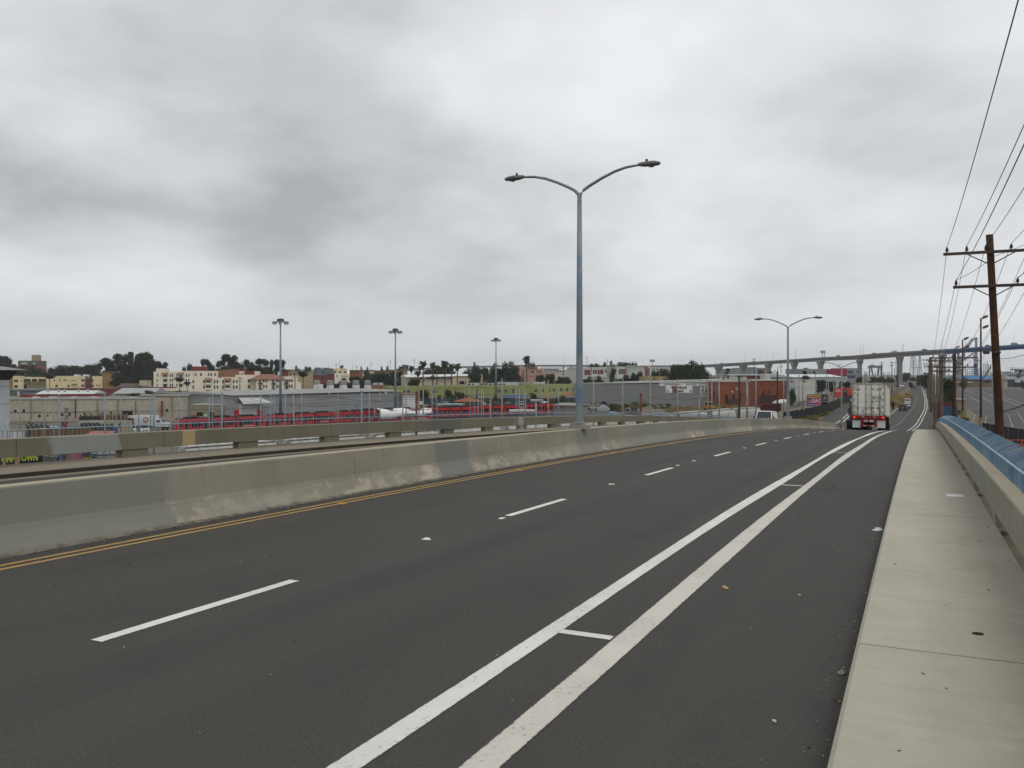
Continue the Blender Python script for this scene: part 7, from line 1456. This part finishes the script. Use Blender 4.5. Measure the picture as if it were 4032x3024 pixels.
# ------------------------------------------------------------------ right: car park, fence, buildings at its far side
ZL = 4.06
q = NT('lot_asphalt'); p = q.pos(); n = q.noise(p, .05, 6, .65); lc = q.mix(q.mapr(n, .35, .65), srgb('4b4a49'), srgb('5d5b59')); lc = q.mix(q.mapr(q.noise(p, .9, 4, .7), .5, .75, 0, .5), lc, srgb('6c6965')); M_LOT = q.fin(lc, .9, .2)
lot = MB(); pa = [Vector(W(s_, l_)) for s_, l_ in ((118, 11), (118, 420), (640, 420), (640, 11))]; lot.poly([(v.x, v.y, ZL) for v in pa][::1]); struct(obj('parking_lot', lot, M_LOT))
MLN = mat('a8a6a0', .8, .15, .6)
def lot_line(Z, x0, y0, x1, y1, w=.13):
    a, b = Vector(G(*Z(x0, y0), zg=ZL)), Vector(G(*Z(x1, y1), zg=ZL)); d = (b - a); d.z = 0; nn = Vector((-d.y, d.x, 0)).normalized() * w / 2; z = Vector((0, 0, ZL + .006))
    a.z = b.z = 0; struct(obj('parking_line', MB().quad(tuple(a - nn + z), tuple(b - nn + z), tuple(b + nn + z), tuple(a + nn + z)), MLN))
for t in ((690, 1500, 768, 1345), (925, 1630, 970, 1350), (1485, 1640, 1380, 1350), (1668, 1490, 1540, 1280)): lot_line(Z9, *t, .12)
for t in ((880, 905, 1080, 990), (960, 940, 1580, 1170), (1230, 990, 1668, 1140), (640, 1000, 860, 1110), (890, 1030, 1080, 1110), (560, 880, 700, 940)): lot_line(Z9, *t, .3)
for i in range(46):
    x, y = R.uniform(600, 1660), R.uniform(850, 1080)
    if x > 560 + (y - 830): lot_line(Z9, x, y, x + R.uniform(14, 40), y + R.uniform(2, 10), .22)
lot_line(Z9, 400, 822, 1668, 826, 1.6)
fr = thing('screen_fence', 'dark screened fence at the near edge of the car park by the right frame edge', 'fence', G(4000, 1745, 4)); inv2 = tuple(-x for x in fr.location); fp = [G(u, v, 4) for u, v in ((3868, 1716), (3900, 1722), (3935, 1729), (3970, 1737), (4010, 1745), (4050, 1754), (4100, 1765))]
for k, a in enumerate(fp):
    a = Vector(a) + Vector(inv2); obj('post', MB().tube([tuple(a), tuple(a + Vector((0, 0, 2.25)))], .045, 6), mat('7d8082', .5), fr)
    if k + 1 < len(fp):
        c = Vector(fp[k + 1]) + Vector(inv2); y = Vector((0, .03, 0)); z = Vector((0, 0, 2.1)); obj('screen_panel', MB().hexa([tuple(a), tuple(c), tuple(c + y), tuple(a + y), tuple(a + z), tuple(c + z), tuple(c + y + z), tuple(a + y + z)]), mat('2b2d2f', .9, .25, 1.2), fr)
r = thing('pipe_gate', 'orange red pipe gate at the right frame edge below the fence', 'gate', P(3955, 1765, 62)); ORG = mat('a04a35', .6, .15, 2); z0 = r.location
def rel(u, v, D): p_ = P(u, v, D); return tuple(p_[i] - z0[i] for i in range(3))
for a, c in (((3952, 1734), (4080, 1733)), ((3952, 1750), (4080, 1762))): obj('bar', MB().tube([rel(*a, 62), rel(*c, 61)], .05, 6), ORG, r)
for u in (3979, 4024, 4078): obj('upright', MB().tube([rel(u, 1732, 62), rel(u, 1764 if u < 4030 else 1900, 62)], .07, 6), ORG, r)
gz = ground(r.location[0], r.location[1]) - z0[2]; obj('gate_post', MB().tube([(rel(4024, 1764, 62)[0], 0, rel(4024, 1764, 62)[2]), (rel(4024, 1764, 62)[0], 0, gz)], .07, 6), ORG, r)
TANB = mat('8d8069', .85, .1, .2); WHT = mat('b4b8b9', .7, .06, .2)
b = Bld('lot_wall', 'low tan wall with flat huts along the far side of the car park', Z9, 395, 600, 1075, 600, 'wall'); b.wall(395, 752, 1075, 818, mat('6e6355', .85, .15, .3), 5); b.wall(570, 742, 700, 815, mat('77695a', .85), 4, -1); b.box('roof', 490, 728, 716, 746, mat('b9b5a6', .6), -2, 8)
b = Bld('blue_roof_hall', 'long hall with blue roof and red brown eave beyond the car park', Z9, 560, 625, 1080, 625); b.wall(580, 700, 1078, None, mat('7d6c58', .85), 16, 0, [(940, 706, 1040, 740)], M_DARK); b.box('eave', 610, 680, 1080, 701, mat('7a5a4a', .8), -1.2, 17); a, c, zb, zt = b.rect(600, 612, 1085, 680); obj('roof', MB().hexa([(a, -1.5, zb), (c, -1.5, zb), (c, 17, zb), (a, 17, zb), (a + 2, 4, zt), (c, 4, zt), (c, 12, zt), (a + 2, 12, zt)]), mat('4a75a3', .6, .06, .1), b.r)
b = Bld('pavilion', 'tan octagonal pavilion with shingle roof beyond the car park', Z9, 1200, 585, 1412, 585); a, c, zb, zt = b.rect(1205, 690, 1405, 808); zr3 = b.rect(1205, 588, 1405, 690, None, 6)[3]; cx, w = (a + c) / 2, (c - a) / 2
obj('wall', MB().lathe([(w, -.3), (w, zt)], 8, (cx, w, 0)), mat('8d877c', .85, .1, .2), b.r); obj('roof', MB().lathe([(w * 1.12, zt), (w * 1.1, zt + .3), (w * .35, zr3 - .3), (w * .1, zr3)], 8, (cx, w, 0)), mat('7d7263', .9, .15, .4), b.r); obj('door', MB().box(cx - w * .1, cx + w * .55, -.15, .6, 0, zt * .7), mat('9a968c', .7), b.r)
b = Bld('badge_building', 'pale building with a round blue badge and stripe at the right edge', Z9, 1300, 640, 1900, 640); b.wall(1310, 556, 1900, None, WHT, 20, 0, []); b.box('upper_wall', 1300, 552, 1900, 598, mat('948f82', .8), -.2, .2); b.box('stripe', 1366, 598, 1900, 614, mat('46587a', .6), -.3, .3); b.box('stripe', 1366, 614, 1900, 622, mat('6f7f9a', .6), -.3, .3)
a, c, zb, zt = b.rect(1520, 566, 1608, 646); obj('badge', MB().lathe([((c - a) / 2, -.8), ((c - a) / 2, -.35)], 20, ((a + c) / 2, 0, (zb + zt) / 2), 'y'), mat('3c4658', .5), b.r); obj('badge_wing', MB().prism([(a + .8, zb + 2), (a + 5, zb + 4.8), (c - .8, zb + 6.0), (a + 6, zb + 3.4)], -.86, -.8), mat('8e98a3', .5), b.r)
b.wall(1405, 680, 1500, None, mat('343b47', .7), 6, -5); b.wall(1540, 740, 1640, None, mat('4f2f2e', .8), 5, -8)
b = Bld('teal_store', 'low pale teal store beyond the right utility poles', Z9, 180, 640, 520, 640); b.wall(182, 655, 455, None, mat('7f918f', .8), 12); b.wall(400, 640, 520, None, mat('6b8577', .8), 10, 3); b.box('roof_edge', 330, 625, 500, 640, mat('7fa091', .7), 0, 12)
b = Bld('orange_roof_hut', 'small hut with orange roof behind the utility poles', Z9, 192, 520, 330, 520); b.wall(200, 765, 325, None, TANB, 6); b.gable(190, 735, 335, 768, mat('9a4f3a', .8), 8)
for nm, lab, Z, x0, yt, x1, D, dep, col, cat, rb in (('red_container', 'dull red container behind the right utility poles', Z9, 145, 1128, 335, 150, 3, '5a2c28', 'container', 8), ('blue_dumpster', 'blue dumpster beside the dull red container', Z9, 232, 1192, 330, 142, 2, '34506f', 'dumpster', 4), ('blue_dumpster', 'blue dumpster right of its twin by the crest of the fence', Z9, 345, 1190, 435, 142, 2, '3d5a78', 'dumpster', 4), ('tan_hut', 'small tan hut with pale flat roof at the edge of the car park', Z9, 422, 1068, 585, 228, 3, '857a64', 'hut', 5)):
    b = Bld(nm, lab, Z, x0, D, x1, D, cat); b.wall(x0, yt, x1, None, mat(col, .8, .15, .5), dep); a, c, zb, zt = b.rect(x0, yt, x1, yt + 10)
    for i in range(rb): obj('rib', MB().box(a + (c - a) * (i + .3) / rb, a + (c - a) * (i + .55) / rb, -.06, 0, 0, zt - .1), mat(col, .8, .15, .5), b.r)
    if nm == 'tan_hut': b.box('roof', x0 - 8, yt - 28, x1 + 6, yt, mat('a8a08a', .7), -.4, dep + .8)
# far substation, poles, lattice towers, cranes
GH = mat('6d747a', .6, .1, .02); 
r = thing('substation', 'distant maze of steel posts and beams beyond the car park', 'substation', P(3820, 1475, 900)); z0 = r.location
for k, (x, y) in enumerate(((500, 490), (580, 410), (610, 495), (735, 290), (815, 490), (912, 380), (942, 370), (970, 400), (988, 340), (1010, 420), (1050, 395), (660, 520), (700, 480), (770, 520), (880, 500), (450, 400), (420, 480))): a = P(*Z9(x, y), 900); obj('post', MB().tube([tuple(a[i] - z0[i] for i in range(3)), (a[0] - z0[0], 0, 4 - z0[2])], .28 if k % 3 else .4, 5), GH, r)
for x0, x1, y in ((420, 840, 492), (420, 1060, 540), (560, 1000, 575), (990, 1060, 412)): a, c = P(*Z9(x0, y), 902), P(*Z9(x1, y), 902); obj('beam', MB().tube([tuple(a[i] - z0[i] for i in range(3)), tuple(c[i] - z0[i] for i in range(3))], .3, 5), GH, r)
r = thing('dock_frame', 'dark dock superstructure on the skyline at the right edge', 'structure', P(3990, 1470, 1100)); z0 = r.location
for x in (1425, 1455, 1500, 1530, 1575, 1640): a = P(*Z9(x, 455), 1100); obj('post', MB().tube([tuple(a[i] - z0[i] for i in range(3)), (a[0] - z0[0], 0, 4 - z0[2])], .4, 5), GH, r)
for x0, x1, y0, y1 in ((1420, 1668, 490, 506), (1500, 1668, 506, 545), (1210, 1420, 535, 552)): a, c = P(*Z9(x0, y0), 1105), P(*Z9(x1, y1), 1105); obj('beam', MB().box(a[0] - z0[0], c[0] - z0[0], 4, 7, c[2] - z0[2], a[2] - z0[2]), mat('59606a', .6), r)
def lattice(name, label, Z, xc, yt, yb, wb, wt, D, arms, m, cat='pylon', group=None):
    u = Z(xc, 0)[0]; X = XU(u, D); zt, z0 = ZV(Z(0, yt)[1], D), 4.0; k = (Z(1, 0)[0] - Z(0, 0)[0]) / F * D; a, t = wb * k / 2, wt * k / 2; r = thing(name, label, cat, (X, D, z0), .3, group); H = zt - z0; n = 7
    def cor(f, i): w = a + (t - a) * f; return (w * (1 if i in (0, 1) else -1), w * (1 if i in (0, 3) else -1), H * f)
    for i in range(4): obj('leg', MB().tube([cor(0, i), cor(1, i)], .34, 5), m, r)
    br = MB()
    for j in range(n):
        f0, f1 = j / n, (j + 1) / n
        for i in range(4): br.tube([cor(f0, i), cor(f1, (i + 1) % 4)], .17, 4); br.tube([cor(f1, i), cor(f0, (i + 1) % 4)], .17, 4); br.tube([cor(f1, i), cor(f1, (i + 1) % 4)], .17, 4)
    stuff(obj('bracing', br, m, r))
    for (y, w) in arms:
        z = ZV(Z(0, y)[1], D) - z0; obj('cross_arm', MB().tube([(-w * k / 2, 0, z), (0, 0, z + 1.2), (w * k / 2, 0, z), (0, 0, z - .4), (-w * k / 2, 0, z)], .22, 4), m, r)
    return r
PM = mat('8c9296', .6, .1, .02)
lattice('transmission_tower', 'left lattice transmission tower beyond the far road', Z7, 1437, 195, 530, 90, 46, 1300, [(235, 110), (300, 120), (350, 110)], PM, group='transmission towers'); lattice('transmission_tower', 'right lattice transmission tower beyond the far road', Z7, 1543, 205, 530, 60, 14, 1300, [(232, 60), (262, 70), (300, 70)], PM, group='transmission towers')
a = P(*Z7(1400, 408), 1300); c = P(*Z7(1560, 404), 1300); tag(obj('cross_beam', MB().tube([a, c], .5, 5), PM), 'steel beam joining the two lattice towers', 'beam')
r = thing('gantry_crane', 'hazy blue grey gantry crane on the far skyline', 'crane', P(*Z7(815, 520), 1400)); z0 = r.location; GC = mat('5c6c7a', .6, .1, .02)
def cr_(x0, y0, x1, y1, w): a, c = P(*Z7(x0, y0), 1400), P(*Z7(x1, y1), 1400); return MB().tube([tuple(a[i] - z0[i] for i in range(3)), tuple(c[i] - z0[i] for i in range(3))], w, 6)
for n_, t in (('beam', (700, 390, 928, 390, 2.2)), ('leg', (725, 395, 718, 530, 1.2)), ('leg', (752, 395, 775, 530, 1.2)), ('leg', (870, 395, 858, 530, 1.6)), ('leg', (912, 395, 918, 530, 1.6)), ('cabin', (730, 376, 805, 376, 2.0)), ('cabin', (845, 384, 905, 384, 1.8)), ('brace', (718, 450, 765, 470, .6))): obj(n_, cr_(*t), GC, r)
def crane(label, D, parts):
    r = thing('shipyard_crane', label, 'crane', P(*Z8(parts[0][1], parts[0][2]), D), 0, 'shipyard cranes'); z0 = r.location
    for n_, x0, y0, x1, y1, w, col in parts:
        a, c = P(*Z8(x0, y0), D), P(*Z8(x1, y1), D); obj(n_, MB().tube([tuple(a[i] - z0[i] for i in range(3)), tuple(c[i] - z0[i] for i in range(3))], w, 6), mat(col, .6, .1, .05), r)
crane('shipyard crane with raised lattice boom behind the blue bridge span', 1100, [('tower', 645, 760, 645, 610, 2.9, '6f7b85'), ('machine_house', 612, 590, 682, 590, 4, '5b6a68'), ('house_band', 610, 606, 684, 606, 1.6, '8a8a6a'), ('mast', 645, 580, 642, 470, 1.5, '69757d'), ('boom', 670, 560, 820, 285, 1.3, '8a949b'), ('boom', 660, 545, 812, 280, .8, '8a949b'), ('stay', 645, 470, 820, 285, .5, '8a949b'), ('counter_arm', 640, 560, 560, 545, 1.2, '7a858c')])
crane('tall slim blue and grey shipyard crane right of the lattice boom', 1100, [('tower', 876, 760, 876, 590, 2.2, '4f6f95'), ('machine_house', 858, 560, 896, 560, 2.6, '76868c'), ('mast', 876, 545, 876, 275, 1.5, '858f97'), ('mast_head', 868, 272, 884, 272, 1.6, '7b858d'), ('boom', 876, 270, 822, 282, 1.0, '858f97'), ('boom', 870, 440, 700, 565, 1.2, '8a949b'), ('stay', 876, 275, 705, 400, .5, '8a949b')])
k = 0
for Z, x, y, D in sorted([(Z7, 1085, 305, 420), (Z7, 1155, 290, 600), (Z7, 1175, 220, 560), (Z7, 1192, 300, 600), (Z7, 1125, 410, 640), (Z7, 918, 308, 500), (Z7, 645, 462, 500), (Z7, 676, 478, 540), (Z7, 812, 466, 560), (Z7, 957, 478, 600), (Z7, 1008, 478, 620), (Z7, 1040, 478, 640), (Z6, 808, 222, 520), (Z6, 1200, 310, 560), (Z6, 1155, 342, 600), (Z6, 1108, 395, 600), (Z6, 2035, 300, 700), (Z6, 2080, 300, 700), (Z6, 735, 370, 620), (Z3, 825, 295, 800), (Z3, 875, 255, 1200), (Z3, 1123, 330, 800), (Z3, 1580, 292, 800), (Z5, 412, 205, 800), (Z5, 705, 240, 800), (Z4, 1383, 222, 900), (Z3, 720, 328, 700), (Z2, 1455, 497, 420), (Z3, 228, 485, 420), (Z3, 1065, 315, 900), (Z3, 1330, 280, 900), (Z3, 1610, 255, 900), (Z3, 1960, 235, 900)], key=lambda t: t[0](t[1], 0)[0]):
    u, v = Z(x, y); X = XU(u, D); z0_ = ground(X, D); h = ZV(v, D) - z0_; r = thing('utility_pole', 'distant utility pole, %s from the left along the skyline' % ordn(k), 'pole', (X, D, z0_), .4, 'distant utility poles'); k += 1
    obj('shaft', MB().tube([(0, 0, -.3), (0, 0, h)], [.26, .17], 6), MDK if D < 700 else GH, r)
    if k % 3: 
        for dz in (.6, 1.9): obj('cross_arm', MB().tube([(-1.4, 0, h - dz), (1.4, 0, h - dz)], .11, 4), MDK if D < 700 else GH, r)
# ------------------------------------------------------------------ right utility poles and wires
M_POLE = NT('creosoted_wood'); p = M_POLE.pos(); n = M_POLE.noise(M_POLE.scaled(p, (5, 5, .35)), 2.2, 6, .65); n2 = M_POLE.noise(p, 1.3, 4, .6)
cp = M_POLE.mix(M_POLE.mapr(n, .35, .7), srgb('33241a'), srgb('593e2c')); cp = M_POLE.mix(M_POLE.mapr(n2, .45, .7, 0, .6), cp, srgb('281d16')); M_POLE.bump(n, .5, .02); M_POLE = M_POLE.fin(cp, .9, .2)
M_ARM = mat('4b3f36', .9, .2, 3); M_INS = mat('3d3a38', .4, .1, 5); M_POLG = mat('5f554a', .9, .2, 3)
INSM = MB().lathe([(.03, 0), (.03, .06), (.09, .07), (.045, .10), (.095, .13), (.045, .16), (.085, .19), (.04, .22), (.05, .27), (.02, .29)], 10).mesh('insulator', M_INS)
def util_pole(label, base, top, w0, w1, arms, rz, m=None, group='utility poles along the right side'):
    b0 = Vector(base); r = thing('utility_pole', label, 'utility pole', base, rz, group); t = Matrix.Rotation(-rz, 3, 'Z') @ (Vector(top) - b0); ins = []
    obj('shaft', MB().tube([t * -.03, t * .25, t * .5, t * .75, t], [w0, w0 * .94, (w0 + w1) / 2, w1 * 1.05, w1], 14), m or M_POLE, r, smooth=True)
    for (z, half, xs, brace) in arms:
        f = z / t.z; c = t * f; arm = obj('cross_arm', MB().box(c.x - half, c.x + half, c.y - w1 - .12, c.y - w1, z - .07, z + .07), M_ARM, r)
        for sg in (-1, 1): obj('brace', MB().tube([(c.x + sg * half * .5, c.y - w1 - .13, z - .06), (c.x + sg * w1 * .8, c.y - w1 - .02, z - .06 - half * .24)], .028, 5), M_ARM, arm)
        for x in xs: o = link('insulator', INSM, arm, (c.x + x * half, c.y - w1 - .06, z + .06)); ins.append(r.matrix_basis @ Vector((c.x + x * half, c.y - w1 - .06, z + .36)))
    return r, ins
hd0 = heading(48) - math.pi / 2
top = P(3896, 924, 43); bx = P(3940, 1760, 43); d = (Vector(bx) - Vector(top)); gz = 4.0; bs = Vector(top) + d * ((top[2] - gz) / (top[2] - bx[2]))
ht = top[2] - gz; za = ZV(994, 43) - gz; zl = ZV(1127, 43) - gz
P0, I0 = util_pole('near brown wooden utility pole with two cross arms at the right edge', tuple(bs), top, .225, .165, [(za, 2.1, (-.92, -.5, -.1, .42, .82), 1), (zl, 1.74, (-.92, .62, .98), 1)], hd0)
pb = W(-6, 3.5); PB_, IB = util_pole('wooden utility pole beside the camera, carrying the wires overhead', (pb[0], pb[1], 4.0), (pb[0], pb[1], top[2] + .4), .225, .165, [(za + .4, 2.1, (-.92, -.5, -.1, .42, .82), 1), (zl + .4, 1.74, (-.92, .62, .98), 1)], hd0)
t1 = P(*Z8(592, 470), 96); b1 = (t1[0] - .1, 96, 4.0); P1, I1 = util_pole('second wooden utility pole with wide cross arms beyond the railing', b1, t1, .22, .17, [(ZV(Z8(0, 528)[1], 96) - 4, 2.3, (-.92, -.5, -.1, .42, .82), 1), (ZV(Z8(0, 650)[1], 96) - 4, 2.1, (-.92, .62, .98), 1)], hd0)
prev = I1
rows = [(425, 500, 130, 1.9, 'third wooden utility pole along the right side'), (400, 512, 152, 1.9, 'fourth utility pole, close beside the third'), (285, 515, 215, 2.0, 'fifth utility pole where the row bunches together'), (268, 520, 262, 2.0, 'sixth utility pole at the left of the bunched row'), (262, 575, 320, 2.0, 'seventh utility pole in the distance of the right row'), (256, 620, 400, 2.0, 'eighth and farthest utility pole with cross arms of the right row')]
nxt = []
for x, y, D, hf, lab in rows:
    t_ = P(*Z8(x, y), D); r_, i_ = util_pole(lab, (t_[0], D, ground(t_[0], D)), t_, .24, .19, [(t_[2] - ground(t_[0], D) - .8, hf, (-.9, -.45, 0.08, .45, .9), 1), (t_[2] - ground(t_[0], D) - 2.4, hf * .85, (-.9, .5, .95), 1)], hd0, M_POLG); nxt.append(i_)
for k, (x, y, D, lab) in enumerate(((365, 610, 170, 'bare grey timber pole among the bunched utility poles'), (325, 730, 190, 'short bare timber pole left of the bare grey one'), (345, 1040, 140, 'short stub of a pole at the roadside'), (300, 600, 230, 'thin bare pole in the bunched row'), (240, 800, 330, 'low bare pole at the left of the bunched row'))):
    t_ = P(*Z8(x, y), D); util_pole(lab, (t_[0], D, ground(t_[0], D)), t_, .2, .16, [], hd0, M_POLG, 'bare timber poles')
for k, (x, y, yb, lab, wd) in enumerate(((936, 12, 1425, 'tall dark floodlight pole at the near edge of the car park', .2), (698, 290, 1310, 'dark floodlight pole with yellow base in the car park', .2), (603, 395, 1145, 'dark floodlight pole behind the second utility pole', .2), (520, 455, 880, 'farthest dark floodlight pole of the car park', .24))):
    g_ = G(*Z8(x, yb), zg=ZL); D = g_[1]; t_ = P(*Z8(x, y), D); r = thing('floodlight_pole', lab, 'floodlight', g_, 0, 'floodlight poles in the car park'); h = t_[2] - g_[2]
    obj('shaft', MB().tube([(0, 0, 0), (0, 0, h * .5), (0, 0, h)], [wd, wd * .9, wd * .7], 10), mat('4a3327', .9, .25, 1), r, smooth=True); obj('base', MB().lathe([(.42, 0), (.42, 1.5), (.3, 1.55)], 10), mat('82764e' if k == 1 else '8a7a60', .7), r)
    for j, (dx, dz) in enumerate(((.75, .25), (.85, -1.6))): obj('floodlight', MB().hexa([(dx - .4, -.3, h + dz - .35), (dx + .4, -.3, h + dz - .05), (dx + .4, .3, h + dz - .05), (dx - .4, .3, h + dz - .35), (dx - .25, -.25, h + dz + .15), (dx + .5, -.25, h + dz + .4), (dx + .5, .25, h + dz + .4), (dx - .25, .25, h + dz + .15)]), mat('3a3d40', .5), r); obj('bracket', MB().tube([(0, 0, h + dz - .2), (dx, 0, h + dz)], .05, 5), mat('3a3d40', .5), r)
g_ = G(*Z9(575, 1420), zg=ZL); tag(obj('bollard', MB().lathe([(.22, 0), (.22, 1.7), (.12, 1.8)], 10), mat('8f8048', .7), loc=g_), 'yellow bollard beside the yellow based floodlight pole', 'bollard')
MWI = mat('3b3d3f', .5, .05, 1, .3, .3); c_ = 0
WN = ['leftmost', 'second', 'third', 'fourth', 'rightmost', 'lower left', 'lower right', 'lower outer right']
for k in range(8):
    chain = [IB[k], I0[k], I1[k]] + [n_[k] for n_ in nxt]
    wire('power_line', chain, .013, '%s power line strung along the right hand utility poles' % WN[k], 'power line', MWI, .55, 14, 'power lines on the right')
a = P(3790, 1122, 43); wire('service_wire', [I0[5], P(3912, 1010, 43.2), P(4200, 880, 36)], .012, 'service wire climbing from the lower cross arm to the right', 'power line', MWI, .1); wire('service_wire', [I0[6], P(4040, 1055, 40), P(4300, 960, 34)], .012, 'short service wire right of the near pole', 'power line', MWI, .1)
wire('service_wire', [P(*Z9(1205, 297), 43), P(*Z9(1668, 222), 38), P(4300, 1370, 30)], .012, 'thin wire leaving the near pole to the right edge', 'power line', MWI, .05)
o = wire('guy_cable', [P(*Z9(1250, 1330), 60), P(*Z9(1290, 1270), 60), P(*Z9(1668, 1150), 52), P(4300, 1500, 44)], .05, 'thick dark cable right of the near pole over the car park', 'cable', MWI, .05)
wire('guy_cable', [P(*Z9(890, 670), 60), P(*Z9(1050, 440), 43.2)], .03, 'dark cable slanting between floodlight pole and near pole', 'cable', MWI, .05)
r = thing('pole_equipment', 'pair of dark cylinders bracketed on the near utility pole', 'equipment', P(*Z9(1110, 170), 42.8)); z0 = r.location
for x in (985, 1190): a = P(*Z9(x, 178), 42.7); obj('cylinder', MB().tube([(a[0] - z0[0] - .13, 0, a[2] - z0[2]), (a[0] - z0[0] + .13, 0, a[2] - z0[2])], .085, 10), mat('34322f', .6), r)
a, c = P(*Z9(1010, 165), 42.7), P(*Z9(1185, 160), 42.7); obj('bracket', MB().tube([(a[0] - z0[0], 0, a[2] - z0[2]), (c[0] - z0[0], 0, c[2] - z0[2])], .02, 6), mat('34322f', .6), r)
# ------------------------------------------------------------------ haze
hz = MB().box(-5600, 5600, -400, 6100, -1.4, 110); hm = bpy.data.materials.new('haze_air'); hm.use_nodes = True; ht_ = hm.node_tree; ht_.nodes.clear()
vo = ht_.nodes.new('ShaderNodeVolumePrincipled'); vo.inputs['Color'].default_value = (.86, .9, .95, 1); vo.inputs['Density'].default_value = .00011; vo.inputs['Anisotropy'].default_value = 0.0
mo = ht_.nodes.new('ShaderNodeOutputMaterial'); ht_.links.new(vo.outputs[0], mo.inputs['Volume'])
o = stuff(obj('haze', hz, hm)); o['label'] = 'thin pale marine haze over the whole scene'; o['category'] = 'haze'
